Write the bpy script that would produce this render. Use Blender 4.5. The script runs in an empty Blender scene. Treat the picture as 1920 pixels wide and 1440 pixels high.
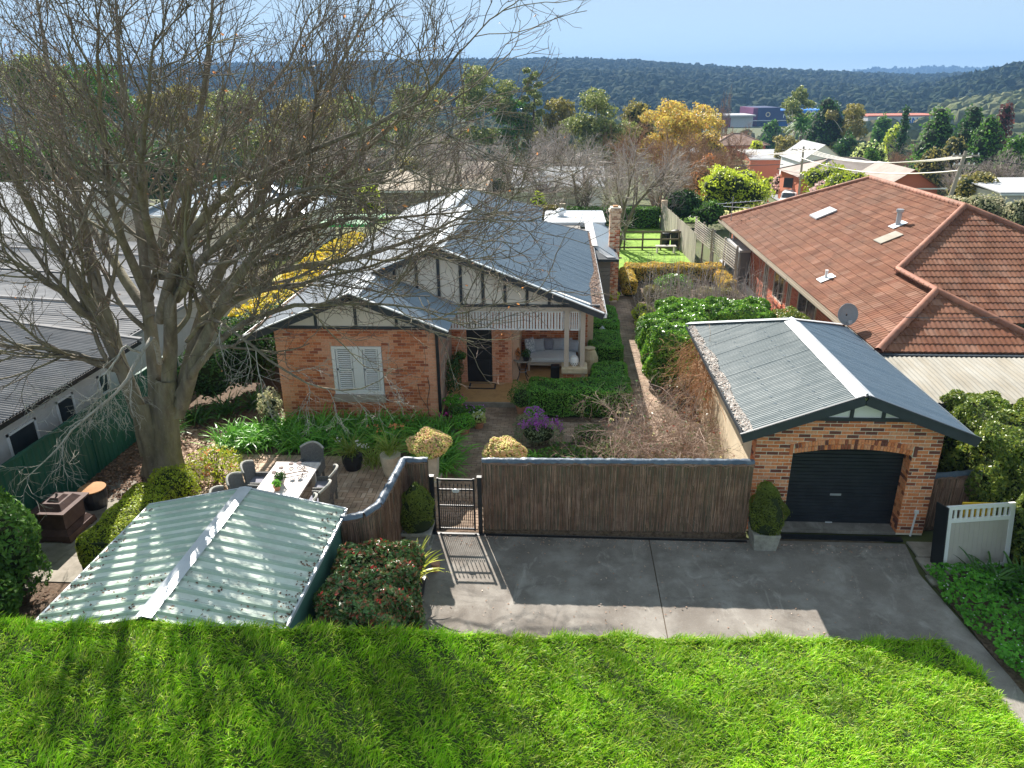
import bpy, math, random
import numpy as np
from mathutils import Vector, Matrix
S = bpy.context.scene
COL = S.collection
R = math.radians
# ------------------------------------------------------------------ camera, sky, sun, exposure
cam_d = bpy.data.cameras.new("camera"); cam = bpy.data.objects.new("camera", cam_d); COL.objects.link(cam)
cam_d.sensor_width = 36.0; cam_d.lens = 36.0 * 1384.0 / 1920.0
cam_d.clip_start = 0.1; cam_d.clip_end = 20000
_X = (0.99791385, 0.01300539, -0.06323612); _Y = (0.0635044, -0.37411515, 0.92520541); _Z = (-0.01162493, -0.92729106, -0.37416059)
cam.matrix_world = Matrix(((_X[0], -_X[1], -_X[2], 0.0), (_Y[0], -_Y[1], -_Y[2], 0.0), (_Z[0], -_Z[1], -_Z[2], 9.4), (0, 0, 0, 1)))
S.camera = cam
SUN_EL = 35.3; SUN_AZ = 19.0          # degrees; azimuth from straight ahead towards the left
W = bpy.data.worlds.new("World"); S.world = W; W.use_nodes = True
_n = W.node_tree.nodes; _l = W.node_tree.links
_n.clear()
_o = _n.new("ShaderNodeOutputWorld"); _b = _n.new("ShaderNodeBackground"); _s = _n.new("ShaderNodeTexSky")
_s.sky_type = 'NISHITA'; _s.sun_disc = False; _s.sun_elevation = R(SUN_EL); _s.sun_rotation = R(-SUN_AZ)
_s.altitude = 9000; _s.air_density = 1.0; _s.dust_density = 0.0; _s.ozone_density = 5.0
_b.inputs[1].default_value = SKY_STRENGTH = 0.15
_t = _n.new("ShaderNodeMix"); _t.data_type = 'RGBA'; _t.blend_type = 'MULTIPLY'; _t.inputs[0].default_value = 1.0; _t.inputs[7].default_value = (1.5, 1.0, .58, 1)
# added pale veil over the sky to fill shade, the same in every direction
_v = _n.new("ShaderNodeMix"); _v.data_type = 'RGBA'; _v.inputs[0].default_value = 0.86; _v.inputs[7].default_value = (.80, 1.0, 1.13, 1)
_l.new(_s.outputs[0], _t.inputs[6]); _l.new(_t.outputs[2], _v.inputs[6]); _l.new(_v.outputs[2], _b.inputs[0]); _l.new(_b.outputs[0], _o.inputs[0])
sun_d = bpy.data.lights.new("sun", 'SUN'); sun = bpy.data.objects.new("sun", sun_d); COL.objects.link(sun)
sun_d.energy = 2.75; sun_d.angle = R(0.55); sun_d.color = (1.0, 0.94, 0.86)
_sd = Vector((-math.sin(R(SUN_AZ)) * math.cos(R(SUN_EL)), math.cos(R(SUN_AZ)) * math.cos(R(SUN_EL)), math.sin(R(SUN_EL))))
sun.rotation_euler = _sd.to_track_quat('Z', 'Y').to_euler()
S.view_settings.view_transform = 'Standard'; S.view_settings.look = 'None'
S.view_settings.exposure = 2.1; S.view_settings.gamma = 1.0; S.view_settings.use_curve_mapping = False
S.render.engine = 'CYCLES'
S.cycles.max_bounces = 7; S.cycles.diffuse_bounces = 4; S.cycles.glossy_bounces = 2; S.cycles.transmission_bounces = 3
S.cycles.transparent_max_bounces = 6; S.cycles.volume_bounces = 0; S.cycles.caustics_reflective = False; S.cycles.caustics_refractive = False
S.cycles.sample_clamp_indirect = 6.0
try:
    S.cycles.use_denoising = True; S.cycles.denoiser = 'OPENIMAGEDENOISE'
except Exception: pass

# ------------------------------------------------------------------ helpers: meshes
def rng(seed): return np.random.default_rng(seed)

def mesh_np(name, V, faces, mats, smooth=False, midx=None):
    """faces: list of (k, array (n,k))."""
    me = bpy.data.meshes.new(name)
    V = np.asarray(V, dtype=np.float32)
    me.vertices.add(len(V)); me.vertices.foreach_set("co", V.ravel())
    loops = np.concatenate([np.asarray(f, dtype=np.int32).ravel() for f in faces])
    tot = np.concatenate([np.full(len(f), np.asarray(f).shape[1], dtype=np.int32) for f in faces])
    st = np.concatenate([[0], np.cumsum(tot)[:-1]]).astype(np.int32)
    me.loops.add(len(loops)); me.loops.foreach_set("vertex_index", loops)
    me.polygons.add(len(tot)); me.polygons.foreach_set("loop_start", st); me.polygons.foreach_set("loop_total", tot)
    if midx is not None: me.polygons.foreach_set("material_index", np.asarray(midx, dtype=np.int32))
    me.polygons.foreach_set("use_smooth", np.full(len(tot), bool(smooth)))
    for m in (mats if isinstance(mats, (list, tuple)) else [mats]): me.materials.append(m)
    me.update(calc_edges=True)
    return me

def link(name, data, parent=None, loc=(0, 0, 0), rot=None, kind=None, label=None):
    o = bpy.data.objects.new(name, data); COL.objects.link(o)
    if parent is not None: o.parent = parent
    o.location = loc
    if rot is not None: o.rotation_euler = rot
    if kind: o["kind"] = kind
    if label: o["label"] = label
    return o

def tag(o, label, cat, group=None, kind=None):
    o["label"] = label; o["category"] = cat
    if group: o["group"] = group
    if kind: o["kind"] = kind
    return o

def thing(name, label, cat, loc=(0, 0, 0), rz=0.0, group=None):
    o = bpy.data.objects.new(name, None); COL.objects.link(o)
    o.location = loc; o.rotation_euler = (0, 0, rz); o.empty_display_size = 0.2
    return tag(o, label, cat, group)

class MB:
    """collects boxes, prisms, tubes; build() links them as one mesh object"""
    def __init__(s): s.v = []; s.f = []; s.m = []; s.cm = 0
    def mat(s, i): s.cm = i; return s
    def _add(s, vs, fs):
        b = len(s.v); s.v.extend([tuple(map(float, p)) for p in vs])
        for f in fs: s.f.append(tuple(b + i for i in f)); s.m.append(s.cm)
        return s
    def box(s, x0, x1, y0, y1, z0, z1):
        return s._add([(x0, y0, z0), (x1, y0, z0), (x1, y1, z0), (x0, y1, z0), (x0, y0, z1), (x1, y0, z1), (x1, y1, z1), (x0, y1, z1)],
                      [(0, 3, 2, 1), (4, 5, 6, 7), (0, 1, 5, 4), (1, 2, 6, 5), (2, 3, 7, 6), (3, 0, 4, 7)])
    def beam(s, a, b, w, h, up=(0, 0, 1)):
        a = np.array(a, float); b = np.array(b, float); t = b - a; t /= np.linalg.norm(t)
        u = np.array(up, float); x = np.cross(t, u)
        if np.linalg.norm(x) < 1e-4: x = np.cross(t, np.array((1.0, 0, 0)))
        x /= np.linalg.norm(x); u = np.cross(x, t)
        vs = []
        for p in (a, b):
            for i, j in ((-1, -1), (1, -1), (1, 1), (-1, 1)): vs.append(p + x * i * w / 2 + u * j * h / 2)
        return s._add(vs, [(0, 1, 2, 3), (7, 6, 5, 4), (0, 4, 5, 1), (1, 5, 6, 2), (2, 6, 7, 3), (3, 7, 4, 0)])
    def poly(s, pts, ext):
        """flat polygon pts extruded by vector ext"""
        n = len(pts); e = np.array(ext, float); vs = [np.array(p, float) for p in pts]; vs = vs + [p + e for p in vs]
        return s._add(vs, [tuple(range(n))[::-1], tuple(range(n, 2 * n))] + [(i, (i + 1) % n, n + (i + 1) % n, n + i) for i in range(n)])
    def quad(s, a, b, c, d): return s._add([a, b, c, d], [(0, 1, 2, 3)])
    def lathe(s, prof, n=16, c=(0, 0, 0), cap=True):
        vs = []; fs = []
        for (r, z) in prof:
            for k in range(n): a = 2 * math.pi * k / n; vs.append((c[0] + r * math.cos(a), c[1] + r * math.sin(a), c[2] + z))
        for i in range(len(prof) - 1):
            for k in range(n): k2 = (k + 1) % n; fs.append((i * n + k, i * n + k2, (i + 1) * n + k2, (i + 1) * n + k))
        if cap:
            fs.append(tuple(range(n))[::-1]); fs.append(tuple((len(prof) - 1) * n + k for k in range(n)))
        return s._add(vs, fs)
    def tube(s, pts, rad, n=6):
        P = np.array(pts, float)[None]; rr = np.full((1, len(pts)), rad) if np.isscalar(rad) else np.array(rad, float)[None]
        V, F = tubes(P, rr, n, caps=False)
        return s._add(V, F)
    def build(s, name, mats, parent=None, org=(0, 0, 0), smooth=False, kind=None, label=None, bevel=0.0):
        me = bpy.data.meshes.new(name)
        me.from_pydata([(p[0] - org[0], p[1] - org[1], p[2] - org[2]) for p in s.v], [], s.f)
        for m in (mats if isinstance(mats, (list, tuple)) else [mats]): me.materials.append(m)
        me.polygons.foreach_set("material_index", s.m)
        if smooth: me.polygons.foreach_set("use_smooth", [True] * len(s.f))
        me.update()
        o = link(name, me, parent, kind=kind, label=label)
        if parent is None: o.location = org
        if bevel:
            b = o.modifiers.new("bevel", 'BEVEL'); b.width = bevel; b.segments = 2; b.limit_method = 'ANGLE'
        return o

def tubes(P, RR, sides=4, caps=False):
    N, K, _ = P.shape
    T = np.empty_like(P); T[:, 1:-1] = P[:, 2:] - P[:, :-2]; T[:, 0] = P[:, 1] - P[:, 0]; T[:, -1] = P[:, -1] - P[:, -2]
    T /= np.linalg.norm(T, axis=2, keepdims=True) + 1e-9
    m = np.abs((P[:, -1] - P[:, 0]) / (np.linalg.norm(P[:, -1] - P[:, 0], axis=1, keepdims=True) + 1e-9))
    ref = np.eye(3)[np.argmin(m, axis=1)][:, None, :]
    A = np.cross(T, np.broadcast_to(ref, T.shape)); A /= np.linalg.norm(A, axis=2, keepdims=True) + 1e-9
    B = np.cross(T, A)
    a = np.arange(sides) * 2 * np.pi / sides
    V = P[:, :, None, :] + RR[:, :, None, None] * (A[:, :, None, :] * np.cos(a)[None, None, :, None] + B[:, :, None, :] * np.sin(a)[None, None, :, None])
    idx = np.arange(N * K * sides).reshape(N, K, sides); nx = np.roll(idx, -1, axis=2)
    F = np.stack([idx[:, :-1], nx[:, :-1], nx[:, 1:], idx[:, 1:]], axis=-1).reshape(-1, 4)
    return V.reshape(-1, 3), F

def norm(a): return a / (np.linalg.norm(a, axis=-1, keepdims=True) + 1e-9)

def grow(base, d, L, r0, r1, K, wig, up, g, pw=1.0):
    N = len(base); P = np.empty((N, K, 3)); P[:, 0] = base; d = norm(np.asarray(d, float).copy())
    L = np.broadcast_to(L, (N,)).astype(float)
    for k in range(1, K):
        d = norm(d + wig * g.normal(size=(N, 3)) + np.array([0, 0, up]))
        P[:, k] = P[:, k - 1] + d * (L / (K - 1))[:, None]
    t = np.linspace(0, 1, K) ** pw
    RR = np.asarray(r0).reshape(-1, 1) * (1 - t) + np.asarray(r1).reshape(-1, 1) * t
    return P, np.broadcast_to(RR, (N, K)).copy()

def sample(P, RR, i, t):
    K = P.shape[1]; x = t * (K - 1); k = np.minimum(x.astype(int), K - 2); f = (x - k)[:, None]
    p = P[i, k] * (1 - f) + P[i, k + 1] * f
    return p, norm(P[i, k + 1] - P[i, k]), RR[i, k] * (1 - f[:, 0]) + RR[i, k + 1] * f[:, 0]

def kids(P, RR, n, tmin, tmax, ang, L, ratio, K, wig, up, g, rmin=0.002, taper=0.35, out=0.0, ctr=None, lshr=0.4):
    N = len(P); i = np.repeat(np.arange(N), n)
    t = np.tile((np.arange(n) + 0.5) / n, N) + g.uniform(-.5, .5, N * n) / n
    t = tmin + (tmax - tmin) * np.clip(t, 0, 1)
    p, tg, r = sample(P, RR, i, t)
    pr = g.normal(size=(N * n, 3)); pr = norm(pr - (pr * tg).sum(1, keepdims=True) * tg)
    if out and ctr is not None:
        o = p - ctr; o[:, 2] *= .3; pr = norm(pr + out * norm(o)); pr = norm(pr - (pr * tg).sum(1, keepdims=True) * tg)
    a = g.normal(ang, ang * .25, N * n)[:, None]
    d = tg * np.cos(a) + pr * np.sin(a)
    ll = L * g.uniform(.6, 1.25, N * n) * (1 - lshr * t)
    rr = np.maximum(r * ratio, rmin)
    return grow(p, d, ll, rr, np.maximum(rr * taper, rmin * .6), K, wig, up, g)

def leaf_cards(P, Nrm, L, Wd, g, tilt=0.5, down=0.0):
    """rhombus leaves at P, lying roughly across Nrm"""
    n = len(P); Nrm = norm(Nrm + tilt * g.normal(size=(n, 3)))
    d = g.normal(size=(n, 3)); d[:, 2] -= down; d = norm(d - (d * Nrm).sum(1, keepdims=True) * Nrm)
    s = np.cross(Nrm, d); L = np.broadcast_to(L, (n,)) * g.uniform(.7, 1.3, n); L = L[:, None]; w = L * Wd
    V = np.stack([P - d * L * .5, P + s * w * .5 - d * L * .05 + Nrm * w * .15, P + d * L * .5, P - s * w * .5 - d * L * .05 + Nrm * w * .15], axis=1)
    F = np.arange(n * 4).reshape(n, 4)
    return V.reshape(-1, 3), F

def straps(B, D, L, Wd, g, droop=1.0, K=5):
    """arching ribbons from B towards D (horizontal+vertical), bending down"""
    n = len(B); D = norm(D); L = np.broadcast_to(L, (n,)) * g.uniform(.7, 1.2, n)
    P = np.empty((n, K, 3)); P[:, 0] = B; d = D.copy()
    for k in range(1, K):
        P[:, k] = P[:, k - 1] + d * (L / (K - 1))[:, None]
        d = norm(d + np.array([0, 0, -droop / (K - 1)]) * g.uniform(.6, 1.5, (n, 1)))
    s = np.cross(D, np.array([0, 0, 1.0])); s = norm(s + .25 * g.normal(size=(n, 3)))
    w = np.sin(np.linspace(.35, math.pi - .05, K)) ** .7 * Wd
    A = P + s[:, None, :] * w[None, :, None] * .5; Bv = P - s[:, None, :] * w[None, :, None] * .5
    V = np.stack([A, Bv], axis=2).reshape(-1, 3)
    i = np.arange(n * K * 2).reshape(n, K, 2)
    F = np.stack([i[:, :-1, 0], i[:, :-1, 1], i[:, 1:, 1], i[:, 1:, 0]], axis=-1).reshape(-1, 4)
    return V, F

def join(parts):
    V = []; F4 = []; b = 0
    for v, f in parts: V.append(v); F4.append(np.asarray(f) + b); b += len(v)
    return np.concatenate(V), np.concatenate(F4)

def obj_np(name, V, F, mat, parent=None, org=(0, 0, 0), smooth=False, kind=None, label=None):
    me = mesh_np(name, np.asarray(V) - np.array(org), [F], mat, smooth)
    o = link(name, me, parent, kind=kind, label=label)
    if parent is None: o.location = org
    return o

def dup(o, loc=None, rz=None, sc=None, label=None, parent=None):
    c = o.copy(); COL.objects.link(c)
    if parent is not None: c.parent = parent
    if loc is not None: c.location = loc
    if rz is not None: c.rotation_euler = (0, 0, rz)
    if sc is not None: c.scale = sc
    if label: c["label"] = label
    for ch in list(o.children): dup(ch, parent=c)
    return c

# ------------------------------------------------------------------ helpers: materials
def mat(name, cols, src='noise', scale=4.0, rough=.8, bump=0.0, bscale=None, metal=0.0, spec=.3, stretch=(1, 1, 1), trans=0.0,
        dirt=None, dscale=.6, damt=.5, pos=None, detail=4.0, vary=.25, gen=False):
    cols = [tuple(min(.84, c * 1.28) for c in q) for q in cols]
    if dirt is not None: dirt = tuple(c * 1.28 for c in dirt)
    m = bpy.data.materials.new(name); m.use_nodes = True; nt = m.node_tree; N = nt.nodes; Lk = nt.links
    p = N["Principled BSDF"]; out = N["Material Output"]
    p.inputs["Roughness"].default_value = rough; p.inputs["Metallic"].default_value = metal
    p.inputs["Specular IOR Level"].default_value = spec
    geo = N.new("ShaderNodeNewGeometry"); vec = geo.outputs["Position"]
    if gen:
        tc = N.new("ShaderNodeTexCoord"); vec = tc.outputs["Object"]
    mp = N.new("ShaderNodeMapping"); mp.inputs["Scale"].default_value = stretch; Lk.new(vec, mp.inputs[0])
    nz = N.new("ShaderNodeTexNoise"); nz.inputs["Scale"].default_value = scale; nz.inputs["Detail"].default_value = detail
    nz.inputs["Roughness"].default_value = .6
    Lk.new(mp.outputs[0], nz.inputs["Vector"])
    rp = N.new("ShaderNodeValToRGB"); el = rp.color_ramp.elements
    k = len(cols)
    if src == 'noise': ps = [.3 + .4 * i / max(1, k - 1) for i in range(k)]
    else: ps = [i / max(1, k - (0 if src.endswith('const') else 1)) for i in range(k)]
    if pos: ps = pos
    while len(el) < k: el.new(.5)
    for i in range(k): el[i].position = ps[i]; el[i].color = (*cols[i], 1)
    if k == 1: el[-1].color = (*cols[0], 1)
    if src.endswith('const'): rp.color_ramp.interpolation = 'CONSTANT'
    if src == 'noise': Lk.new(nz.outputs["Fac"], rp.inputs[0]); col = rp.outputs[0]
    else:
        oi = N.new("ShaderNodeObjectInfo"); ad = N.new("ShaderNodeMath"); ad.operation = 'ADD'
        Lk.new(geo.outputs["Random Per Island"], ad.inputs[0])
        if src.startswith('isl'): Lk.new(oi.outputs["Random"], ad.inputs[1])
        fr = N.new("ShaderNodeMath"); fr.operation = 'FRACT'; Lk.new(ad.outputs[0], fr.inputs[0]); Lk.new(fr.outputs[0], rp.inputs[0])
        mx = N.new("ShaderNodeMix"); mx.data_type = 'RGBA'; mx.blend_type = 'MULTIPLY'; mx.inputs[0].default_value = 1.0
        vr = N.new("ShaderNodeMapRange"); vr.inputs[1].default_value = .3; vr.inputs[2].default_value = .7
        vr.inputs[3].default_value = 1 - vary; vr.inputs[4].default_value = 1 + vary
        Lk.new(nz.outputs["Fac"], vr.inputs[0]); Lk.new(rp.outputs[0], mx.inputs[6]); Lk.new(vr.outputs[0], mx.inputs[7]); col = mx.outputs[2]
    if dirt is not None:
        n2 = N.new("ShaderNodeTexNoise"); n2.inputs["Scale"].default_value = dscale; n2.inputs["Detail"].default_value = 6; n2.inputs["Roughness"].default_value = .65
        Lk.new(mp.outputs[0] if stretch != (1, 1, 1) else vec, n2.inputs["Vector"])
        mr = N.new("ShaderNodeMapRange"); mr.inputs[1].default_value = .45; mr.inputs[2].default_value = .72; mr.inputs[3].default_value = 0; mr.inputs[4].default_value = damt
        Lk.new(n2.outputs["Fac"], mr.inputs[0])
        m2 = N.new("ShaderNodeMix"); m2.data_type = 'RGBA'; Lk.new(mr.outputs[0], m2.inputs[0]); Lk.new(col, m2.inputs[6]); m2.inputs[7].default_value = (*dirt, 1); col = m2.outputs[2]
    Lk.new(col, p.inputs["Base Color"])
    if bump:
        bn = N.new("ShaderNodeBump"); bn.inputs["Strength"].default_value = min(1.0, bump); bn.inputs["Distance"].default_value = .02
        if bscale:
            n3 = N.new("ShaderNodeTexNoise"); n3.inputs["Scale"].default_value = bscale; n3.inputs["Detail"].default_value = 5; Lk.new(mp.outputs[0], n3.inputs["Vector"])
            Lk.new(n3.outputs["Fac"], bn.inputs["Height"])
        else: Lk.new(nz.outputs["Fac"], bn.inputs["Height"])
        Lk.new(bn.outputs[0], p.inputs["Normal"])
    if trans:
        tr = N.new("ShaderNodeBsdfTranslucent"); Lk.new(col, tr.inputs[0]); ms = N.new("ShaderNodeMixShader"); ms.inputs[0].default_value = trans
        Lk.new(p.outputs[0], ms.inputs[1]); Lk.new(tr.outputs[0], ms.inputs[2]); Lk.new(ms.outputs[0], out.inputs[0])
    return m

def leafm(name, cols, trans=.4, rough=.5, spec=.35, vary=.3, scale=1.2, k=1.4): return mat(name, [(c[0] * k * 1.05, c[1] * k, c[2] * k * .9) for c in cols], 'island', scale=scale, rough=rough, spec=spec, trans=trans, vary=vary)
# ------------------------------------------------------------------ materials
M = {}
M['soil'] = mat("soil", [(.05, .032, .022), (.11, .075, .05), (.17, .12, .085)], scale=14, rough=.95, bump=.8, bscale=60)
M['mulch'] = mat("mulch", [(.09, .05, .03), (.16, .09, .055), (.23, .15, .1)], 'isl', rough=.95)
M['terrain'] = mat("terrain", [(.045, .06, .02), (.085, .09, .035), (.07, .085, .028), (.13, .11, .065)], scale=.06, rough=.95, detail=8)
M['lawnbase'] = mat("lawn soil", [(.03, .05, .012), (.05, .07, .02)], scale=8, rough=.95)
M['grass'] = leafm("grass blade", [(.08, .19, .004), (.14, .29, .006), (.19, .36, .010), (.13, .29, .006), (.27, .42, .02), (.38, .40, .10)], trans=.45, rough=.45, spec=.35, vary=.4, scale=.9)
M['backlawn'] = mat("back lawn turf", [(.13, .24, .025), (.22, .34, .04)], scale=3, rough=.9, bump=.5, bscale=80)
M['concrete'] = mat("driveway concrete", [(.125, .108, .092), (.165, .146, .127), (.21, .19, .168)], scale=.8, rough=.9, spec=.15, bump=.15, bscale=90, dirt=(.30, .28, .25), dscale=1.3, damt=.75, detail=8)
M['slab'] = mat("old paving slab", [(.19, .17, .14), (.27, .24, .2), (.33, .3, .25)], scale=2.5, rough=.9, dirt=(.09, .085, .06), dscale=1.5, damt=.7, bump=.2, bscale=60)
M['paver'] = mat("clay paver", [(.36, .25, .17), (.46, .335, .24), (.40, .275, .195), (.52, .40, .30), (.32, .22, .15)], 'isl', rough=.85, scale=1.1, vary=.35, dirt=(.1, .075, .05), dscale=.7, damt=.45)
M['paverdark'] = mat("path paver", [(.22, .15, .105), (.3, .21, .15), (.255, .185, .13), (.35, .255, .19)], 'isl', rough=.85, scale=1.1, vary=.35, dirt=(.07, .06, .04), dscale=.7, damt=.55)
M['joint'] = mat("paving joint", [(.06, .045, .03), (.12, .09, .06)], scale=9, rough=.95)
M['brick_mix'] = mat("mixed brick", [(.58, .205, .085), (.62, .25, .12), (.50, .165, .07), (.26, .085, .05), (.60, .225, .105), (.15, .06, .045), (.6, .27, .15)], 'islconst', scale=20, vary=.2, spec=.08, rough=.85, bump=.2, bscale=120)
M['brick_cott'] = mat("old mixed brick", [(.46, .155, .07), (.55, .235, .125), (.38, .125, .06), (.52, .205, .105), (.29, .095, .055), (.56, .26, .15), (.42, .145, .07)], 'islconst', spec=.08, scale=20, vary=.22, rough=.9, bump=.2, bscale=120)
M['brick_pink'] = mat("pink brick", [(.57, .285, .18), (.6, .31, .2), (.52, .245, .15), (.58, .295, .19)], 'isl', spec=.08, scale=20, vary=.15, rough=.9)
M['brick_red'] = mat("red brick", [(.38, .115, .065), (.45, .15, .085), (.33, .09, .055)], 'isl', scale=20, vary=.2, rough=.9)
M['brick_pale'] = mat("pale brick", [(.50, .33, .21), (.57, .40, .27), (.33, .18, .11), (.6, .44, .31)], 'islconst', scale=20, vary=.2, rough=.9)
M['mortar'] = mat("mortar", [(.6, .51, .41), (.66, .57, .47)], scale=10, rough=.95)
M['mortar_pink'] = mat("pinkish mortar", [(.5, .34, .24), (.56, .4, .3)], scale=10, rough=.95)
M['render'] = mat("cream render", [(.52, .43, .29), (.6, .5, .35), (.64, .55, .4)], scale=1.2, rough=.9, dirt=(.36, .29, .2), dscale=1.5, damt=.4, bump=.15, bscale=50)
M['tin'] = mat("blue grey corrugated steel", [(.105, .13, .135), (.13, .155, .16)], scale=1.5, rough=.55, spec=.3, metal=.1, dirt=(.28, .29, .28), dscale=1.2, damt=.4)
M['tin_sunside'] = mat('sun side roof steel', [(.21, .235, .265), (.25, .275, .305)], scale=1.2, rough=.6, spec=.3, metal=.15, dirt=(.3, .31, .32), dscale=.9, damt=.4)  # copy for sunward slopes, its paler colour standing in for glare
M['tin_dark'] = mat("slate blue corrugated steel", [(.17, .215, .26), (.205, .25, .295)], scale=1.5, rough=.42, spec=.45, metal=.2)  # same steel toned for slopes turned from the sun; other roofs share it
M['tin_old'] = mat("weathered galvanised iron", [(.15, .15, .155), (.2, .2, .205), (.24, .24, .245)], scale=1.6, rough=.85, spec=.12, metal=0, dirt=(.2, .18, .17), dscale=.8, damt=.5)
M['zinc'] = mat("pale metal flashing", [(.5, .52, .54), (.62, .64, .66)], scale=2, rough=.35, spec=.5, metal=.3)
M['tin_white'] = mat("white steel sheet", [(.36, .36, .37), (.42, .42, .42)], scale=.7, rough=.9, spec=.05)
M['tin_cream'] = mat("cream steel sheet", [(.3, .255, .2), (.35, .3, .24)], scale=.7, rough=.9, spec=.05)
M['poly'] = mat("dirty translucent sheet", [(.22, .2, .165), (.28, .262, .225), (.32, .305, .27)], scale=2.5, rough=.9, spec=.05, stretch=(1, .25, 1), dirt=(.3, .26, .2), dscale=3.5, damt=.65)
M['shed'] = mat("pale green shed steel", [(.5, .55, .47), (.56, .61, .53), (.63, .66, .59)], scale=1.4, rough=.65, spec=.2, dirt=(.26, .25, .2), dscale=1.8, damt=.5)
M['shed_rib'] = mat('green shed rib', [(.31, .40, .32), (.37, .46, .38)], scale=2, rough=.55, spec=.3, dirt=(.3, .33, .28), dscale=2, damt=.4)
M['shed_wall'] = mat("green shed wall", [(.07, .17, .13), (.1, .22, .17)], scale=1.5, rough=.5)
M['black'] = mat("black paint", [(.012, .013, .015), (.02, .021, .024)], scale=5, rough=.45, spec=.4)
M['charcoal'] = mat("charcoal blue paint", [(.025, .032, .04), (.035, .043, .052)], scale=4, rough=.5, spec=.4)
M['rollerdoor'] = mat("black roller door steel", [(.013, .015, .019), (.018, .021, .026)], scale=3, rough=.38, spec=.5, dirt=(.06, .065, .075), dscale=2.5, damt=.25)
M['white'] = mat("white paint", [(.74, .75, .77), (.8, .81, .82)], scale=3, rough=.5)
M['shutter'] = mat("pale blue white shutter", [(.64, .66, .7), (.66, .68, .72)], scale=3, rough=.5)
M['glass'] = mat("window glass", [(.03, .035, .04), (.05, .055, .06)], scale=1, rough=.06, spec=.8)
M['panel'] = mat("fibro panel", [(.6, .55, .49), (.65, .6, .54)], scale=2, rough=.85)
M['panel_white'] = mat("white gable panel", [(.72, .68, .62), (.76, .73, .67)], scale=2, rough=.8)
M['beige'] = mat("beige trim paint", [(.42, .36, .30), (.47, .41, .35)], scale=2, rough=.65)
M['taupe'] = mat("taupe panel", [(.38, .345, .315), (.43, .395, .36)], scale=2, rough=.7)
M['stone'] = mat("sandstone", [(.42, .32, .2), (.55, .44, .29), (.62, .52, .37)], scale=6, rough=.9, bump=.5, bscale=18, dirt=(.2, .17, .12), dscale=3, damt=.4)
M['greystone'] = mat("grey weathered stone", [(.2, .19, .17), (.3, .28, .25), (.36, .34, .3)], scale=7, rough=.92, bump=.6, bscale=24, dirt=(.1, .1, .07), dscale=3, damt=.6)
M['sill'] = mat("stone sill", [(.3, .25, .21), (.36, .3, .26)], scale=6, rough=.9)
M['tilefloor'] = mat("ochre verandah paint", [(.38, .215, .085), (.45, .26, .11), (.36, .2, .08)], scale=3, rough=.55, dirt=(.25, .15, .07), dscale=1.5, damt=.4)
M['brush'] = mat("brushwood", [(.18, .10, .068), (.24, .14, .098), (.29, .18, .13), (.38, .255, .195), (.2, .11, .07)], 'isl', rough=.9, scale=3, vary=.3)
M['tar'] = mat("crinkled blue grey capping", [(.05, .075, .11), (.08, .105, .14), (.13, .155, .18)], scale=5, rough=.45, spec=.4, bump=.6, bscale=12)
M['tile'] = mat("terracotta roof tile", [(.14, .056, .032), (.172, .074, .043), (.2, .092, .056), (.155, .063, .038), (.215, .112, .075)], 'isl', rough=.85, spec=.15, scale=1.4, vary=.28, dirt=(.13, .085, .06), dscale=.55, damt=.4)
M['ridge_tile'] = mat("ridge tile", [(.21, .09, .06), (.28, .125, .08), (.24, .10, .065)], 'isl', rough=.75, scale=2, vary=.3, dirt=(.13, .085, .06), dscale=1.2, damt=.5)
M['greytile'] = mat("grey brown roof tile", [(.2, .165, .14), (.26, .21, .18), (.3, .25, .22)], scale=.8, rough=.8)
M['browntile'] = mat("brown roof tile", [(.2, .12, .085), (.27, .165, .12)], scale=.8, rough=.8)
M['timber_grey'] = mat("silvered timber", [(.23, .2, .165), (.32, .28, .235), (.38, .34, .29)], 'isl', rough=.9, scale=4, stretch=(1, 1, .2), vary=.25)
M['timber_dark'] = mat("dark weathered timber", [(.10, .08, .055), (.15, .12, .085)], scale=5, rough=.9)
M['tabletop'] = mat("bleached table timber", [(.50, .45, .42), (.58, .53, .5), (.64, .59, .56)], 'isl', rough=.75, scale=6, stretch=(3, .4, 1), vary=.15, dirt=(.36, .3, .27), dscale=4, damt=.4)
M['wicker'] = mat("grey wicker", [(.085, .085, .082), (.14, .14, .135), (.2, .2, .19)], scale=55, rough=.8, bump=.9, bscale=70, gen=True)
M['wickerpale'] = mat("pale wicker rim", [(.3, .3, .27), (.42, .41, .37)], scale=60, rough=.8, bump=.6, gen=True)
M['iron'] = mat("rusted iron", [(.045, .022, .018), (.07, .035, .028), (.09, .05, .04)], scale=6, rough=.7, spec=.4, bump=.2)
M['rust'] = mat("rust orange plate", [(.30, .15, .06), (.38, .2, .09)], scale=6, rough=.8)
M['terracotta'] = mat("terracotta pot", [(.34, .15, .08), (.42, .2, .115), (.38, .17, .1)], scale=6, rough=.8, dirt=(.4, .32, .26), dscale=5, damt=.4)
M['concpot'] = mat("cream concrete urn", [(.46, .41, .33), (.55, .5, .41)], scale=5, rough=.9, dirt=(.25, .22, .16), dscale=4, damt=.5)
M['greenfence'] = mat("dark green steel fence", [(.012, .07, .045), (.02, .095, .062)], scale=2, rough=.45, spec=.4)
M['wallgrey'] = mat("pale grey wall", [(.46, .44, .43), (.52, .5, .49)], scale=1.5, rough=.9, dirt=(.3, .28, .26), dscale=2, damt=.3)
M['weatherboard'] = mat("taupe weatherboard", [(.15, .135, .12), (.19, .17, .15)], scale=2, rough=.8)
M['bark'] = mat("grey bark", [(.085, .072, .055), (.15, .13, .10), (.23, .205, .165)], scale=4, rough=.95, bump=1.0, bscale=26, stretch=(1, 1, .3), dirt=(.24, .225, .10), dscale=1.1, damt=.6)
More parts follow.
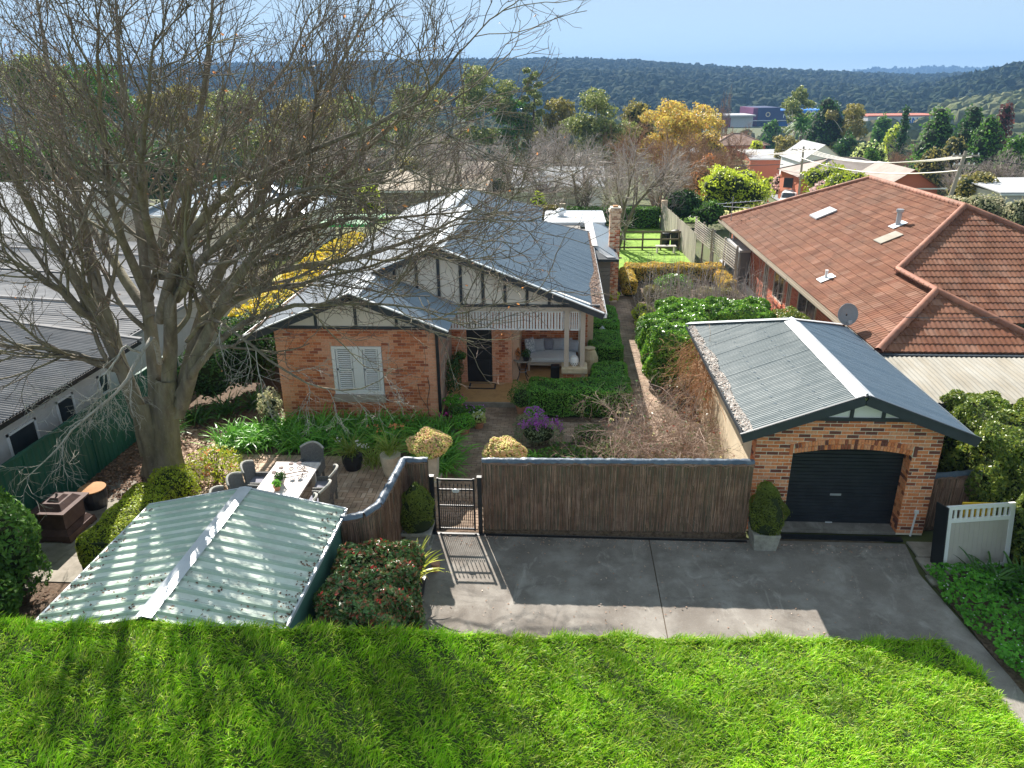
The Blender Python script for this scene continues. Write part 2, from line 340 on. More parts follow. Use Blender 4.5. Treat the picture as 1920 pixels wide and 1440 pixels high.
M['twig'] = mat("twig", [(.09, .066, .052), (.135, .10, .08), (.18, .138, .112), (.12, .10, .062)], 'isl', rough=.9, vary=.2)
M['palebark'] = mat("lichen pale bark", [(.25, .235, .2), (.33, .315, .275), (.17, .155, .12)], scale=12, rough=.9, bump=.5)
M['greytwig'] = mat("grey twig", [(.24, .2, .18), (.32, .27, .24), (.4, .34, .31)], 'isl', rough=.9)
M['brownbare'] = mat("russet twig", [(.23, .13, .075), (.31, .185, .11), (.38, .25, .16)], 'isl', rough=.9, trans=.2)
M['cane'] = mat("rose cane", [(.26, .17, .13), (.34, .24, .19), (.42, .33, .28), (.2, .17, .1)], 'isl', rough=.85)
M['vine'] = mat("dry creeper", [(.34, .18, .085), (.42, .24, .12), (.27, .14, .07), (.5, .36, .23)], 'isl', rough=.9)
M['trunk'] = mat("tree trunk", [(.10, .08, .06), (.17, .14, .11)], scale=3, rough=.95, bump=.6)
M['gumtrunk'] = mat("pale gum trunk", [(.42, .36, .3), (.55, .49, .42)], scale=1.5, rough=.85)
M['core'] = mat("shaded shrub interior", [(.016, .024, .008), (.03, .04, .014)], scale=6, rough=1)  # dark brown-green filler under leaves, its colour also standing in for shade
M['asphalt'] = mat("asphalt", [(.15, .15, .152), (.2, .2, .2)], scale=1, rough=.9)
M['road_verge'] = mat("dry verge grass", [(.23, .23, .07), (.33, .3, .1), (.22, .27, .06)], scale=.8, rough=.95)
M['litter'] = mat("leaf litter", [(.30, .19, .13), (.40, .28, .21), (.24, .14, .1), (.5, .4, .33)], 'isl', rough=.9)
M['bluefabric'] = mat("linen", [(.55, .57, .62), (.63, .65, .7)], scale=20, rough=.95)
M['greycush'] = mat("grey linen cushion", [(.33, .34, .38), (.4, .41, .45)], scale=20, rough=.95)
M['darkcush'] = mat("dark grey cushion", [(.19, .19, .23), (.24, .24, .28)], scale=20, rough=.95)
M['patcush'] = mat("patterned cushion", [(.24, .27, .34), (.24, .27, .34), (.6, .61, .64), (.6, .61, .64)], scale=16, rough=.95)
M['coir'] = mat("coir mat", [(.30, .17, .075), (.38, .23, .11)], scale=40, rough=1)
M['gumleaf'] = leafm("gum foliage", [(.07, .10, .03), (.11, .14, .045), (.16, .19, .065), (.21, .22, .09)], trans=.4)
M['greenleaf'] = leafm("mid green foliage", [(.03, .085, .015), (.055, .13, .022), (.085, .17, .03), (.05, .12, .02)])
M['darkleaf'] = leafm("dark green foliage", [(.016, .05, .014), (.03, .075, .018), (.045, .1, .024)])
M['oliveleaf'] = leafm("olive foliage", [(.10, .10, .028), (.15, .145, .04), (.2, .17, .055), (.13, .13, .04)])
M['limeleaf'] = leafm("lime foliage", [(.19, .26, .02), (.29, .36, .03), (.38, .43, .05), (.23, .3, .025)], trans=.4)
M['yellowleaf'] = leafm("autumn yellow foliage", [(.34, .27, .05), (.42, .34, .07), (.26, .24, .06), (.36, .2, .06), (.2, .2, .06), (.44, .36, .1)], trans=.4)
M['greyleaf'] = leafm("grey green foliage", [(.14, .16, .09), (.2, .215, .13), (.26, .26, .17), (.32, .29, .21)])
M['paleleaf'] = leafm("pale lime foliage", [(.24, .31, .10), (.33, .4, .15), (.41, .46, .2), (.28, .35, .12)], trans=.35)
M['redleaf'] = leafm("maroon foliage", [(.08, .03, .028), (.12, .042, .036), (.06, .028, .025)])
M['rustleaf'] = leafm("rust foliage", [(.36, .15, .06), (.42, .2, .08), (.3, .13, .06)])
M['pinkleaf'] = leafm("pink blossom", [(.5, .33, .36), (.42, .26, .28), (.55, .4, .42), (.3, .2, .18)])
M['boxleaf'] = leafm("clipped hedge leaf", [(.036, .12, .014), (.068, .185, .024), (.105, .25, .035), (.075, .21, .027), (.19, .33, .06)], trans=.35, rough=.4)
M['boxyellow'] = leafm("yellow green box leaf", [(.12, .18, .012), (.2, .26, .018), (.3, .34, .03), (.15, .22, .016)], trans=.35, rough=.42)
M['boxolive'] = leafm("topiary leaf", [(.07, .10, .018), (.11, .145, .026), (.155, .19, .035), (.09, .125, .02)], trans=.4)
M['camleaf'] = leafm("glossy camellia leaf", [(.03, .09, .012), (.06, .15, .018), (.11, .22, .025), (.17, .29, .04)], trans=.35, rough=.28, spec=.55)
M['goldhedge'] = leafm("golden hedge leaf", [(.42, .32, .02), (.5, .4, .03), (.35, .33, .03), (.46, .28, .02), (.25, .28, .04)], trans=.35)
M['bronzehedge'] = leafm("bronze tipped hedge leaf", [(.36, .27, .05), (.42, .3, .07), (.3, .27, .05), (.38, .22, .06)], trans=.4)
M['photinia'] = leafm("red tip shrub leaf", [(.03, .075, .022), (.05, .11, .032), (.075, .15, .042), (.06, .12, .035), (.10, .15, .06), (.26, .05, .035), (.16, .19, .09)], trans=.2, rough=.3, spec=.55)
M['redtip'] = leafm("red new leaf", [(.5, .03, .04), (.6, .06, .05), (.4, .04, .03)], trans=.4)
M['lillyleaf'] = leafm("tall hedge leaf", [(.04, .075, .014), (.075, .12, .02), (.12, .17, .03), (.19, .22, .04), (.06, .10, .018)], trans=.35, rough=.35, spec=.5)
M['agap'] = leafm("strap leaf", [(.045, .15, .02), (.075, .21, .028), (.11, .27, .04), (.14, .31, .05)], trans=.3, rough=.4)
M['orchid'] = leafm("orchid leaf", [(.11, .17, .03), (.16, .22, .04), (.2, .25, .06)], trans=.3, rough=.4)
M['flax'] = leafm("yellow green strap leaf", [(.26, .3, .045), (.36, .4, .07), (.45, .47, .11), (.2, .25, .04)], trans=.35, rough=.4)
M['clivia'] = leafm("dark strap leaf", [(.02, .06, .012), (.035, .09, .018), (.05, .12, .022)], trans=.2, rough=.35)
M['sedum'] = mat("sedum bud", [(.6, .36, .2), (.64, .42, .2), (.56, .5, .16), (.42, .46, .11), (.64, .34, .24)], 'isl', rough=.6, vary=.2)
M['sedumcore'] = mat('sedum stems', [(.2, .2, .06), (.26, .22, .08)], scale=8)
M['sedumgreen'] = mat("sedum green bud", [(.33, .4, .08), (.42, .48, .11), (.5, .5, .14)], 'isl', rough=.6, vary=.2)
M['cover'] = leafm("ground cover leaf", [(.035, .13, .012), (.06, .2, .018), (.09, .26, .025)], trans=.4)
M['magenta'] = leafm("magenta petal", [(.5, .02, .22), (.6, .05, .3)], trans=.4)
M['purple'] = leafm("purple petal", [(.3, .07, .4), (.38, .1, .5), (.24, .05, .33)], trans=.4)
M['whitepetal'] = leafm("pale petal", [(.7, .6, .5), (.75, .7, .66)], trans=.4)
M['peach'] = leafm("peach petal", [(.62, .38, .2), (.7, .5, .3)], trans=.4)
M['potherb'] = leafm("bright pot foliage", [(.06, .2, .02), (.1, .28, .03), (.15, .34, .045)], trans=.35)
M['stair'] = mat("grey green foliage low", [(.12, .17, .08), (.2, .25, .13)], 'island', trans=.2)
M['hill'] = mat("hill ground", [(.03, .045, .02), (.05, .06, .03)], scale=.02, rough=1)
M['forest'] = mat("forest canopy", [(.012, .024, .014), (.02, .034, .018), (.03, .044, .024), (.04, .05, .03)], 'isl', rough=1, spec=.05, scale=.2, vary=.3)
M['forest_near'] = mat("near slope canopy", [(.07, .085, .035), (.11, .12, .05), (.14, .14, .07), (.09, .1, .045)], 'isl', rough=1, spec=.05, scale=.2, vary=.3)
M['forest_mid'] = mat('valley canopy', [(.045, .065, .02), (.075, .09, .03), (.10, .105, .04), (.06, .08, .025), (.13, .11, .055)], 'isl', rough=1, spec=.05, scale=.4, vary=.3)
M['blue'] = mat("blue shop wall", [(.0, .11, .42), (.0, .13, .48)], scale=.1, rough=.6)
M['navy'] = mat("navy shop wall", [(.012, .02, .07), (.016, .027, .09)], scale=.1, rough=.6)
M['maroon'] = mat("maroon shop wall", [(.09, .01, .05), (.11, .012, .06)], scale=.1, rough=.6)
M['letter'] = mat("white lettering", [(.8, .8, .8), (.8, .8, .8)], scale=1, rough=.6)
M['carred'] = mat("red car paint", [(.22, .01, .02), (.26, .012, .025)], scale=1, rough=.25, spec=.6)
M['tyre'] = mat("tyre rubber", [(.012, .012, .012), (.02, .02, .02)], scale=5, rough=.85)
M['cone'] = mat("orange cone", [(.75, .1, .02), (.8, .12, .03)], scale=3, rough=.5)
M['polewood'] = mat("grey pole timber", [(.26, .22, .18), (.36, .31, .26)], scale=2, rough=.9, stretch=(4, 4, .3))
M['cable'] = mat("pale cable", [(.42, .4, .37), (.45, .43, .4)], scale=1, rough=.6)
M['darkcable'] = mat("dark cable", [(.05, .05, .055), (.06, .06, .065)], scale=1, rough=.6)
M['plastic'] = mat("white plastic pipe", [(.7, .7, .68), (.74, .74, .72)], scale=2, rough=.4)
M['greymetal'] = mat("grey painted metal", [(.3, .32, .34), (.36, .38, .4)], scale=2, rough=.4, metal=.3)
M['yellow'] = mat("yellow board", [(.62, .38, .02), (.68, .43, .03)], scale=2, rough=.6)
M['shade'] = mat("green shade cloth", [(.42, .66, .44), (.5, .72, .5)], scale=2, rough=.8, trans=.4)
M['greenedge'] = mat("green edging", [(.02, .3, .08), (.025, .34, .09)], scale=2, rough=.7)
M['colorbond'] = mat("cream fence steel", [(.44, .4, .33), (.5, .46, .38)], scale=1, rough=.6)
M['polytank'] = mat("grey tank", [(.16, .17, .18), (.2, .21, .22)], scale=1, rough=.5)

def _speck(m, col, sc, lo, hi, amt, stretch=(1, 1, 1), dist=0.0):
    nt = m.node_tree; N = nt.nodes; p = N['Principled BSDF']; src = p.inputs['Base Color'].links[0].from_socket; geo = N.new('ShaderNodeNewGeometry'); mp = N.new('ShaderNodeMapping'); mp.inputs['Scale'].default_value = stretch
    nt.links.new(geo.outputs['Position'], mp.inputs[0]); nz = N.new('ShaderNodeTexNoise'); nz.inputs['Scale'].default_value = sc; nz.inputs['Detail'].default_value = 8; nz.inputs['Roughness'].default_value = .7; nz.inputs['Distortion'].default_value = dist; nt.links.new(mp.outputs[0], nz.inputs['Vector'])
    mr = N.new('ShaderNodeMapRange'); mr.inputs[1].default_value = lo; mr.inputs[2].default_value = hi; mr.inputs[4].default_value = amt; nt.links.new(nz.outputs['Fac'], mr.inputs[0]); mx = N.new('ShaderNodeMix'); mx.data_type = 'RGBA'; nt.links.new(mr.outputs[0], mx.inputs[0]); nt.links.new(src, mx.inputs[6]); mx.inputs[7].default_value = (*col, 1); nt.links.new(mx.outputs[2], p.inputs['Base Color'])
_speck(M['concrete'], (.5, .47, .42), 1.7, .56, .7, .5, (1, .45, 1), 1.6); _speck(M['concrete'], (.07, .062, .055), 1.1, .55, .75, .6, (.6, 1, 1), .8); _speck(M['concrete'], (.45, .42, .38), 38, .55, .75, .5); _speck(M['concrete'], (.05, .045, .04), 26, .6, .75, .6)
_speck(M['tile'], (.05, .035, .025), 1.3, .55, .75, .55, (1, 1, .5), 1.0); _speck(M['tile'], (.3, .26, .2), 9, .62, .75, .5)
_speck(M['tin'], (.06, .055, .05), 6, .62, .8, .5); _speck(M['tin_sunside'], (.1, .1, .1), 3, .58, .8, .4); _speck(M['bark'], (.36, .34, .27), 9, .58, .7, .55); _speck(M['bark'], (.06, .05, .038), 5, .56, .72, .6, (1, 1, .25), .6)
_speck(M['brick_mix'], (.2, .17, .1), 1.2, .58, .8, .4); _speck(M['brick_cott'], (.25, .2, .15), 1.1, .56, .8, .35)
# ------------------------------------------------------------------ setting: terrain, driveway, lawn, hills
def G(y):
    return 0.0 if y < 58 else -17.0 * (1 - math.exp(-(y - 58) / 110.0))

def gridmesh(xs_fn, ys, zf, mat_, name, nx=41, smooth=True, **kw):
    V = []; n = len(ys)
    for y in ys:
        for x in xs_fn(y, nx): V.append((x, y, zf(x, y)))
    i = np.arange(n * nx).reshape(n, nx)
    F = np.stack([i[:-1, :-1], i[:-1, 1:], i[1:, 1:], i[1:, :-1]], -1).reshape(-1, 4)
    return obj_np(name, np.array(V), F, mat_, smooth=smooth, **kw)

ys = [-40, -10, 0, 20, 58] + [58 + 4 * i for i in range(1, 30)] + [175, 200, 240, 300, 400, 520, 700, 900, 1200, 1700, 2600, 4200, 6500]
gr = gridmesh(lambda y, n: np.linspace(-90 - 1.2 * max(y, 0), 90 + 1.2 * max(y, 0), n), ys, lambda x, y: G(y) - .06, M['terrain'], "ground"); gr["kind"] = "structure"

def sheet(name, pts, z, m, th=.05, kind="structure", parent=None):
    mb = MB(); mb.poly([(p[0], p[1], z - th) for p in pts], (0, 0, th)); o = mb.build(name, m, parent)
    if kind: o["kind"] = kind
    return o
sheet("garden_soil", [(-12.3, 7.5), (-2.2, 7.5), (-2.2, 14.25), (4.0, 14.25), (4.3, 22), (8.9, 22), (8.9, 41), (-12.3, 41)], -.014, M['soil'])
dr = sheet("driveway", [(-3.3, 9), (7.2, 9), (7.2, 14.3), (-3.3, 14.3)], -.02, M['joint'])
for pts in ([(-3.5, 8.6), (2.04, 8.6), (2.04, 14.2), (-3.5, 14.2)], [(2.06, 8.6), (7.2, 8.6), (7.72, 10.2), (7.45, 13.1), (7.62, 14.2), (2.06, 14.2)], [(7.19, 1.0), (7.95, 1.0), (7.72, 10.19), (7.2, 8.6)]):
    sheet("slab", pts, 0.0, M['concrete'], th=.03, kind=None, parent=dr)

# paving: pavers laid piece by piece
def pave(name, rects, m, pattern, n_ind, z=0.0, jitter=.003, seed=1, skip=None):
    g = rng(seed); base = MB()
    for (x0, x1, y0, y1) in rects: base.box(x0, x1, y0, y1, z - .05, z - .012)
    root = base.build(name, M['joint'], None); root["kind"] = "structure"
    L, Wd, gap = .236, .118, .007
    P = []
    for (x0, x1, y0, y1) in rects:
        if pattern == 'basket':
            u = .242; ix = int((x1 - x0) / u); iy = int((y1 - y0) / u)
            for a in range(ix):
                for b in range(iy):
                    for k in (0, 1):
                        if (a + b) % 2: P.append((x0 + u * (a + .5), y0 + u * b + u * (.25 + .5 * k), 0))
                        else: P.append((x0 + u * a + u * (.25 + .5 * k), y0 + u * (b + .5), 1))
        else:
            iy = int((y1 - y0) / .121); ix = int((x1 - x0) / .242)
            for b in range(iy):
                for a in range(ix):
                    P.append((x0 + .242 * (a + .5) + (.121 if b % 2 else 0), y0 + .121 * (b + .5), 0))
    if skip: P = [p for p in P if not skip(p[0], p[1])]
    P.sort(key=lambda p: p[1])
    def slab(mb, x, y, dz, ln, wd):
        b = .004
        vs = [(x - ln / 2, y - wd / 2, z - .03), (x + ln / 2, y - wd / 2, z - .03), (x + ln / 2, y + wd / 2, z - .03), (x - ln / 2, y + wd / 2, z - .03)]
        vs += [(v[0] + (b if v[0] < x else -b), v[1] + (b if v[1] < y else -b), z + dz) for v in vs]
        mb._add(vs, [(4, 5, 6, 7), (0, 1, 5, 4), (1, 2, 6, 5), (2, 3, 7, 6), (3, 0, 4, 7)])
    mbs = []
    for d in (0, 1):
        mb = MB(); slab(mb, 0, 0, 0, *((L, Wd - gap) if d == 0 else (Wd - gap, L))); o = mb.build("tmp", m); me = o.data; bpy.data.objects.remove(o); mbs.append(me)
    rest = MB()
    for i, (x, y, d) in enumerate(P):
        dz = float(g.normal(0, jitter * .6))
        if i < n_ind: link("paver", mbs[d], root, (x, y, dz))
        else: slab(rest, x, y, dz, *((L, Wd - gap) if d == 0 else (Wd - gap, L)))
    if rest.v: rest.build("paver_field", m, root, kind="stuff")
    return root
pave("patio", [(-9.6, -3.5, 14.4, 17.9), (-11.2, -9.6, 16.9, 19.4), (-9.6, -3.6, 12.2, 14.4)], M['paver'], 'basket', 290, z=0.0,
     skip=lambda x, y: (x < -9.2 and 15.2 < y < 17.2) or (y < 12.5 and x < -4.2))
pave("front_path", [(-3.5, -1.75, 14.35, 17.5), (-3.3, -.85, 17.5, 21.3), (-.85, 2.2, 18.9, 20.3)], M['paverdark'], 'run', 290, z=0.002, seed=2)
pave("side_path", [(2.2, 3.2, 18.8, 34.2)], M['paverdark'], 'run', 150, z=0.0, seed=3)
sp = sheet("slab_path", [(-11.9, 11.7), (-9.75, 11.7), (-9.6, 16.2), (-11.7, 16.2)], -.022, M['joint'])
for r_ in range(5):
    for c_ in range(2):
        y0 = 11.75 + .9 * r_ + (.25 if c_ else 0); x0 = -11.75 + 1.0 * c_
        b = MB(); b.box(x0, x0 + .985, y0, min(y0 + .885, 16.2), -.03, .004 * ((r_ * 3 + c_) % 3)); b.build("slab", M['slab'], sp)
for i, (x0, x1, y0, y1) in enumerate([(7.68, 8.25, 13.72, 14.28), (8.27, 8.8, 13.75, 14.3), (7.62, 8.25, 13.1, 13.69), (7.55, 7.95, 12.75, 13.07)]):
    b = MB(); b.box(x0, x1, y0, y1, -.03, .012); o = b.build("stepping_slab", M['slab'])
    tag(o, ["pale square paving slab at the foot of the garage's drainpipe", "dark paving slab beside the pale slab under the brush fence", "dark paving slab between driveway and leaning white gate", "small slab at the near corner of the leaning gate"][i], "paving slab", "loose slabs beside the driveway")

# front lawn on its bank: high behind the shed, level with the driveway on the right
def sstep(a, b, x): t = min(1, max(0, (x - a) / (b - a))); return t * t * (3 - 2 * t)
def lawn_z(x): return 2.06 * (1 - sstep(-4.1, 1.4, x)) + .05
def crest(x): return (9.4 - lawn_z(x)) * (1.158 + .0035 * x) + .10 * (1 - sstep(-4, 0, x)) + .025 * math.sin(x * 2.1) + .02 * math.sin(x * 5.3 + 1)
LX0, LX1 = -17.0, 7.25
xs_ = np.linspace(LX0, LX1, 98)
V = []; rows = 14
for x in xs_:
    c = crest(x) if x < 6.9 else crest(6.9) - (x - 6.9) * 2.2; z = lawn_z(x)
    for k in range(rows):
        t = k / (rows - 1); y = -7 + (c + 7) * t
        V.append((x, y, z + .02 * math.sin(x * 1.7 + y * 2.3)))
    V.append((x, c + .02 + .12 * z, -.05))
i = np.arange(len(xs_) * (rows + 1)).reshape(len(xs_), rows + 1)
F = np.stack([i[:-1, :-1], i[1:, :-1], i[1:, 1:], i[:-1, 1:]], -1).reshape(-1, 4)
lb = obj_np("lawn_bank", np.array(V), F, M['lawnbase'], smooth=True); lb["kind"] = "structure"
g = rng(11)
def grass_pts(n, x0, x1, ylo):
    x = g.uniform(x0, x1, n); u = g.uniform(0, 1, n)
    c = np.array([crest(v) if v < 6.9 else crest(6.9) - (v - 6.9) * 2.2 for v in x]); yl = np.array([.79 * (9.4 - lawn_z(v)) - .25 for v in x]) if ylo > 4 else ylo; y = yl + (c - yl) * u
    z = np.array([lawn_z(v) for v in x]) + .02 * np.sin(x * 1.7 + y * 2.3) - .01
    return np.stack([x, y, z], 1)
B = np.concatenate([grass_pts(40000, -9.8, -2.5, 5.6), grass_pts(60000, -2.5, LX1, 7.2), grass_pts(9000, -17, LX1, 2.0)])
edge = grass_pts(5000, -9.6, LX1, 7.0); cc = np.array([crest(v) if v < 6.9 else crest(6.9) - (v - 6.9) * 2.2 for v in edge[:, 0]]); edge[:, 1] = cc - g.uniform(0, .12, len(cc)); B = np.concatenate([B, edge])
a = -.5 + 1.0 * np.sin(B[:, 0] * 7.1 + 1.3 * np.sin(B[:, 1] * 6.2)) + .9 * np.sin(B[:, 1] * 9.1 + B[:, 0] * 3.7) + g.normal(0, .9, len(B))
D = np.stack([np.cos(a) * .6, np.sin(a) * .6, g.uniform(.6, 1.6, len(B))], 1)
hh = .13 + .025 * np.sin(B[:, 0] * 3.3 + 2 * np.sin(B[:, 1] * 2.7)) * np.sin(B[:, 1] * 4.1 + B[:, 0]) + g.uniform(-.03, .06, len(B))
Vg, Fg = straps(B, D, hh, .011, g, droop=1.1, K=4)
obj_np("lawn_grass", Vg, Fg, M['grass'], kind="stuff")

# back lawn, road, verges, street
sheet("back_lawn", [(1.2, 38.6), (7.6, 38.6), (7.2, 53.5), (1.0, 53.5)], .0, M['backlawn'])
def strip(name, y0, y1, x0, x1, m, dz):
    yy = list(np.linspace(y0, y1, 7)); V = []
    for y in yy: V += [(x0, y, G(y) + dz), (x1, y, G(y) + dz)]
    i = np.arange(len(yy) * 2).reshape(-1, 2); F = np.stack([i[:-1, 0], i[:-1, 1], i[1:, 1], i[1:, 0]], -1)
    o = obj_np(name, np.array(V), F, m); o["kind"] = "structure"; return o
strip("near_verge", 55.2, 57.5, -30, 12, M['backlawn'], .02)
strip("road", 57.5, 63.5, -60, 14, M['asphalt'], .03)
strip("far_verge", 63.5, 67, -60, 10, M['backlawn'], .02)
def ribbon(name, pts, w, m, dz):
    V = []
    for k, (x, y) in enumerate(pts):
        V += [(x - w / 2, y, G(y) + dz), (x + w / 2, y, G(y) + dz)]
    i = np.arange(len(pts) * 2).reshape(-1, 2); F = np.stack([i[:-1, 0], i[:-1, 1], i[1:, 1], i[1:, 0]], -1)
    o = obj_np(name, np.array(V), F, m); o["kind"] = "structure"; return o
ribbon("side_road", [(17.5, 56), (21, 66), (26, 80), (31, 95), (36, 112), (40, 135), (44, 170)], 9, M['asphalt'], .06)
ribbon("side_verge", [(24.5, 62), (29, 74), (36, 92), (44, 110), (52, 132), (60, 165)], 9, M['road_verge'], .04)
ribbon("left_verge", [(10, 62), (15, 78), (20, 92), (25, 110), (28, 132)], 8, M['road_verge'], .035)

# hills with their forest
def ridge_y(x):     # skyline height above eye level / distance, by bearing x/y
    return 0
def interp(t, xs, ys_): return float(np.interp(t, xs, ys_))
def hill(name, y0, y1, bx, be, z0, nx=90, ny=14, pw=.75, amp=3, seed=0):
    """bx: bearings x/y, be: elevation tangents of the ridge seen from eye height 9.4"""
    V = []
    for j in range(ny + 2):
        t = j / ny; y = y0 + (y1 - y0) * min(t, 1.25)
        for i in range(nx):
            b = bx[0] + (bx[-1] - bx[0]) * i / (nx - 1); x = b * y1 * (y / y1) ** .6
            top = 9.4 + interp(b, bx, be) * y1
            q = min(t, 1) ** pw
            z = z0 + (top - z0) * q + amp * (math.sin(x * .011 + seed) * math.sin(y * .013 + 2 * seed) + .6 * math.sin(x * .031 + y * .02 + seed)) * (t * (1 - min(t, 1)) * 4)
            if t > 1: z = top - (t - 1) * (top - z0) * .8
            V.append((x, y, z))
    n = ny + 2; i = np.arange(n * nx).reshape(n, nx)
    F = np.stack([i[:-1, :-1], i[:-1, 1:], i[1:, 1:], i[1:, :-1]], -1).reshape(-1, 4)
    o = obj_np(name, np.array(V), F, M['hill'], smooth=True); o["kind"] = "structure"
    return o
h1 = hill("hills", 620, 1500, [-1.0, -.7, -.45, -.3, -.12, .0, .09, .2, .33, .42, .55, .7], [.026, .026, .026, .0265, .0275, .0265, .0225, .0145, .007, .002, .005, .012], -18, seed=1)
h2 = hill("far_hills", 3000, 3600, [.18, .3, .38, .45, .52, .6], [-.001, .006, .011, .0125, .0105, .002], -18, nx=40, ny=8, seed=2)
h3 = hill("near_hill", 430, 820, [.38, .46, .52, .6, .7, .8, .95], [-.025, -.008, .006, .0225, .036, .046, .06], -17, nx=60, ny=12, seed=3)
h4 = hill("spur", 330, 520, [.46, .54, .6, .68, .78, .95], [-.036, -.025, -.014, -.004, .005, .02], -17, nx=50, ny=10, seed=4, amp=2)

def lump(seed, n=2):
    import bmesh
    bm = bmesh.new(); bmesh.ops.create_icosphere(bm, subdivisions=n, radius=1.0); g = rng(seed)
    ph = g.uniform(0, 6, 9)
    for v in bm.verts:
        c = v.co; k = 1 + .22 * math.sin(3.1 * c.x + ph[0]) * math.sin(3.3 * c.y + ph[1]) + .18 * math.sin(5.2 * c.z + ph[2] + 2 * c.x) + .12 * float(g.normal())
        v.co = Vector((c.x * k, c.y * k, c.z * k * .95))
    me = bpy.data.meshes.new("canopy"); bm.to_mesh(me); bm.free(); return me

def forest(name, ground_obj, density, s0, s1, m, seed):
    src = []
    for k in range(3):
        me = lump(seed + k); me.materials.append(m); src.append(bpy.data.objects.new("canopy_source", me))
    c = bpy.data.collections.new("canopy_kinds")
    for o in src: c.objects.link(o)
    o = bpy.data.objects.new(name, ground_obj.data.copy()); COL.objects.link(o); o["kind"] = "stuff"; o.location = ground_obj.location
    ng = bpy.data.node_groups.new(name, 'GeometryNodeTree'); N = ng.nodes; Lk = ng.links
    ng.interface.new_socket("Geometry", in_out='INPUT', socket_type='NodeSocketGeometry'); ng.interface.new_socket("Geometry", in_out='OUTPUT', socket_type='NodeSocketGeometry')
    gi = N.new("NodeGroupInput"); go = N.new("NodeGroupOutput"); dp = N.new("GeometryNodeDistributePointsOnFaces"); ip = N.new("GeometryNodeInstanceOnPoints"); ci = N.new("GeometryNodeCollectionInfo")
    ci.inputs["Collection"].default_value = c; ci.inputs["Separate Children"].default_value = True; ci.inputs["Reset Children"].default_value = True
    dp.inputs["Density"].default_value = density; dp.inputs["Seed"].default_value = seed
    ip.inputs["Pick Instance"].default_value = True
    rs = N.new("FunctionNodeRandomValue"); rs.data_type = 'FLOAT_VECTOR'; rs.inputs[0].default_value = (s0, s0, s0 * .9); rs.inputs[1].default_value = (s1, s1, s1 * 1.25)
    rr = N.new("FunctionNodeRandomValue"); rr.data_type = 'FLOAT_VECTOR'; rr.inputs[0].default_value = (-.2, -.2, 0); rr.inputs[1].default_value = (.2, .2, 6.28)
    Lk.new(gi.outputs[0], dp.inputs[0]); Lk.new(dp.outputs[0], ip.inputs["Points"]); Lk.new(ci.outputs[0], ip.inputs["Instance"])
    Lk.new(rr.outputs[0], ip.inputs["Rotation"]); Lk.new(rs.outputs[0], ip.inputs["Scale"]); Lk.new(ip.outputs[0], go.inputs[0])
    md = o.modifiers.new("scatter", 'NODES'); md.node_group = ng
    return o
forest("hill_forest", h1, .0115, 4.5, 8.5, M['forest'], 1)
forest("near_hill_forest", h3, .016, 3.5, 7, M['forest'], 5)
forest("spur_forest", h4, .022, 3, 6, M['forest_near'], 9)
forest("far_hill_forest", h2, .0016, 9, 15, M['forest'], 13)

def vground(name, x0, x1, y0, y1, nx=8, ny=8):
    V = [(x, y, G(y) - .5) for y in np.linspace(y0, y1, ny) for x in np.linspace(x0 * y / y1, x1 * y / y1, nx)]
    i = np.arange(nx * ny).reshape(ny, nx); F = np.stack([i[:-1, :-1], i[:-1, 1:], i[1:, 1:], i[1:, :-1]], -1).reshape(-1, 4)
    o = obj_np(name, np.array(V), F, M['terrain']); o["kind"] = "structure"; return o
for nm, x0, x1, y0, y1, de, s0, s1, mm in (("valley_floor", 95, 235, 190, 420, .006, 2.2, 3.6, 'forest_mid'), ("valley_floor", -560, 100, 200, 600, .012, 3.5, 6.5, 'forest_mid'), ("valley_floor", 215, 560, 230, 600, .012, 3, 6, 'forest_mid'), ("valley_floor", -640, 640, 565, 720, .012, 4, 7.5, 'forest'), ("valley_floor", -190, -18, 120, 210, .02, 2.2, 4.5, 'forest_mid')):
    vg = vground(nm, x0, x1, y0, y1); forest("valley_trees", vg, de, s0, s1, M[mm], 21)

n = 700; x = np.concatenate([g.uniform(-3.2, 7.4, 450), g.uniform(-3.2, 7.4, 250)]); y = np.concatenate([14.05 - .35 * g.random(450) ** 2.5, g.uniform(11.2, 14, 250)]); V, F = leaf_cards(np.c_[x, y, .008 + .01 * g.random(n)], np.tile([0, 0, 1.], (n, 1)), .045, .55, g, .3); obj_np("fallen_leaves", V, F, M['litter'], kind="stuff")
# ------------------------------------------------------------------ builders: bricks, sheet roofs, foliage
_bk = {}
def _brick_mesh(axis, ln, h, d, m):
    k = (axis, round(ln, 2), round(h, 3), d, m.name)
    if k not in _bk:
        mb = MB(); b = .004; L = round(ln, 2) / 2; H = h / 2
        # local: u along wall, n outward
        vs = [(-L, 0, -H), (L, 0, -H), (L, 0, H), (-L, 0, H), (-L + b, d, -H + b), (L - b, d, -H + b), (L - b, d, H - b), (-L + b, d, H - b)]
        fs = [(4, 5, 6, 7), (0, 1, 5, 4), (1, 2, 6, 5), (2, 3, 7, 6), (3, 0, 4, 7)]
        if axis == '-y': vs = [(u, -n, z) for u, n, z in vs]
        elif axis == '+y': vs = [(u, n, z) for u, n, z in vs]
        elif axis == '+x': vs = [(n, u, z) for u, n, z in vs]
        elif axis == '-x': vs = [(-n, u, z) for u, n, z in vs]
        if axis in ('+y', '-x'): fs = [f[::-1] for f in fs]
        mb._add(vs, fs); o = mb.build("tmp", m); _bk[k] = o.data; bpy.data.objects.remove(o)
    return _bk[k]

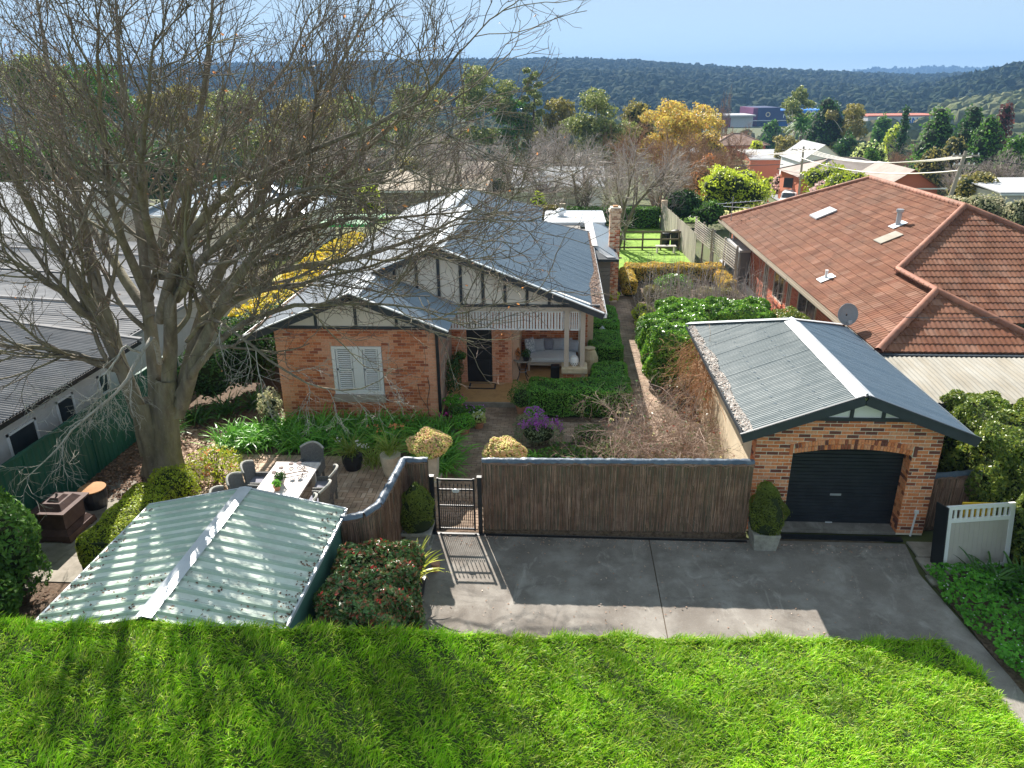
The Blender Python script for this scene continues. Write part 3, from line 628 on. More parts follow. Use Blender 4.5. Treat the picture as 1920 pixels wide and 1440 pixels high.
class Bricks:
    """collects the bricks of one building; flush() makes the first n (largest in view) objects, the rest one part"""
    def __init__(s, parent, org, n): s.p = parent; s.o = org; s.n = n; s.L = []
    def wall(s, axis, fixed, u0, u1, z0, z1, m, holes=(), top=None, course=.086, length=.25, h=.076, d=.016, gap=.01, pick=None, pri=0, off=0):
        r = 0; z = z0
        while z + h * .6 < z1:
            zt = min(z + h, z1); runs = [(u0, u1)]
            if top is not None:
                runs = [(a, b) for a, b in top(z + h / 2)]
            for (a, b, c, e) in holes:
                if z + h > c + .02 and z < e - .02:
                    nr = []
                    for (p, q) in runs:
                        if b <= p or a >= q: nr.append((p, q)); continue
                        if a > p: nr.append((p, a))
                        if b < q: nr.append((b, q))
                    runs = nr
            ph = (length / 2 if (r + off) % 2 else 0)
            for (p, q) in runs:
                u = math.floor((p - u0 - ph) / length) * length + u0 + ph
                while u < q - .02:
                    a = max(u, p); b = min(u + length - gap, q)
                    if b - a > .04:
                        mm = pick((a + b) / 2, z + h / 2) if pick else m
                        s.L.append((pri - z * .01, axis, fixed, (a + b) / 2, z + h / 2, b - a, zt - z, d, mm))
                    u += length
            z += course; r += 1
    def flush(s):
        s.L.sort(key=lambda t: t[0]); rest = {}
        for i, (pr, ax, fx, u, z, ln, h, d, m) in enumerate(s.L):
            me = _brick_mesh(ax, ln, h, d, m)
            loc = (u - s.o[0], fx - s.o[1], z - s.o[2]) if ax in ('-y', '+y') else (fx - s.o[0], u - s.o[1], z - s.o[2])
            if i < s.n: link("brick", me, s.p, loc)
            else: rest.setdefault(m.name, []).append((me, loc))
        if rest:
            V = []; F = []; mi = []; b = 0; ms = []
            for k, (mn, L) in enumerate(rest.items()):
                ms.append(bpy.data.materials[mn])
                for me, loc in L:
                    v = np.empty(len(me.vertices) * 3); me.vertices.foreach_get("co", v); v = v.reshape(-1, 3) + np.array(loc)
                    f = np.array([list(p.vertices) for p in me.polygons]); V.append(v); F.append(f + b); b += len(v); mi += [k] * len(f)
            me = mesh_np("brickwork", np.concatenate(V), [np.concatenate(F)], ms, midx=mi); link("brickwork", me, s.p, kind="stuff")

def sheets(parent, org, name, m, y0, y1, xr, zf, prof, per, width, sy=None, th=.0):
    """ribbed sheets side by side along y; xr(y) gives low and high x; prof(y) the rib height"""
    n = max(1, int(round((y1 - y0) / width))); w = (y1 - y0) / n
    for k in range(n):
        a = y0 + k * w; b = a + w + .02
        yy = np.linspace(a, min(b, y1), per + 1); V = []
        for j, y in enumerate(yy):
            xa, xb = xr(min(max(y, y0), y1)); dz = prof(y) + .004 * (1 - j / per)
            for x in np.linspace(xa, xb, 3): V.append((x, y, zf(x) + dz))
        i = np.arange(len(yy) * 3).reshape(-1, 3)
        F = np.stack([i[:-1, :-1], i[:-1, 1:], i[1:, 1:], i[1:, :-1]], -1).reshape(-1, 4)
        obj_np(name, np.array(V), F, m, parent, org)

def corr(p=.076, amp=.0095): return lambda y: amp * math.cos(2 * math.pi * y / p)

def box_pts(lo, hi, r, n, g, skip_bottom=True):
    lo = np.array(lo, float); hi = np.array(hi, float); d = hi - lo
    A = np.array([d[1] * d[2], d[1] * d[2], d[0] * d[2], d[0] * d[2], d[0] * d[1], 0 if skip_bottom else d[0] * d[1]])
    f = g.choice(6, n, p=A / A.sum()); P = lo + d * g.uniform(0, 1, (n, 3))
    for k in range(6):
        P[f == k, k // 2] = (hi if k % 2 == 0 else lo)[k // 2]
    q = np.clip(P, lo + r, hi - r); Nn = norm(P - q)
    return q + Nn * r, Nn

def bump(P, s=1.0, a=.04):
    return a * (np.sin(P[:, 0] * 4.1 * s + 1.7 * np.sin(P[:, 1] * 3.3 * s)) * np.sin(P[:, 2] * 4.7 * s + P[:, 1] * 2.9 * s) + .6 * np.sin(P[:, 0] * 9 * s + P[:, 2] * 7 * s) * np.sin(P[:, 1] * 8 * s))

def hedge(name, label, cat, boxes, m, leaf=.06, dens=900, r=.16, seed=0, group=None, tilt=.55, rough=.04, extra=None, wd=.55, core=.1):
    """boxes: list of (lo, hi) forming one clipped hedge"""
    g = rng(seed); lo0 = np.array(boxes[0][0], float); hi0 = np.array(boxes[0][1], float)
    org = ((lo0[0] + hi0[0]) / 2, (lo0[1] + hi0[1]) / 2, lo0[2]); root = thing(name, label, cat, org, group=group)
    vs = []; mb = MB()
    for lo, hi in boxes:
        lo = np.array(lo, float); hi = np.array(hi, float); d = hi - lo
        n = int(dens * (2 * d[2] * (d[0] + d[1]) + d[0] * d[1])); P, Nn = box_pts(lo, hi, min(r, d.min() * .48), n, g)
        P = P + Nn * (bump(P, 1, rough)[:, None] - .05 * g.random((n, 1)) ** 2)
        keep = np.ones(n, bool)
        for lo2, hi2 in boxes:
            if lo2 is not lo and not np.allclose(lo2, lo):
                keep &= ~((P > np.array(lo2) + .1).all(1) & (P < np.array(hi2) - .1).all(1))
        vs.append(leaf_cards(P[keep], Nn[keep], leaf, wd, g, tilt))
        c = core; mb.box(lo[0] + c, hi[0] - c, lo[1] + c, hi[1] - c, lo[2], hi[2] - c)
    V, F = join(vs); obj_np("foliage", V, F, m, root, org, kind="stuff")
    mb.build("shade_core", M['core'], root, org)
    if extra: extra(root, org, g)
    return root

def blob_pts(c, rad, n, g, lumps=.12, flat=-.6, seed=0, inner=.25):
    d = norm(g.normal(size=(n, 3))); d = d[d[:, 2] > flat]
    k = 1 + lumps * (np.sin(d[:, 0] * 5 + seed) * np.sin(d[:, 1] * 5 + 2 * seed) + .7 * np.sin(d[:, 2] * 7 + seed + d[:, 0] * 4)) - inner * g.random(len(d)) ** 3
    P = np.array(c) + d * k[:, None] * np.array(rad)
    return P, norm(d / np.array(rad))

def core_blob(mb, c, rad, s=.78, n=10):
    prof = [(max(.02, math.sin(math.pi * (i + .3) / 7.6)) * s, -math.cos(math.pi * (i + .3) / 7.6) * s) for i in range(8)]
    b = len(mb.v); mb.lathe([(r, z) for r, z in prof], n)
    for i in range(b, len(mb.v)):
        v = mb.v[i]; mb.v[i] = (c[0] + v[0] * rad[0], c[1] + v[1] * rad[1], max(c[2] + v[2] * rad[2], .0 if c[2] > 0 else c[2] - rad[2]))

def shrub(name, label, cat, blobs, m, leaf=.07, dens=650, seed=0, group=None, tilt=.6, wd=.5, lumps=.12, stems=0, extra=None, core=True, inner=.25, down=0.0, base=None):
    g = rng(seed + 100); c0 = blobs[0][0]; org = base or (c0[0], c0[1], max(0.0, c0[2] - blobs[0][1][2]))
    root = thing(name, label, cat, org, group=group); vs = []; mb = MB()
    for j, (c, rad) in enumerate(blobs):
        a = 4 * math.pi * ((rad[0] * rad[1] + rad[0] * rad[2] + rad[1] * rad[2]) / 3); n = int(a * dens)
        P, Nn = blob_pts(c, rad, n, g, lumps, seed=seed + j, inner=inner); vs.append(leaf_cards(P, Nn, leaf, wd, g, tilt, down))
        if core: core_blob(mb, c, rad, .8 if core is True else core)
    V, F = join(vs); obj_np("foliage", V, F, m, root, org, kind="stuff")
    if core: mb.build("shade_core", M['core'], root, org, smooth=True)
    if stems:
        P, RR = grow(np.array([[org[0], org[1], org[2]]] * stems) + g.normal(0, .04, (stems, 3)) * [1, 1, 0], np.stack([g.normal(0, .35, stems), g.normal(0, .35, stems), np.ones(stems)], 1), (c0[2] - org[2]) + blobs[0][1][2] * .7, np.full(stems, .02), np.full(stems, .008), 5, .12, .05, g)
        V, F = tubes(P, RR, 4); obj_np("stem", V, F, M['trunk'], root, org)
    if extra: extra(root, org, g)
    return root

# ------------------------------------------------------------------ garage
GO = (6.2, 14.55, 0)
ga = thing("brick_garage", "small brick garage with black roller door and blue grey tin roof", "garage", GO)
YF = 14.55; gx0, gx1 = 4.26, 8.13; ox0, ox1 = 5.06, 7.56
XR, ZR, ZE, SL = 6.27, 3.46, 2.56, .387
rz = lambda x: ZR - SL * abs(x - XR)
def arch(x): return 1.99 + .13 * (1 - ((x - 6.31) / 1.25) ** 2)
mb = MB()
mb.box(gx0 + .01, ox0, YF + .008, YF + .34, 0, 2.42); mb.box(ox1, gx1 - .01, YF + .008, YF + .34, 0, 2.42)
pts = [(gx0 + .01, 2.42)] + [(ox0, 2.42)] + [(ox0, arch(ox0) + .01)] + [(x, arch(x) + .01) for x in np.linspace(ox0 + .1, ox1 - .1, 16)] + [(ox1, arch(ox1) + .01), (ox1, 2.42), (gx1 - .01, 2.42)]
xs_ = list(np.linspace(ox0, ox1, 20))
for a, b in zip(xs_[:-1], xs_[1:]): mb.poly([(a, YF + .008, arch(a)), (b, YF + .008, arch(b)), (b, YF + .008, 2.421), (a, YF + .008, 2.421)], (0, .33, 0))
mb.poly([(gx0 + .01, YF + .009, 2.42), (gx1 - .01, YF + .009, 2.42), (gx1 - .01, YF + .009, rz(gx1) - .09), (6.27 + .85, YF + .009, 2.8), (6.27 - .85, YF + .009, 2.8), (gx0 + .01, YF + .009, rz(gx0) - .09)], (0, .32, 0))
mb.build("front_wall", M['mortar'], ga, GO)
BK = Bricks(ga, GO, 300)
def gtop(z):
    if z < 2.44: return [(gx0, gx1)]
    h = (ZR - .1 - z) / SL; return [(max(gx0, XR - h), min(gx1, XR + h))]
def ghole(z): pass
holes = [(ox0, ox1, -.1, 1.95)]
_old = gtop
def gtop2(z):
    L = _old(z)
    if z < 2.36:
        t = (z - .19 - 1.99) / .13
        if t < 0: L = [(gx0, ox0 - .07), (ox1 + .07, gx1)] if z > 1.93 else L
        elif t < 1: h = 1.25 * math.sqrt(1 - t) + .06; L = [(gx0, 6.31 - h), (6.31 + h, gx1)]
    return L
BK.wall('-y', YF + .008, gx0, gx1, .05, 2.8, M['brick_mix'], holes=holes, top=gtop2, d=.007, h=.072, gap=.015, pri=0)
BK.wall('-x', ox1, YF + .01, YF + .33, .05, 1.98, M['brick_mix'], d=.012, pri=2)
BK.wall('+x', gx1 - .01, YF + .01, YF + .33, .05, 2.4, M['brick_mix'], d=.012, pri=3)
BK.wall('-x', gx0 + .01, YF + .01, YF + .33, .05, 2.3, M['brick_mix'], d=.012, pri=1)
BK.flush()
for ring, (b0, hgt, n_) in enumerate(((.0, .108, 36), (.118, .108, 36))):
    for k in range(n_):
        x = ox0 + .03 + (ox1 - ox0 - .06) * (k + .5) / n_; w = (ox1 - ox0 - .06) / n_ - .011; t = (x - 6.31) * .17
        z = arch(x) + b0; c, s_ = math.cos(t), math.sin(t); b = MB()
        P = [(x + p * c + q * s_, z - p * s_ + q * c) for p, q in ((-w / 2, 0), (w / 2, 0), (w / 2, hgt), (-w / 2, hgt))]
        b.poly([(p, YF - .012, q) for p, q in P], (0, .03, 0)); b.build("arch_brick", M['brick_mix'], ga, GO)
for sx in (ox0 - .045, ox1 + .045):
    b = MB(); b.box(sx - .035, sx + .035, YF - .012, YF + .02, 1.955, 2.2); b.build("arch_brick", M['brick_mix'], ga, GO)
mb = MB(); mb.box(gx0 + .005, gx0 + .12, YF + .345, 21.6, 0, 2.5); mb.box(gx1 - .12, gx1 - .005, YF + .345, 21.6, 0, 2.5); mb.box(gx0 + .12, gx1 - .12, 21.45, 21.6, 0, 2.5)
mb.build("side_wall", M['render'], ga, GO)
b = MB(); b.box(ox0 - .02, ox1 + .02, YF + .02, YF + .6, -.02, .055); b.build("threshold", M['concrete'], ga, GO)
# roller door
V = []; zz = []; z = .06
while z < 2.2: zz += [(z, 0), (z + .055, .0), (z + .062, -.024), (z + .078, -.024), (z + .084, 0)]; z += .088
for (z, d) in zz: V += [(ox0 - .03, YF + .36 + d, z), (ox1 + .03, YF + .36 + d, z)]
i = np.arange(len(V)).reshape(-1, 2); F = np.stack([i[:-1, 0], i[:-1, 1], i[1:, 1], i[1:, 0]], -1)
rd = obj_np("roller_door", np.array(V), F, M['rollerdoor'], ga, GO)
b = MB(); b.box(6.12, 6.36, YF + .325, YF + .34, .78, .83); b.build("lock_plate", M['greymetal'], rd, GO)
b = MB(); b.box(6.12, 6.27, YF + .33, YF + .35, .06, .085); b.build("lift_handle", M['zinc'], rd, GO)
# roof
y0, y1, yr = 14.3, 22.0, 19.62
def xl(y): return (3.92, XR) if y < yr else (3.92, XR - (y - yr) * (XR - 3.92) / (y1 - yr) + .0)
def xrr(y): return (8.62, XR) if y < yr else (8.62, XR + (y - yr) * (8.62 - XR) / (y1 - yr))
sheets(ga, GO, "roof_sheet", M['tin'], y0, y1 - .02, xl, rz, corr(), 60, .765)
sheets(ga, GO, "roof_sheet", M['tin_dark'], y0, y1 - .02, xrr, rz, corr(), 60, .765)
b = MB(); b._add([(3.92, y1, ZE), (8.62, y1, ZE), (XR, yr, ZR)], [(0, 1, 2)]); b.build("hip_sheet", M['tin'], ga, GO)
b = MB()
for s in (-1, 1):
    b.poly([(XR, y0 - .02, ZR + .03), (XR, yr + .1, ZR + .03), (XR + s * .2, yr - .05, rz(XR + .2) + .018), (XR + s * .2, y0 - .02, rz(XR + .2) + .018)], (0, 0, .006))
b.tube([(XR, y0 - .02, ZR + .035), (XR, yr + .05, ZR + .035)], .028, 8)
b.build("ridge_capping", M['zinc'], ga, GO)
b = MB()
for xe in (3.92, 8.62):
    b.beam((XR, yr, ZR + .02), (xe, y1, ZE + .03), .26, .015)
b.build("hip_capping", M['zinc'], ga, GO)
for s, xe in ((-1, 3.88), (1, 8.66)):
    b = MB(); b.box(min(xe, xe - s * .11), max(xe, xe - s * .11), y0 + .02, y1, ZE - .11, ZE - .1); b.box(min(xe, xe + s * .008), max(xe, xe + s * .008), y0 + .02, y1, ZE - .11, ZE - .005)
    b.build("gutter", M['charcoal'] if s < 0 else M['tin_dark'], ga, GO)
g = rng(5); n = 2600; y = g.uniform(y0 + .05, y1 - .3, n); wv = .16 + .10 * np.abs(np.sin(y * 1.7 + 1)) * np.abs(np.sin(y * .6)); x = 3.9 + wv * g.random(n) ** .8
P = np.stack([x, y, ZR - SL * (XR - x) + .018 + .01 * g.random(n)], 1); V, F = leaf_cards(P, np.tile([-.3, 0, 1.], (n, 1)), .06, .7, g, .25)
obj_np("gutter_litter", V, F, mat("bleached gutter litter", [(.36, .33, .3), (.45, .42, .39), (.3, .22, .17), (.5, .47, .44), (.42, .39, .35)], 'isl', rough=.9), ga, GO, kind="stuff")
b = MB()
for s, xe in ((-1, 3.86), (1, 8.68)):
    b.beam((XR + s * .02, y0 - .03, ZR - .085), (xe, y0 - .03, ZE - .095), .045, .22, up=(0, 0, 1))
    b.beam((XR, y0 - .035, ZR + .012), (xe, y0 - .035, ZE + .0), .06, .03)
b.build("bargeboard", M['charcoal'], ga, GO)
b = MB(); b.poly([(XR - 1.35, YF - .005, 2.86), (XR + 1.35, YF - .005, 2.86), (XR, YF - .005, 3.34)], (0, .05, 0)); b.build("gable_panel", M['panel_white'], ga, GO)
b = MB(); b.box(XR - 1.5, XR + 1.5, YF - .05, YF + .01, 2.79, 2.86); b.build("gable_beam", M['charcoal'], ga, GO)
for bx in (-.13, .52, -.75):
    b = MB(); b.box(XR + bx - .035, XR + bx + .035, YF - .04, YF - .002, 2.855, ZR - .12 - SL * abs(bx)); b.build("gable_batten", M['charcoal'], ga, GO)
b = MB(); b.lathe([(.05, 0), (.05, .06), (.02, .09)], 8, (XR - .12, y0 + .08, 3.24)); b.build("flood_light", M['black'], ga, GO)
b = MB()
for yq in np.arange(y0 + .12, y1 - .5, .38):
    for fx in (.35, .68):
        xa, xb = xl(yq); xx = xa + (XR - 3.92) * fx
        if xx < xb - .1: b.box(xx - .03, xx + .03, yq - .006, yq + .006, rz(xx) + .01, rz(xx) + .018)
b.build("screw_row", M['tin_dark'], ga, GO, kind="stuff")
pp = MB(); pp.tube([(7.86, YF - .03, 0), (7.88, YF - .035, .62)], .022, 8); pp.box(7.84, 7.92, YF - .06, YF - .004, .58, .66)
tag(pp.build("drain_pipe", M['plastic'], None, (7.87, YF - .03, 0)), "short white plastic pipe up the garage's right brick pier", "pipe")

# ------------------------------------------------------------------ brushwood fences, gate, drain
def brush_fence(label, pts, tops, base=.06, seed=0, dens=330, sides=(1, -1), group="brushwood fences"):
    org = (pts[0][0], pts[0][1], 0); root = thing("brush_fence", label, "fence", org, group=group); g = rng(seed); Vs = []; mbk = MB(); cap = []; roll = []; wires = MB(); plinth = MB()
    for (a, b, za, zb) in zip(pts[:-1], pts[1:], tops[:-1], tops[1:]):
        a = np.array([a[0], a[1]]); b = np.array([b[0], b[1]]); L = np.linalg.norm(b - a); t = (b - a) / L; nn = np.array([t[1], -t[0]])
        mbk.poly([(a[0] - nn[0] * .03, a[1] - nn[1] * .03, base), (b[0] - nn[0] * .03, b[1] - nn[1] * .03, base), (b[0] - nn[0] * .03, b[1] - nn[1] * .03, zb - .05), (a[0] - nn[0] * .03, a[1] - nn[1] * .03, za - .05)], (nn[0] * .06, nn[1] * .06, 0))
        for s in sides:
            n = int(L * dens); u = g.uniform(0, 1, n); q = a + np.outer(u, b - a) + np.outer(.035 * s + .012 * g.normal(size=n) * 1.0, nn)
            zt = za + (zb - za) * u - .03; z0 = g.uniform(base, base + .75 * (zt - base)); z0[: n // 3] = base + g.uniform(0, .04, n // 3); ln = g.uniform(.5, 1.3, n); z1 = np.minimum(z0 + ln, zt)
            P = np.empty((n, 3, 3)); P[:, 0] = np.c_[q, z0]; P[:, 2] = np.c_[q + np.outer(g.normal(0, .022, n), t) + np.outer(g.normal(0, .006, n), nn), z1]; P[:, 1] = (P[:, 0] + P[:, 2]) / 2 + g.normal(0, .006, (n, 3)); 
            Vs.append(tubes(P, np.full((n, 3), 1.0) * g.uniform(.003, .0075, (n, 1)), 3))
            m_ = int(L * 70); u0 = g.uniform(0, 1, m_); lu = g.uniform(.25, .6, m_) / L; P = np.empty((m_, 4, 3))
            for k in range(4):
                uu = np.clip(u0 + lu * k / 3, 0, 1); q = a + np.outer(uu, b - a) + np.outer(.05 * s + .018 * g.normal(size=m_), nn); P[:, k] = np.c_[q, za + (zb - za) * uu - .06 - .035 * np.abs(g.normal(size=m_))]
            roll.append(tubes(P, np.full((m_, 4), .006), 3))
            for zw in (.45, 1.0, 1.45):
                if zw < min(za, zb) - .15: wires.beam((*(a + nn * .052 * s), zw), (*(b + nn * .052 * s), zw), .003, .003)
        n = max(2, int(L / .07)); V = []
        for k in range(n + 1):
            u = k / n; p = a + (b - a) * u; z = za + (zb - za) * u; jit = g.normal(0, .008, 5)
            for j, (o, dz) in enumerate(((-.085, -.055), (-.06, .0), (0, .018), (.06, .0), (.085, -.055))):
                V.append((p[0] + nn[0] * o + t[0] * 0, p[1] + nn[1] * o, z + dz + jit[j] * (1.3 if j in (0, 4) else 1)))
        i = np.arange((n + 1) * 5).reshape(-1, 5); cap.append((np.array(V), np.stack([i[:-1, :-1], i[:-1, 1:], i[1:, 1:], i[1:, :-1]], -1).reshape(-1, 4)))
        plinth.beam((*a, base / 2 - .01), (*b, base / 2 - .01), .2, base + .02)
    mbk.build("fence_core", M['timber_dark'], root, org)
    V, F = join(Vs); obj_np("brushwood", V, F, M['brush'], root, org, kind="stuff")
    V, F = join(roll); obj_np("top_bundle", V, F, M['brush'], root, org, kind="stuff")
    V, F = join(cap); obj_np("capping", V, F, M['tar'], root, org, smooth=True)
    if wires.v: wires.build("binding_wire", M['timber_dark'], root, org)
    plinth.build("plinth", M['soil'], root, org)
    return root
brush_fence("long straight brushwood fence between the garden gate and the garage", [(-1.66, 14.28), (4.22, 14.42)], [1.85, 1.87], seed=21)
brush_fence("short brushwood fence that turns the corner behind the left topiary", [(-2.84, 14.2), (-3.38, 14.2), (-3.44, 13.2), (-3.5, 12.35), (-3.72, 12.0), (-4.15, 11.9)], [1.87, 1.88, 1.87, 1.86, 1.84, 1.8], seed=22)
brush_fence("dark brushwood panel in shade right of the garage, under the tall hedge", [(8.2, 14.86), (9.5, 15.1)], [1.38, 1.38], base=.02, seed=23, sides=(1,))
gt = thing("garden_gate", "black metal spear top garden gate between the two brush fences", "gate", (-2.2, 14.2, 0))
for x in (-2.78, -1.72): b = MB(); b.box(x - .045, x + .045, 14.155, 14.245, 0, 1.43); b.box(x - .055, x + .055, 14.145, 14.255, 1.43, 1.455); b.build("gate_post", M['black'], gt, (-2.2, 14.2, 0))
for x in (-2.65, -1.85): b = MB(); b.box(x - .02, x + .02, 14.18, 14.22, .06, 1.4); b.build("stile", M['black'], gt, (-2.2, 14.2, 0))
for z, h in ((1.36, .04), (1.11, .035), (.70, .035), (.1, .04)):
    b = MB(); b.box(-2.63, -1.87, 14.185, 14.215, z - h / 2, z + h / 2); b.build("rail", M['greymetal'] if False else M['black'], gt, (-2.2, 14.2, 0))
for k in range(17):
    x = -2.60 + .7 * k / 16; long_ = k % 2 == 1; zt = 1.2 if long_ else .77
    b = MB(); b.box(x - .007, x + .007, 14.193, 14.207, .1, zt); b.lathe([(.007, 0), (.017, .02), (.0, .075)], 4, (x, 14.2, zt)); b.build("picket", M['black'], gt, (-2.2, 14.2, 0))
b = MB(); b.lathe([(.085, 0), (.085, .012)], 16); o = b.build("name_plate", M['zinc'], gt); o.location = (-.05, -.03, 1.1); o.rotation_euler = (R(90), 0, 0); o.scale = (1, .55, 1)
dg = MB(); dg.box(-2.8, 4.2, 14.09, 14.17, -.02, .006)
for k in range(230): dg.box(-2.79 + k * .0303, -2.775 + k * .0303, 14.085, 14.175, .006, .012)
tag(dg.build("drain_grate", M['black'], None, (-2.8, 14.1, 0)), "narrow black drain grate along the foot of the brush fence and gate", "drain")
dg = MB(); dg.box(5.0, 7.62, 14.3, 14.44, -.02, .02)
for k in range(70): dg.box(5.01 + k * .037, 5.03 + k * .037, 14.295, 14.445, .02, .026)
tag(dg.build("drain_grate", M['black'], None, (5.0, 14.35, 0)), "black drain grate across the garage doorway", "drain")

# leaning gate, topiaries, yellow flax
lg = thing("leaning_gate", "white framed taupe gate leaf propped up beside the driveway", "gate leaf", (7.93, 13.25, 0), rz=R(9))
def lb_(nm, m, *bx):
    b = MB()
    for q in bx: b.box(*q)
    o = b.build(nm, m, lg); o.rotation_euler = (R(-9), 0, 0); return o
for x in (0, 1.36): lb_("stile", M['white'], (x, x + .1, -.03, .03, .02, 1.42))
for z in (1.34, 1.06, .02): lb_("rail", M['white'], (.1, 1.36, -.028, .028, z, z + .08))
for k in range(10): lb_("baluster", M['white'], (.16 + k * .12, .21 + k * .12, -.015, .015, 1.14, 1.34))
for k in range(12): lb_("board", M['taupe'], (.1 + k * .105, .202 + k * .105, -.012, .012, .1, 1.06))
o = lb_("side_edge", M['black'], (-.03, -.002, -.06, .3, .0, 1.4))
yb = MB(); yb.box(8.3, 8.95, 13.66, 13.7, .1, 1.38); tag(yb.build("yellow_board", M['yellow'], None, (8.6, 13.68, 0)), "yellow board showing through the slots of the leaning white gate", "board")
def egg(c, h, r, n, g):
    t = g.random(n) ** .85; a = g.uniform(0, 2 * np.pi, n); rr = r * np.clip(np.sin(np.pi * (t * .86 + .14)) ** .62 * (1 - .38 * t), .02, 1)
    P = np.c_[c[0] + rr * np.cos(a), c[1] + rr * np.sin(a), c[2] + t * h]; Nn = norm(np.c_[np.cos(a), np.sin(a), (t - .4) * 1.6])
    P += Nn * (bump(P, 1.1, .06)[:, None] + bump(P + 3, 2.3, .025)[:, None] - .05 * g.random((n, 1)) ** 2 + .05 * (g.random((n, 1)) > .985)); return P, Nn
for (x, y, lab, plab, lean, sd, pm, zs) in ((-3.05, 13.72, "conical clipped topiary at the garden gate, in a stone trough", "grey carved stone trough under the topiary by the gate", 0, 31, 'greystone', .44),
                               (4.5, 14.02, "conical clipped topiary beside the roller door, in a square pot", "square concrete pot under the topiary at the garage pier", 0, 32, 'greystone', .42)):
    g = rng(sd); b = MB()
    if sd == 31: b.poly([(x - .3, y - .28, 0), (x + .3, y - .28, 0), (x + .3, y + .28, 0), (x - .3, y + .28, 0)], (0, 0, .06)); b.box(x - .25, x + .25, y - .23, y + .23, .06, .36); b.box(x - .33, x + .33, y - .3, y + .3, .36, zs)
    else: b.poly([(x - .24, y - .24, 0), (x + .24, y - .24, 0), (x + .24, y + .24, 0), (x - .24, y + .24, 0)], (0, 0, .03)); b._add([(x - .24, y - .24, .03), (x + .24, y - .24, .03), (x + .24, y + .24, .03), (x - .24, y + .24, .03), (x - .29, y - .29, zs), (x + .29, y - .29, zs), (x + .29, y + .29, zs), (x - .29, y + .29, zs)], [(4, 5, 6, 7), (0, 1, 5, 4), (1, 2, 6, 5), (2, 3, 7, 6), (3, 0, 4, 7)])
    tag(b.build("planter", M[pm], None, (x, y, 0), bevel=.015), plab, "planter")
    rt = thing("topiary", lab, "topiary", (x, y, zs), group="clipped topiary cones"); P, Nn = egg((x, y, zs), 1.13, .45, 9000, g); V, F = leaf_cards(P, Nn, .04, .6, g, .6)
    obj_np("foliage", V, F, M['boxolive'], rt, (x, y, zs), kind="stuff")
    b = MB(); b.lathe([(.3, .02), (.37, .25), (.33, .5), (.22, .85), (.08, 1.06)], 12, (x, y, zs)); b.build("shade_core", M['core'], rt, (x, y, zs), smooth=True)
def potplant(label, x, y, z0, pot, leafmat, n, L, Wd, droop, up, seed, potlabel, potmat='black', spread=.06, name="strap_plant", cat="plant", flowers=None, group=None):
    g = rng(seed); b = MB(); b.lathe(pot, 18, (x, y, z0)); h = pot[-1][1]
    if potlabel: tag(b.build("plant_pot", M[potmat], None, (x, y, z0), smooth=False), potlabel, "pot")
    org = (x, y, z0 + h - .03); rt = thing(name, label, cat, org, group=group)
    B = np.c_[g.normal(0, spread, n) + x, g.normal(0, spread, n) + y, np.full(n, org[2])]; a = g.uniform(0, 6.28, n)
    D = np.c_[np.cos(a), np.sin(a), g.uniform(up * .5, up * 2, n)]; V, F = straps(B, D, L, Wd, g, droop, 7); obj_np("leaves", V, F, M[leafmat], rt, org, kind="stuff")
    if flowers: flowers(rt, org, g)
    return rt
potplant("yellow green strap leaved plant arching from a black pot by the red tipped shrub", -2.82, 11.95, 0, [(.18, 0), (.24, .3), (.25, .42), (.24, .42)], 'flax', 70, .78, .042, 1.1, 1.5, 41, "black plastic pot standing on the driveway below the red tipped shrub", spread=.07,
         flowers=lambda rt, org, g: obj_np("dead_leaves", *straps(np.c_[g.normal(0, .09, 40) + org[0], g.normal(0, .09, 40) + org[1], np.full(40, org[2] + .02)], np.c_[g.normal(0, 1, 40), g.normal(0, 1, 40), g.uniform(.1, .8, 40)], .22, .02, g, 1.6), M['vine'], rt, org, kind="stuff"))
b = MB(); b.lathe([(.07, 0), (.1, .2), (.1, .2)], 12, (-2.52, 12.75, 0)); tag(b.build("plant_pot", M['terracotta'], None, (-2.52, 12.75, 0)), "small terracotta pot half hidden behind the yellow strap plant", "pot")
# ------------------------------------------------------------------ brick cottage
CO = (-3.8, 22.4, 0)
ho = thing("brick_cottage", "brick cottage with half timbered gables, slatted verandah and slate blue tin roof", "house", CO)
CX, CZ, CS = -3.8, 4.93, .4
ml = lambda x: CZ - CS * abs(x - CX)           # main roof height
def bb(nm, m, *bx, parent=None, **k):
    b = MB()
    for q in bx: b.box(*q)
    return b.build(nm, M[m] if isinstance(m, str) else m, parent or ho, CO, **k)
bb("room_wall", 'mortar_pink', (-8.29, -6.66, 20.008, 20.3, 0, 2.97), (-5.16, -3.58, 20.008, 20.3, 0, 2.97), (-6.66, -5.16, 20.008, 20.3, 0, .72), (-6.66, -5.16, 20.008, 20.3, 2.43, 2.97),
   (-8.29, -8.05, 20.3, 34, 0, 2.9), (-3.8, -3.58, 20.3, 22.97, 0, 2.97))
bb("porch_wall", 'mortar_pink', (-3.58, -3.06, 22.978, 23.2, 0, 3.0), (-2.22, -1.56, 22.978, 23.3, 0, 3.0), (-3.06, -2.22, 22.978, 23.2, 2.3, 3.0), (-1.58, -1.35, 23.3, 25.3, 0, 3.0), (-1.35, 1.0, 25.3, 25.5, 0, 3.0), (1.0, 1.2, 25.3, 34, 0, 2.85))
BC = Bricks(ho, CO, 300)
def pick(u, z):
    if u < -7.95 or u > -3.85 or (-6.95 < u < -4.9 and 1.0 < z < 2.75 and (u < -6.66 or u > -5.16 or z > 2.42)) and ((u * 7.7 + z * 3.1) % 1) < .8: return M['brick_pink']
    return M['brick_cott']
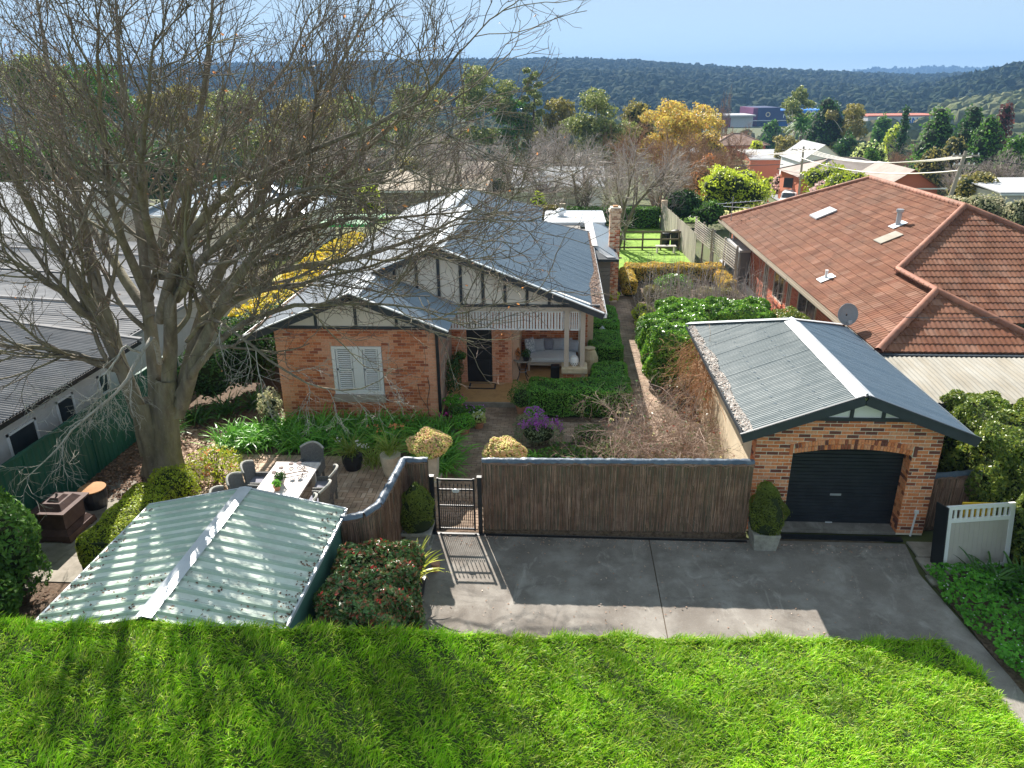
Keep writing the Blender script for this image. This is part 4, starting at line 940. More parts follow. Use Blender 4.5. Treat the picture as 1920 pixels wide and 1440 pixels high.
BC.wall('-y', 20.008, -8.3, -3.57, .03, 2.97, M['brick_cott'], holes=[(-6.66, -5.16, .66, 2.55)], course=.09, h=.08, length=.25, d=.01, pick=pick, pri=0)
BC.wall('+x', -3.58, 20.02, 22.9, .03, 2.95, M['brick_pink'], course=.09, h=.08, d=.01, pri=3)
pk2 = lambda u, z: M['brick_cott'] if -2.08 < u < -1.78 else M['brick_pink']
BC.wall('-y', 22.978, -2.22, -1.56, .16, 3.0, M['brick_pink'], course=.09, h=.08, d=.01, pick=pk2, pri=1, length=.22)
BC.wall('-y', 22.978, -3.57, -3.06, .16, 3.0, M['brick_pink'], course=.09, h=.08, d=.01, pick=lambda u, z: M['brick_cott'] if u < -3.3 else M['brick_pink'], pri=1, length=.22)
BC.wall('-y', 25.3, -1.35, 1.0, .16, 2.9, M['brick_cott'], course=.095, h=.08, d=.012, length=.26, pri=2)
BC.wall('+x', -1.58 + .02, 23.3, 25.3, .16, 2.9, M['brick_cott'], course=.09, h=.08, d=.005, pri=4)
for k in range(14): bb("lintel_brick", 'brick_pink', (-6.62 + k * .1055, -6.525 + k * .1055, 19.99, 20.02, 2.45, 2.56 + .0))
BC.flush()
# window with louvred shutters
wf = bb("window", 'shutter', (-6.65, -6.55, 19.97, 20.1, .93, 2.43), (-5.27, -5.17, 19.97, 20.1, .93, 2.43), (-6.55, -5.27, 19.97, 20.1, 2.35, 2.43), (-6.55, -5.27, 19.97, 20.1, .93, 1.06), (-6.04, -5.74, 19.98, 20.1, 1.06, 2.35))
for x0, x1 in ((-6.53, -6.06), (-5.72, -5.29)):
    bb("sash_rail", 'shutter', (x0, x1, 20.0, 20.06, 1.68, 1.73), (x0, x0 + .045, 20.0, 20.06, 1.06, 2.35), (x1 - .045, x1, 20.0, 20.06, 1.06, 2.35), parent=wf)
    for za, zb in ((1.08, 1.67), (1.75, 2.33)):
        n = 9
        for k in range(n):
            z = za + (zb - za) * (k + .5) / n; b = MB(); b.poly([(x0 + .045, 20.02, z - .022), (x0 + .045, 20.05, z + .012), (x0 + .045, 20.057, z + .006), (x0 + .045, 20.027, z - .03)], (x1 - x0 - .09, 0, 0)); b.build("louvre", M['shutter'], wf, CO)
    bb("pane", 'glass', (x0, x1, 20.085, 20.095, 1.06, 2.35), parent=wf)
bb("window_sill", 'sill', (-6.68, -5.13, 19.9, 20.12, .72, .92))
# front room gable
RX, RZ_ = -5.83, 4.118
bb("gable_beam", 'charcoal', (-8.3, -3.55, 19.93, 20.0, 2.97, 3.06))
b = MB(); b.poly([(-7.95, 19.96, 3.06), (-3.75, 19.96, 3.06), (RX, 19.96, 3.98)], (0, .2, 0)); b.build("gable_panel", M['panel'], ho, CO)
for x in (-7.0, -5.83, -4.65): bb("gable_batten", 'charcoal', (x - .04, x + .04, 19.925, 19.962, 3.06, RZ_ - .1 - .4 * abs(x - RX)))
b = MB(); b.beam((RX + .02, 19.53, RZ_ - .08), (-9.02, 19.53, 2.76), .045, .2); b.beam((RX - .02, 19.53, RZ_ - .08), (-3.12, 19.53, 2.95), .045, .2); b.build("bargeboard", M['charcoal'], ho, CO)
b = MB(); b.beam((RX, 19.53, RZ_ + .03), (-9.05, 19.53, 2.86), .1, .03); b.beam((RX, 19.53, RZ_ + .03), (-3.1, 19.53, 3.06), .1, .03); b.build("barge_flashing", M['zinc'], ho, CO)
# main gable
bb("gable_beam", 'charcoal', (-4.2, 1.25, 22.3, 22.38, 2.98, 3.06))
b = MB(); b.poly([(-8.3, 22.36, 3.06), (.95, 22.36, 3.06), (CX, 22.36, 4.85)], (0, .15, 0)); b.build("gable_panel", M['panel'], ho, CO)
for k in range(-5, 8):
    x = CX + .02 + k * .69
    if abs(x - CX) < 4.3: bb("gable_batten", 'charcoal', (x - .045, x + .045, 22.315, 22.362, 3.06, ml(x) - .12))
b = MB(); b.beam((CX - .02, 22.02, CZ - .09), (1.36, 22.02, ml(1.36) - .09), .05, .2); b.beam((CX + .02, 22.02, CZ - .09), (-5.9, 22.02, ml(-5.9) - .09), .05, .2); b.build("bargeboard", M['charcoal'], ho, CO)
b = MB(); b.beam((CX, 22.02, CZ + .025), (1.36, 22.02, ml(1.36) + .02), .12, .03); b.beam((CX, 22.02, CZ + .025), (-5.9, 22.02, ml(-5.9) + .02), .12, .03); b.build("barge_flashing", M['zinc'], ho, CO)
bb("verandah_beam", 'beige', (-3.6, .82, 22.33, 22.47, 2.84, 2.98))
bb("verandah_post", 'beige', (.155, .305, 22.33, 22.48, 1.0, 2.84)); bb("verandah_post", 'beige', (.665, .815, 22.33, 22.48, 1.0, 2.84)); bb("verandah_post", 'beige', (.665, .815, 24.9, 25.05, .15, 2.84))
bb("verandah_post", 'beige', (-1.66, -1.54, 22.36, 22.48, 2.84, 3.0))
va = bb("valance", 'white', (-3.57, .15, 22.38, 22.43, 2.79, 2.83), (-3.57, .15, 22.38, 22.43, 2.2, 2.24), (.31, .66, 22.38, 22.43, 2.79, 2.83), (.31, .66, 22.38, 22.43, 2.2, 2.24), (.31, .345, 22.38, 22.43, 2.2, 2.83), (.625, .66, 22.38, 22.43, 2.2, 2.83), (.115, .15, 22.38, 22.43, 2.2, 2.83))
n = 38
slm = None
for k in range(n):
    x = -3.53 + k * (3.65 / n); w = .07 if k % 2 else .058
    bb("slat", 'white', (x, x + w, 22.39, 22.42, 2.24, 2.79), parent=va)
for k in range(4): bb("slat", 'white', (.375 + k * .065, .375 + k * .065 + .04, 22.39, 22.42, 2.24, 2.79), parent=va)
bb("pier", 'mortar_pink', (.14, .84, 22.24, 22.7, 0, .8))
b = MB(); b.box(.08, .91, 22.17, 22.77, .8, 1.0); b.build("pier_cap", M['stone'], ho, CO, bevel=.03)
for r_ in range(8):
    for c_ in range(3):
        x = .14 + c_ * .24 - (.12 if r_ % 2 else 0); bb("pier_brick", 'brick_cott', (max(.135, x), min(.845, x + .225), 22.228, 22.26, .06 + r_ * .09, .135 + r_ * .09))
bb("verandah_floor", 'tilefloor', (-3.57, 1.0, 21.36, 25.3, -.02, .15))
bb("verandah_step", 'slab', (-3.57, -.6, 21.28, 21.36, -.02, .14))
bb("verandah_ceiling", 'beige', (-3.57, 1.0, 22.5, 25.3, 2.9, 2.94))
dw = bb("front_door", 'black', (-3.06, -2.24, 23.02, 23.07, .17, 2.3))
bb("door_panel", 'black', (-2.98, -2.32, 23.0, 23.02, .3, .95), (-2.98, -2.32, 23.0, 23.02, 1.1, 2.2), parent=dw)
bb("downpipe", 'black', (-3.56, -3.48, 19.95, 20.03, 0, 3.0)); bb("downpipe", 'black', (1.28, 1.34, 31.6, 31.66, 0, 2.5))
# roofs
def lx(y):
    if y < 22.02: return (-9.0, RX)
    return (-9.0, CX) if y < 30.7 else (-9.0, CX - (y - 30.7) * .95)
sheets(ho, CO, "roof_sheet", M['tin_sunside'], 19.55, 35.6, lx, ml, corr(), 60, .765)
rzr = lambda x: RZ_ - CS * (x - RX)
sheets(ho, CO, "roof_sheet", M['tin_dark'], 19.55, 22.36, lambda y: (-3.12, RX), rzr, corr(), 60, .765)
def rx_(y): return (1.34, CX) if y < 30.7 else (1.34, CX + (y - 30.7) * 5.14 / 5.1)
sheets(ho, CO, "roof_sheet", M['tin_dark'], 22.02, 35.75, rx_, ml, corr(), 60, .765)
b = MB(); b._add([(-9, 35.8, 2.85), (1.34, 35.8, 2.87), (CX, 30.7, CZ)], [(0, 1, 2)]); b.build("hip_sheet", M['tin_dark'], ho, CO)
bz = lambda x: 4.5 - .4 * abs(x + 4.93)
sheets(ho, CO, "roof_sheet", M['tin_dark'], 31.8, 42.75, lambda y: (-1.0, -4.93) if y < 38.86 else (-1.0, -4.93 + (y - 38.86)), bz, corr(), 60, .765)
sheets(ho, CO, "roof_sheet", M['tin_sunside'], 31.8, 42.75, lambda y: (-8.86, -4.93) if y < 38.86 else (-8.86, -4.93 - (y - 38.86)), bz, corr(), 60, .765)
b = MB(); b._add([(-8.86, 42.8, 2.93), (-1.0, 42.8, 2.93), (-4.93, 38.86, 4.5)], [(0, 1, 2)]); b.build("hip_sheet", M['tin_dark'], ho, CO)
b = MB()
def capstrip(a, c, w=.17, zoff=.03, dx=1):
    b.beam((a[0], a[1], a[2] + zoff), (c[0], c[1], c[2] + zoff), w * 2, .012)
for (x, z, s, ya, yb) in ((CX, CZ, CS, 22.0, 30.7), (RX, RZ_, CS, 19.5, 22.1), (-4.93, 4.5, .4, 32, 38.86)):
    for sg in (-1, 1):
        b.poly([(x, ya, z + .03), (x, yb, z + .03), (x + sg * .22, yb, z + .02 - s * .22), (x + sg * .22, ya, z + .02 - s * .22)], (0, 0, .006))
capstrip((CX, 30.7, CZ), (1.34, 35.8, 2.87), .09); capstrip((CX, 30.7, CZ), (-9, 35.8, 2.85), .09); capstrip((-4.93, 38.86, 4.5), (-1, 42.8, 2.93), .08); capstrip((-4.93, 38.86, 4.5), (-8.86, 42.8, 2.93), .08)
b.build("ridge_capping", M['zinc'], ho, CO)
b = MB(); b.box(1.34, 1.46, 22.05, 35.8, 2.72, 2.74); b.box(1.45, 1.46, 22.05, 35.8, 2.72, 2.84); b.build("gutter", M['zinc'], ho, CO)
b = MB(); b.box(-9.14, -9.0, 19.55, 35.8, 2.7, 2.72); b.box(-9.14, -9.13, 19.55, 35.8, 2.7, 2.82); b.build("gutter", M['zinc'], ho, CO)
g = rng(6); n = 5200; y = 22.1 + 13.3 * g.random(n) ** 1.5; wv = .5 * np.clip((28.8 - y) / 4.5, .28, .8); x = 1.42 - wv * g.random(n) ** .9
V, F = leaf_cards(np.c_[x, y, CZ - CS * (x - CX) + .02 + .012 * g.random(n)], np.tile([.35, 0, 1.], (n, 1)), .055, .7, g, .25); obj_np("gutter_litter", V, F, M['litter'], ho, CO, kind="stuff")
n = 1500; y = 19.6 + 10 * g.random(n) ** 1.6; x = -9.05 + .22 * g.random(n); V, F = leaf_cards(np.c_[x, y, CZ - CS * (CX - x) + .02 + .01 * g.random(n)], np.tile([-.35, 0, 1.], (n, 1)), .055, .7, g, .25); obj_np("gutter_litter", V, F, M['litter'], ho, CO, kind="stuff")
# rear wing, chimney
wg = bb("rear_wing_wall", 'weatherboard', (1.0, 2.15, 31.75, 39.5, 0, 2.45), (-1.0, 1.0, 36, 42, 0, 2.6))
for k in range(13): bb("weatherboard", 'weatherboard', (.99, 2.17, 31.725, 31.76, .2 + k * .17, .355 + k * .17), parent=wg)
b = MB(); b._add([(2.4, 31.5, 2.5), (2.4, 39.4, 2.5), (1.55, 38.6, 2.86), (1.55, 32.4, 2.86)], [(0, 1, 2, 3)]); b.build("wing_roof_sheet", M['tin_dark'], ho, CO)
b = MB(); b._add([(2.4, 31.5, 2.5), (1.55, 32.4, 2.86), (1.2, 32.4, 2.86), (1.2, 31.5, 2.5)], [(0, 1, 2, 3)]); b.box(1.0, 2.43, 31.42, 31.5, 2.38, 2.5); b.box(2.4, 2.5, 31.42, 39.4, 2.38, 2.49); b.build("wing_roof_edge", M['charcoal'], ho, CO)
b = MB(); b.poly([(1.2, 32.3, 2.875), (1.62, 32.3, 2.875), (1.62, 38.7, 2.875), (1.2, 38.7, 2.875)], (0, 0, .02)); b.poly([(1.2, 32.6, 2.88), (1.62, 32.3, 2.88), (2.38, 31.55, 2.53), (2.0, 31.55, 2.53)], (0, 0, .02)); b.build("wing_flashing", M['tin_white'], ho, CO)
dk = MB(); V = []
sheets(ho, CO, "wing_deck", M['zinc'], 39.3, 43.0, lambda y: (2.3, -.9), lambda x: 2.75, lambda y: .02 * math.cos(2 * math.pi * y / .2), 40, 3.7)
bb("wing_fascia", 'zinc', (2.3, 2.36, 39.2, 43.0, 2.55, 2.75), (-1, 2.36, 39.2, 39.27, 2.5, 2.74))
b = MB(); b.lathe([(.16, 0), (.16, .16), (.3, .18), (.3, .3), (.14, .42), (.0, .44)], 14, (0.0, 41.2, 2.75)); b.build("roof_vent", M['zinc'], ho, CO)
ch = bb("chimney", 'mortar', (2.21, 2.65, 33.6, 34.1, 0, 4.3), (2.15, 2.71, 33.54, 34.16, 4.12, 4.24), (2.2, 2.66, 33.6, 34.1, 4.3, 4.34))
BCh = Bricks(ho, CO, 0)
pc = lambda u, z: M['brick_pale'] if z > 3.3 or ((u * 9 + z * 11.63) % 1) < .45 else M['brick_cott']
BCh.wall('-y', 33.6, 2.2, 2.66, .1, 4.12, M['brick_pale'], course=.09, h=.08, length=.155, d=.012, pick=pc); BCh.wall('-x', 2.21, 33.6, 34.1, 2.4, 4.12, M['brick_pale'], course=.09, h=.08, d=.012, pick=pc); BCh.wall('-y', 33.54, 2.15, 2.71, 4.12, 4.28, M['brick_pale'], course=.09, h=.08, length=.14, d=.01); BCh.flush()
bb("chimney_pot", 'rust', (2.32, 2.54, 33.72, 33.98, 4.34, 4.4))

# things on and around the verandah
mt = thing("doormat", "brown coir doormat with black border at the front door", "doormat", (-2.53, 22.65, .15))
bb_ = MB(); bb_.box(-2.98, -2.08, 22.4, 22.9, .15, .165); bb_.build("border", M['black'], mt, (-2.53, 22.65, .15)); bb_ = MB(); bb_.box(-2.92, -2.14, 22.46, 22.84, .165, .175); bb_.build("coir", M['coir'], mt, (-2.53, 22.65, .15))
sf = thing("daybed", "timber daybed with pale linen mattress on the verandah", "daybed", (-.25, 24.65, .15)); SO = (-.25, 24.65, .15)
b = MB(); b.box(-1.1, .62, 24.12, 25.18, .36, .46); b.build("frame", M['beige'], sf, SO)
for x in (-1.05, .57):
    for y in (24.17, 25.12): b = MB(); b.box(x - .035, x + .035, y - .035, y + .035, .15, .36); b.build("leg", M['beige'], sf, SO)
b = MB(); b.box(-1.1, .62, 25.14, 25.2, .46, .95); b.build("backrest", M['beige'], sf, SO)
b = MB(); b.box(-1.08, .6, 24.1, 25.15, .46, .62); b.build("mattress", M['bluefabric'], sf, SO, bevel=.05)
def cushion(x, y, z, w, h, d, m, lab, tilt=18, yaw=0, roll=0):
    V = []; n = 8
    for sgn in (1, -1):
        for i in range(n + 1):
            for j in range(n + 1):
                u = i / n * 2 - 1; v = j / n * 2 - 1; t = max(0, (1 - u ** 4) * (1 - v ** 4)) ** .5; pn = 1 - .06 * (1 - abs(u)) * abs(v) - .06 * (1 - abs(v)) * abs(u)
                V.append((u * w / 2 * pn, sgn * d / 2 * t, (v * pn + 1) * h / 2))
    i = np.arange(2 * (n + 1) ** 2).reshape(2, n + 1, n + 1); F = np.concatenate([np.stack([q[:-1, :-1], q[1:, :-1], q[1:, 1:], q[:-1, 1:]], -1).reshape(-1, 4)[:, ::(1 if k == 0 else -1)] for k, q in enumerate(i)])
    o = obj_np("cushion", np.array(V), F, M[m], None, (0, 0, 0), smooth=True); o.location = (x, y, z); o.rotation_euler = (R(-tilt), R(roll), R(yaw)); tag(o, lab, "cushion", "cushions on the daybed")
cushion(-1.0, 24.55, .64, .6, .56, .2, 'patcush', "large blue grey patterned cushion at the left end of the daybed", 12, 62, 8)
cushion(-.72, 24.82, .63, .44, .46, .16, 'greycush', "light grey cushion beside the patterned cushion", 20, 20, 3)
cushion(-.38, 25.0, .63, .42, .42, .15, 'darkcush', "darkest grey cushion in the daybed's row", 18, 4, 2)
cushion(-.03, 24.98, .63, .44, .43, .15, 'greycush', "pale grey cushion in the middle of the daybed, right of the darkest one", 18, -4, -3)
cushion(.27, 25.02, .63, .4, .42, .14, 'greycush', "pale cushion half hidden behind the verandah post", 16, 3, 0)
cushion(.46, 24.86, .63, .44, .42, .15, 'greycush', "light cushion leaning at the right end of the daybed", 22, -22, -2)
ST = (-1.23, 23.35, .15); st = thing("side_table", "round grey side table with curled iron legs beside the brick pillar", "side table", ST)
b = MB(); b.lathe([(.3, .68), (.31, .7), (.31, .72), (.0, .72)], 20, ST); b.build("table_top", M['greystone'], st, ST)
for k in range(4):
    a = k * math.pi / 2 + .785; c, s_ = math.cos(a), math.sin(a); b = MB(); b.tube([(ST[0] + c * r_, ST[1] + s_ * r_, ST[2] + z) for r_, z in ((.24, .68), (.2, .5), (.13, .33), (.17, .15), (.25, .03), (.27, .0))], .014, 5); b.build("leg", M['black'], st, ST)
b = MB(); b.tube([(ST[0] + .15 * math.cos(q), ST[1] + .15 * math.sin(q), ST[2] + .3) for q in np.linspace(0, 6.28, 14)], .01, 4); b.build("stretcher", M['greymetal'], st, ST)
def small_pot(x, y, z, r, h, m, lab, plant=None, pl=None, seed=0, lm='potherb', ph=.2, pr=None, flower=None, leaf=.05, name="potted_plant", fl_n=60, dens=1400):
    b = MB(); b.lathe([(r * .68, 0), (r * .95, h * .8), (r * 1.06, h * .82), (r * 1.06, h), (r * .9, h), (r * .88, h * .93)], 16, (x, y, z)); tag(b.build("plant_pot", M[m], None, (x, y, z)), lab, "pot")
    if pl:
        g = rng(seed + 7); pr = pr or r * 1.25; rt = thing(name, pl, "plant", (x, y, z + h)); P, Nn = blob_pts((x, y, z + h + ph * .45), (pr, pr, ph * .75), int(dens * 12 * pr * pr), g, .15, -.5, seed, .4); V, F = leaf_cards(P, Nn, leaf, .6, g, .7)
        obj_np("foliage", V, F, M[lm], rt, (x, y, z + h), kind="stuff"); b = MB(); core_blob(b, (x, y, z + h + ph * .35), (pr * .8, pr * .8, ph * .6), .8); b.build("inner_core", M['core'], rt, (x, y, z + h))
        if flower:
            P = P[P[:, 2] > z + h + ph * .4]; P = P[: fl_n]; V, F = leaf_cards(P + [0, 0, .03], np.tile([0, -.4, 1.], (len(P), 1)), .06, .9, g, .5); obj_np("flowers", V, F, M[flower], rt, (x, y, z + h), kind="stuff")
small_pot(-1.38, 23.3, .87, .075, .13, 'terracotta', "small terracotta pot on the round side table", pl="rusty succulent in the terracotta pot on the side table", lm='rustleaf', ph=.22, seed=1, leaf=.06)
small_pot(-1.1, 23.2, .87, .12, .15, 'black', "dark bowl on the round side table", pl="dark trailing plant in the bowl on the side table", lm='darkleaf', ph=.2, seed=2)
LN = (.49, 22.42, 1.0); b = MB(); b.lathe([(.09, 0), (.13, .06), (.145, .16), (.13, .27), (.1, .31), (.1, .33), (.085, .33)], 18, LN)
ln = thing("lantern", "white pierced ceramic lantern on the stone cap between the verandah posts", "lantern", LN); b.build("body", M['white'], ln, LN)
b = MB()
for r_ in range(4):
    for k in range(12):
        a = 2 * math.pi * (k + (r_ % 2) * .5) / 12; z = .06 + r_ * .055; rr = .146 - .01 * (abs(r_ - 1.2)); c, s_ = math.cos(a), math.sin(a); t = .018
        b._add([(LN[0] + rr * c - t * -s_, LN[1] + rr * s_ - t * c, 1 + z), (LN[0] + rr * c, LN[1] + rr * s_, 1 + z - .022), (LN[0] + rr * c + t * -s_, LN[1] + rr * s_ + t * c, 1 + z), (LN[0] + rr * c, LN[1] + rr * s_, 1 + z + .022)], [(0, 1, 2, 3)])
b.build("piercing", M['black'], ln, LN)
b = MB(); b.lathe([(.2, 0), (.3, .25), (.3, .55), (.2, .8), (.16, .85), (.2, .9)], 16, (1.05, 24.2, .1)); tag(b.build("garden_urn", M['stone'], None, (1.05, 24.2, .1)), "tall stone urn in the shade behind the right verandah post", "urn")
b = MB(); b.box(-.28, .02, 23.3, 23.6, .15, .62); tag(b.build("firewood_box", M['black'], None, (-.13, 23.45, .15), bevel=.02), "black box on the verandah floor beside the stone pier", "box")
# hanging pot and climber frame by the door
tr = thing("lattice_trellis", "timber lattice trellis on the cottage's inner side wall", "trellis", (-3.54, 21.5, .1)); TO = (-3.54, 21.5, .1)
for k in range(12):
    for s in (1, -1):
        y0_ = 20.3 + k * .2; b = MB(); z0_, z1_ = .35, 2.75; dy = .6 * s; b.beam((-3.545 + .008 * s, y0_ + (.6 if s < 0 else 0), z0_), (-3.545 + .008 * s, y0_ + dy + (.6 if s < 0 else 0), z1_), .03, .01, up=(1, 0, 0)); b.build("lath", M['timber_grey'], tr, TO)
shrub("climbing_plant", "dark leafy climber on the corner right of the cottage's front room", "climber", [((-3.3, 21.4, .85), (.22, .5, .75)), ((-3.3, 22.2, 1.0), (.2, .4, .5))], M['darkleaf'], leaf=.08, dens=380, seed=61, core=False, inner=.6)
for k, (x, y, z, r, h, m, lab, kw) in enumerate([
    (-3.2, 20.6, .1, .27, .3, 'terracotta', "tilted terracotta bowl with magenta flowers by the downpipe", dict(pl="plant with magenta flowers in the bowl by the downpipe", flower='magenta', fl_n=14, ph=.2)),
    (-3.05, 20.0, 0, .2, .28, 'terracotta', "terracotta pot at the back of the left pot cluster", dict(pl="green herb at the back of the left pot cluster", lm='greenleaf', ph=.3)),
    (-2.72, 20.1, 0, .21, .25, 'concpot', "pale pot with violet flowers in the left pot cluster", dict(pl="plant with small violet flowers in the left pot cluster", flower='purple', fl_n=20, lm='greenleaf', ph=.25)),
    (-2.75, 19.35, 0, .2, .22, 'terracotta', "terracotta pot with saucer, nearest of the left pot cluster", dict(pl="bright green parsley like plant at the front of the left pot cluster", ph=.3, pr=.33)),
    (-2.35, 19.75, 0, .17, .2, 'terracotta', "small terracotta pot at the path edge of the left pot cluster", dict(pl="variegated plant at the path edge of the left pot cluster", lm='paleleaf', flower='whitepetal', fl_n=20, ph=.24)),
    (-2.4, 20.3, 0, .15, .2, 'terracotta', "terracotta pot with mauve flowers, nearest the verandah step", dict(pl="mauve flowered plant nearest the verandah step", flower='purple', fl_n=16, ph=.22)),
    (-3.2, 22.5, .95, .14, .22, 'terracotta', "hanging terracotta pot on the wall left of the front door", dict(pl="green plant in the wall pot left of the front door", lm='greenleaf', ph=.2)),
    (-1.12, 20.72, 0, .19, .34, 'terracotta', "tall terracotta pot at the corner of the verandah hedge", dict(pl="rounded bright green bush in the tall terracotta pot", ph=.62, pr=.42, lm='greenleaf', dens=900)),
    (-.72, 20.15, 0, .2, .16, 'black', "low dark bowl under the magenta cyclamen", dict(pl="bright magenta flowers in the low bowl by the verandah hedge", flower='purple', fl_n=130, ph=.28, pr=.3)),
    (-1.0, 19.95, 0, .15, .12, 'concpot', "pale pot with silver foliage in front of the tall terracotta pot", dict(pl="silver grey foliage in front of the tall terracotta pot", lm='greyleaf', ph=.2, pr=.24)),
    (-8.55, 19.6, 0, .2, .36, 'black', "black pot at the left corner of the front room", dict(pl="pale edged plant in the black pot at the house corner", lm='greyleaf', ph=.7, pr=.34, leaf=.12, dens=350)),
]):
    small_pot(x, y, z, r, h, m, lab, seed=k + 3, **kw)
shrub("magenta_flowers", "cluster of magenta flowers at the right end of the strap leaf border", "flowers", [((-3.35, 19.75, .32), (.3, .2, .16))], M['magenta'], leaf=.08, dens=90, seed=66, core=False)
b = MB(); b.tube([(-3.85, 19.93, .2), (-3.9, 19.95, .7), (-3.8, 19.95, 1.2), (-3.85, 19.97, 1.5)], .012, 5); b.tube([(-3.87, 19.93, .5), (-4.1, 19.95, .9), (-4.15, 19.97, 1.25)], .008, 4); tag(b.build("bare_climber", M['twig'], None, (-3.85, 19.95, .1)), "bare dark climber stem on the right of the brick wall", "climber")
# ------------------------------------------------------------------ tiled house on the right
NO = (14.7, 28.4, 0)
nh = thing("tiled_house", "red brick house with large terracotta tiled hip roof", "house", NO)
NZ, NS = 2.5, .437
def tile_mesh():
    n = 12; V = []
    for (v, lift) in ((0, -.005), (0, .02), (.36, .0)):
        for i in range(n + 1):
            t = i / n; z = .009 * (1 + math.cos(4 * math.pi * (t - .125))) ; V.append(((t - .5) * .315, v, z + lift))
    i = np.arange(3 * (n + 1)).reshape(3, -1); F = np.stack([i[:-1, :-1], i[:-1, 1:], i[1:, 1:], i[1:, :-1]], -1).reshape(-1, 4); return np.array(V), F
TV, TF = tile_mesh(); tile_me = mesh_np("roof_tile", TV, [TF], M['tile'])
tiles = []
def tile_plane(o, u, h, vmax, lim, L=None):
    k = math.sqrt(1 + NS * NS); u = np.array([*u, 0.0]); vv = np.array([h[0], h[1], NS]) / k; n = np.cross(u, vv)
    if n[2] < 0: n = -n
    exp = .33 / k; r = 0
    while r * exp < vmax:
        hv = r * exp; a, b = lim(min(hv + exp * .5, vmax)); q = a + (.15 if r % 2 else 0) - .15
        while q < b - .08:
            ca, cb = max(q, a), min(q + .3, b)
            if cb - ca > .1:
                c = np.array([o[0], o[1], NZ]) + u * ((ca + cb) / 2) + vv * (hv * k) + n * .02
                tiles.append((c, u * ((cb - ca) / .3), vv, n))
            q += .3
        r += 1
tile_plane((8.75, 0), (0, 1), (1, 0), 5.9, lambda v: (19.73 + v if v < 2.42 else 24.87 + (v - 2.42), 41.5 - v * .706))
tile_plane((0, 22.45), (1, 0), (0, 1), 5.9, lambda v: (13.6 - v if v < 2.42 else 11.17 + (v - 2.42), 20.65 - v))
tile_plane((0, 19.73), (1, 0), (0, 1), 2.42, lambda v: (8.75 + v, 13.6 - v))
tile_plane((13.6, 0), (0, 1), (-1, 0), 2.42, lambda v: (19.73 + v, 22.45 + v))
tiles.sort(key=lambda t: t[0][0] * .55 + t[0][1] + (6 if t[0][0] > 17.3 else 0) + (30 if abs(t[1][1]) > .5 and t[2][0] < 0 else 0))
rest = []
for i, (c, u, v, n) in enumerate(tiles):
    if i < 300:
        o = link("roof_tile", tile_me, nh); o.matrix_local = Matrix(((u[0], v[0], n[0], c[0] - NO[0]), (u[1], v[1], n[1], c[1] - NO[1]), (u[2], v[2], n[2], c[2] - NO[2]), (0, 0, 0, 1)))
    else: rest.append(TV @ np.stack([u, v, n]) + c)
nv = len(TV); V = np.concatenate(rest); F = np.concatenate([TF + k * nv for k in range(len(rest))]); obj_np("tile_field", V, F, M['tile'], nh, NO, kind="stuff")
b = MB(); A = (8.75, 19.73, NZ); Z1 = 3.557
ap = (11.17, 22.15, Z1); vp = (11.17, 24.87, Z1); mp_ = (14.7, 28.4, 5.1); rp = (14.7, 37.3, 5.1)
b._add([A, ap, vp, mp_, rp, (8.75, 41.5, NZ)], [(0, 1, 2, 3, 4, 5)]); b._add([(13.6, 22.45, NZ), (20.65, 22.45, NZ), mp_, vp], [(0, 1, 2, 3)]); b._add([A, (13.6, 19.73, NZ), ap], [(0, 1, 2)]); b._add([(13.6, 19.73, NZ), (13.6, 22.45, NZ), vp, ap], [(0, 1, 2, 3)])
b._add([(20.65, 22.45, NZ), (20.65, 41.5, NZ), rp, mp_], [(0, 1, 2, 3)]); b._add([(8.75, 41.5, NZ), rp, (20.65, 41.5, NZ)], [(0, 1, 2)])
b.build("roof_underlay", M['ridge_tile'], nh, NO)
def caps(a, c):
    a = np.array(a); c = np.array(c); L = np.linalg.norm(c - a); n = int(L / .33); t = (c - a) / L
    for k in range(n):
        p = a + t * (k * L / n - .02); q = a + t * ((k + 1) * L / n + .03); b = MB(); P, _ = None, None
        Vv, Ff = tubes(np.array([[p + [0, 0, .045], q + [0, 0, .065]]]), np.array([[.125, .105]]), 8); b._add(Vv, Ff); b.build("ridge_tile", M['ridge_tile'], nh, NO, smooth=True)
caps(A, ap); caps(ap, vp); caps(vp, mp_); caps(mp_, rp); caps((13.6, 19.73, NZ), ap); caps((8.75, 41.5, NZ), rp); caps((20.65, 22.45, NZ), mp_)
b = MB(); b.box(9.3, 9.5, 20.0, 41, 0, 2.4); b.box(9.5, 13.2, 20.0, 20.2, 0, 2.4); b.build("side_wall", M['mortar_pink'], nh, NO)
wins = [(30.6, 32.1, .75, 2.15), (33.1, 33.7, .3, 2.15), (29.6, 30.05, .8, 2.15), (26.5, 28.6, .3, 2.2)]
BN = Bricks(nh, NO, 0); BN.wall('-x', 9.3, 20, 41, .1, 2.4, M['brick_red'], holes=[(a - .05, b_ + .05, c, d) for a, b_, c, d in wins], d=.012); BN.flush()
for k, (a, b_, c, d) in enumerate(wins):
    f = MB(); f.box(9.26, 9.31, a, b_, c, c + .05); f.box(9.26, 9.31, a, b_, d - .05, d); f.box(9.26, 9.31, a, a + .05, c, d); f.box(9.26, 9.31, b_ - .05, b_, c, d); f.box(9.265, 9.305, (a + b_) / 2 - .025, (a + b_) / 2 + .025, c, d)
    w = f.build("window", M['beige'], nh, NO); f = MB(); f.box(9.285, 9.295, a + .05, b_ - .05, c + .05, d - .05); f.build("pane", M['glass'], w, NO); f = MB(); f.box(9.2, 9.3, a - .1, b_ + .1, c - .12, c); f.build("sill", M['brick_red'], w, NO)
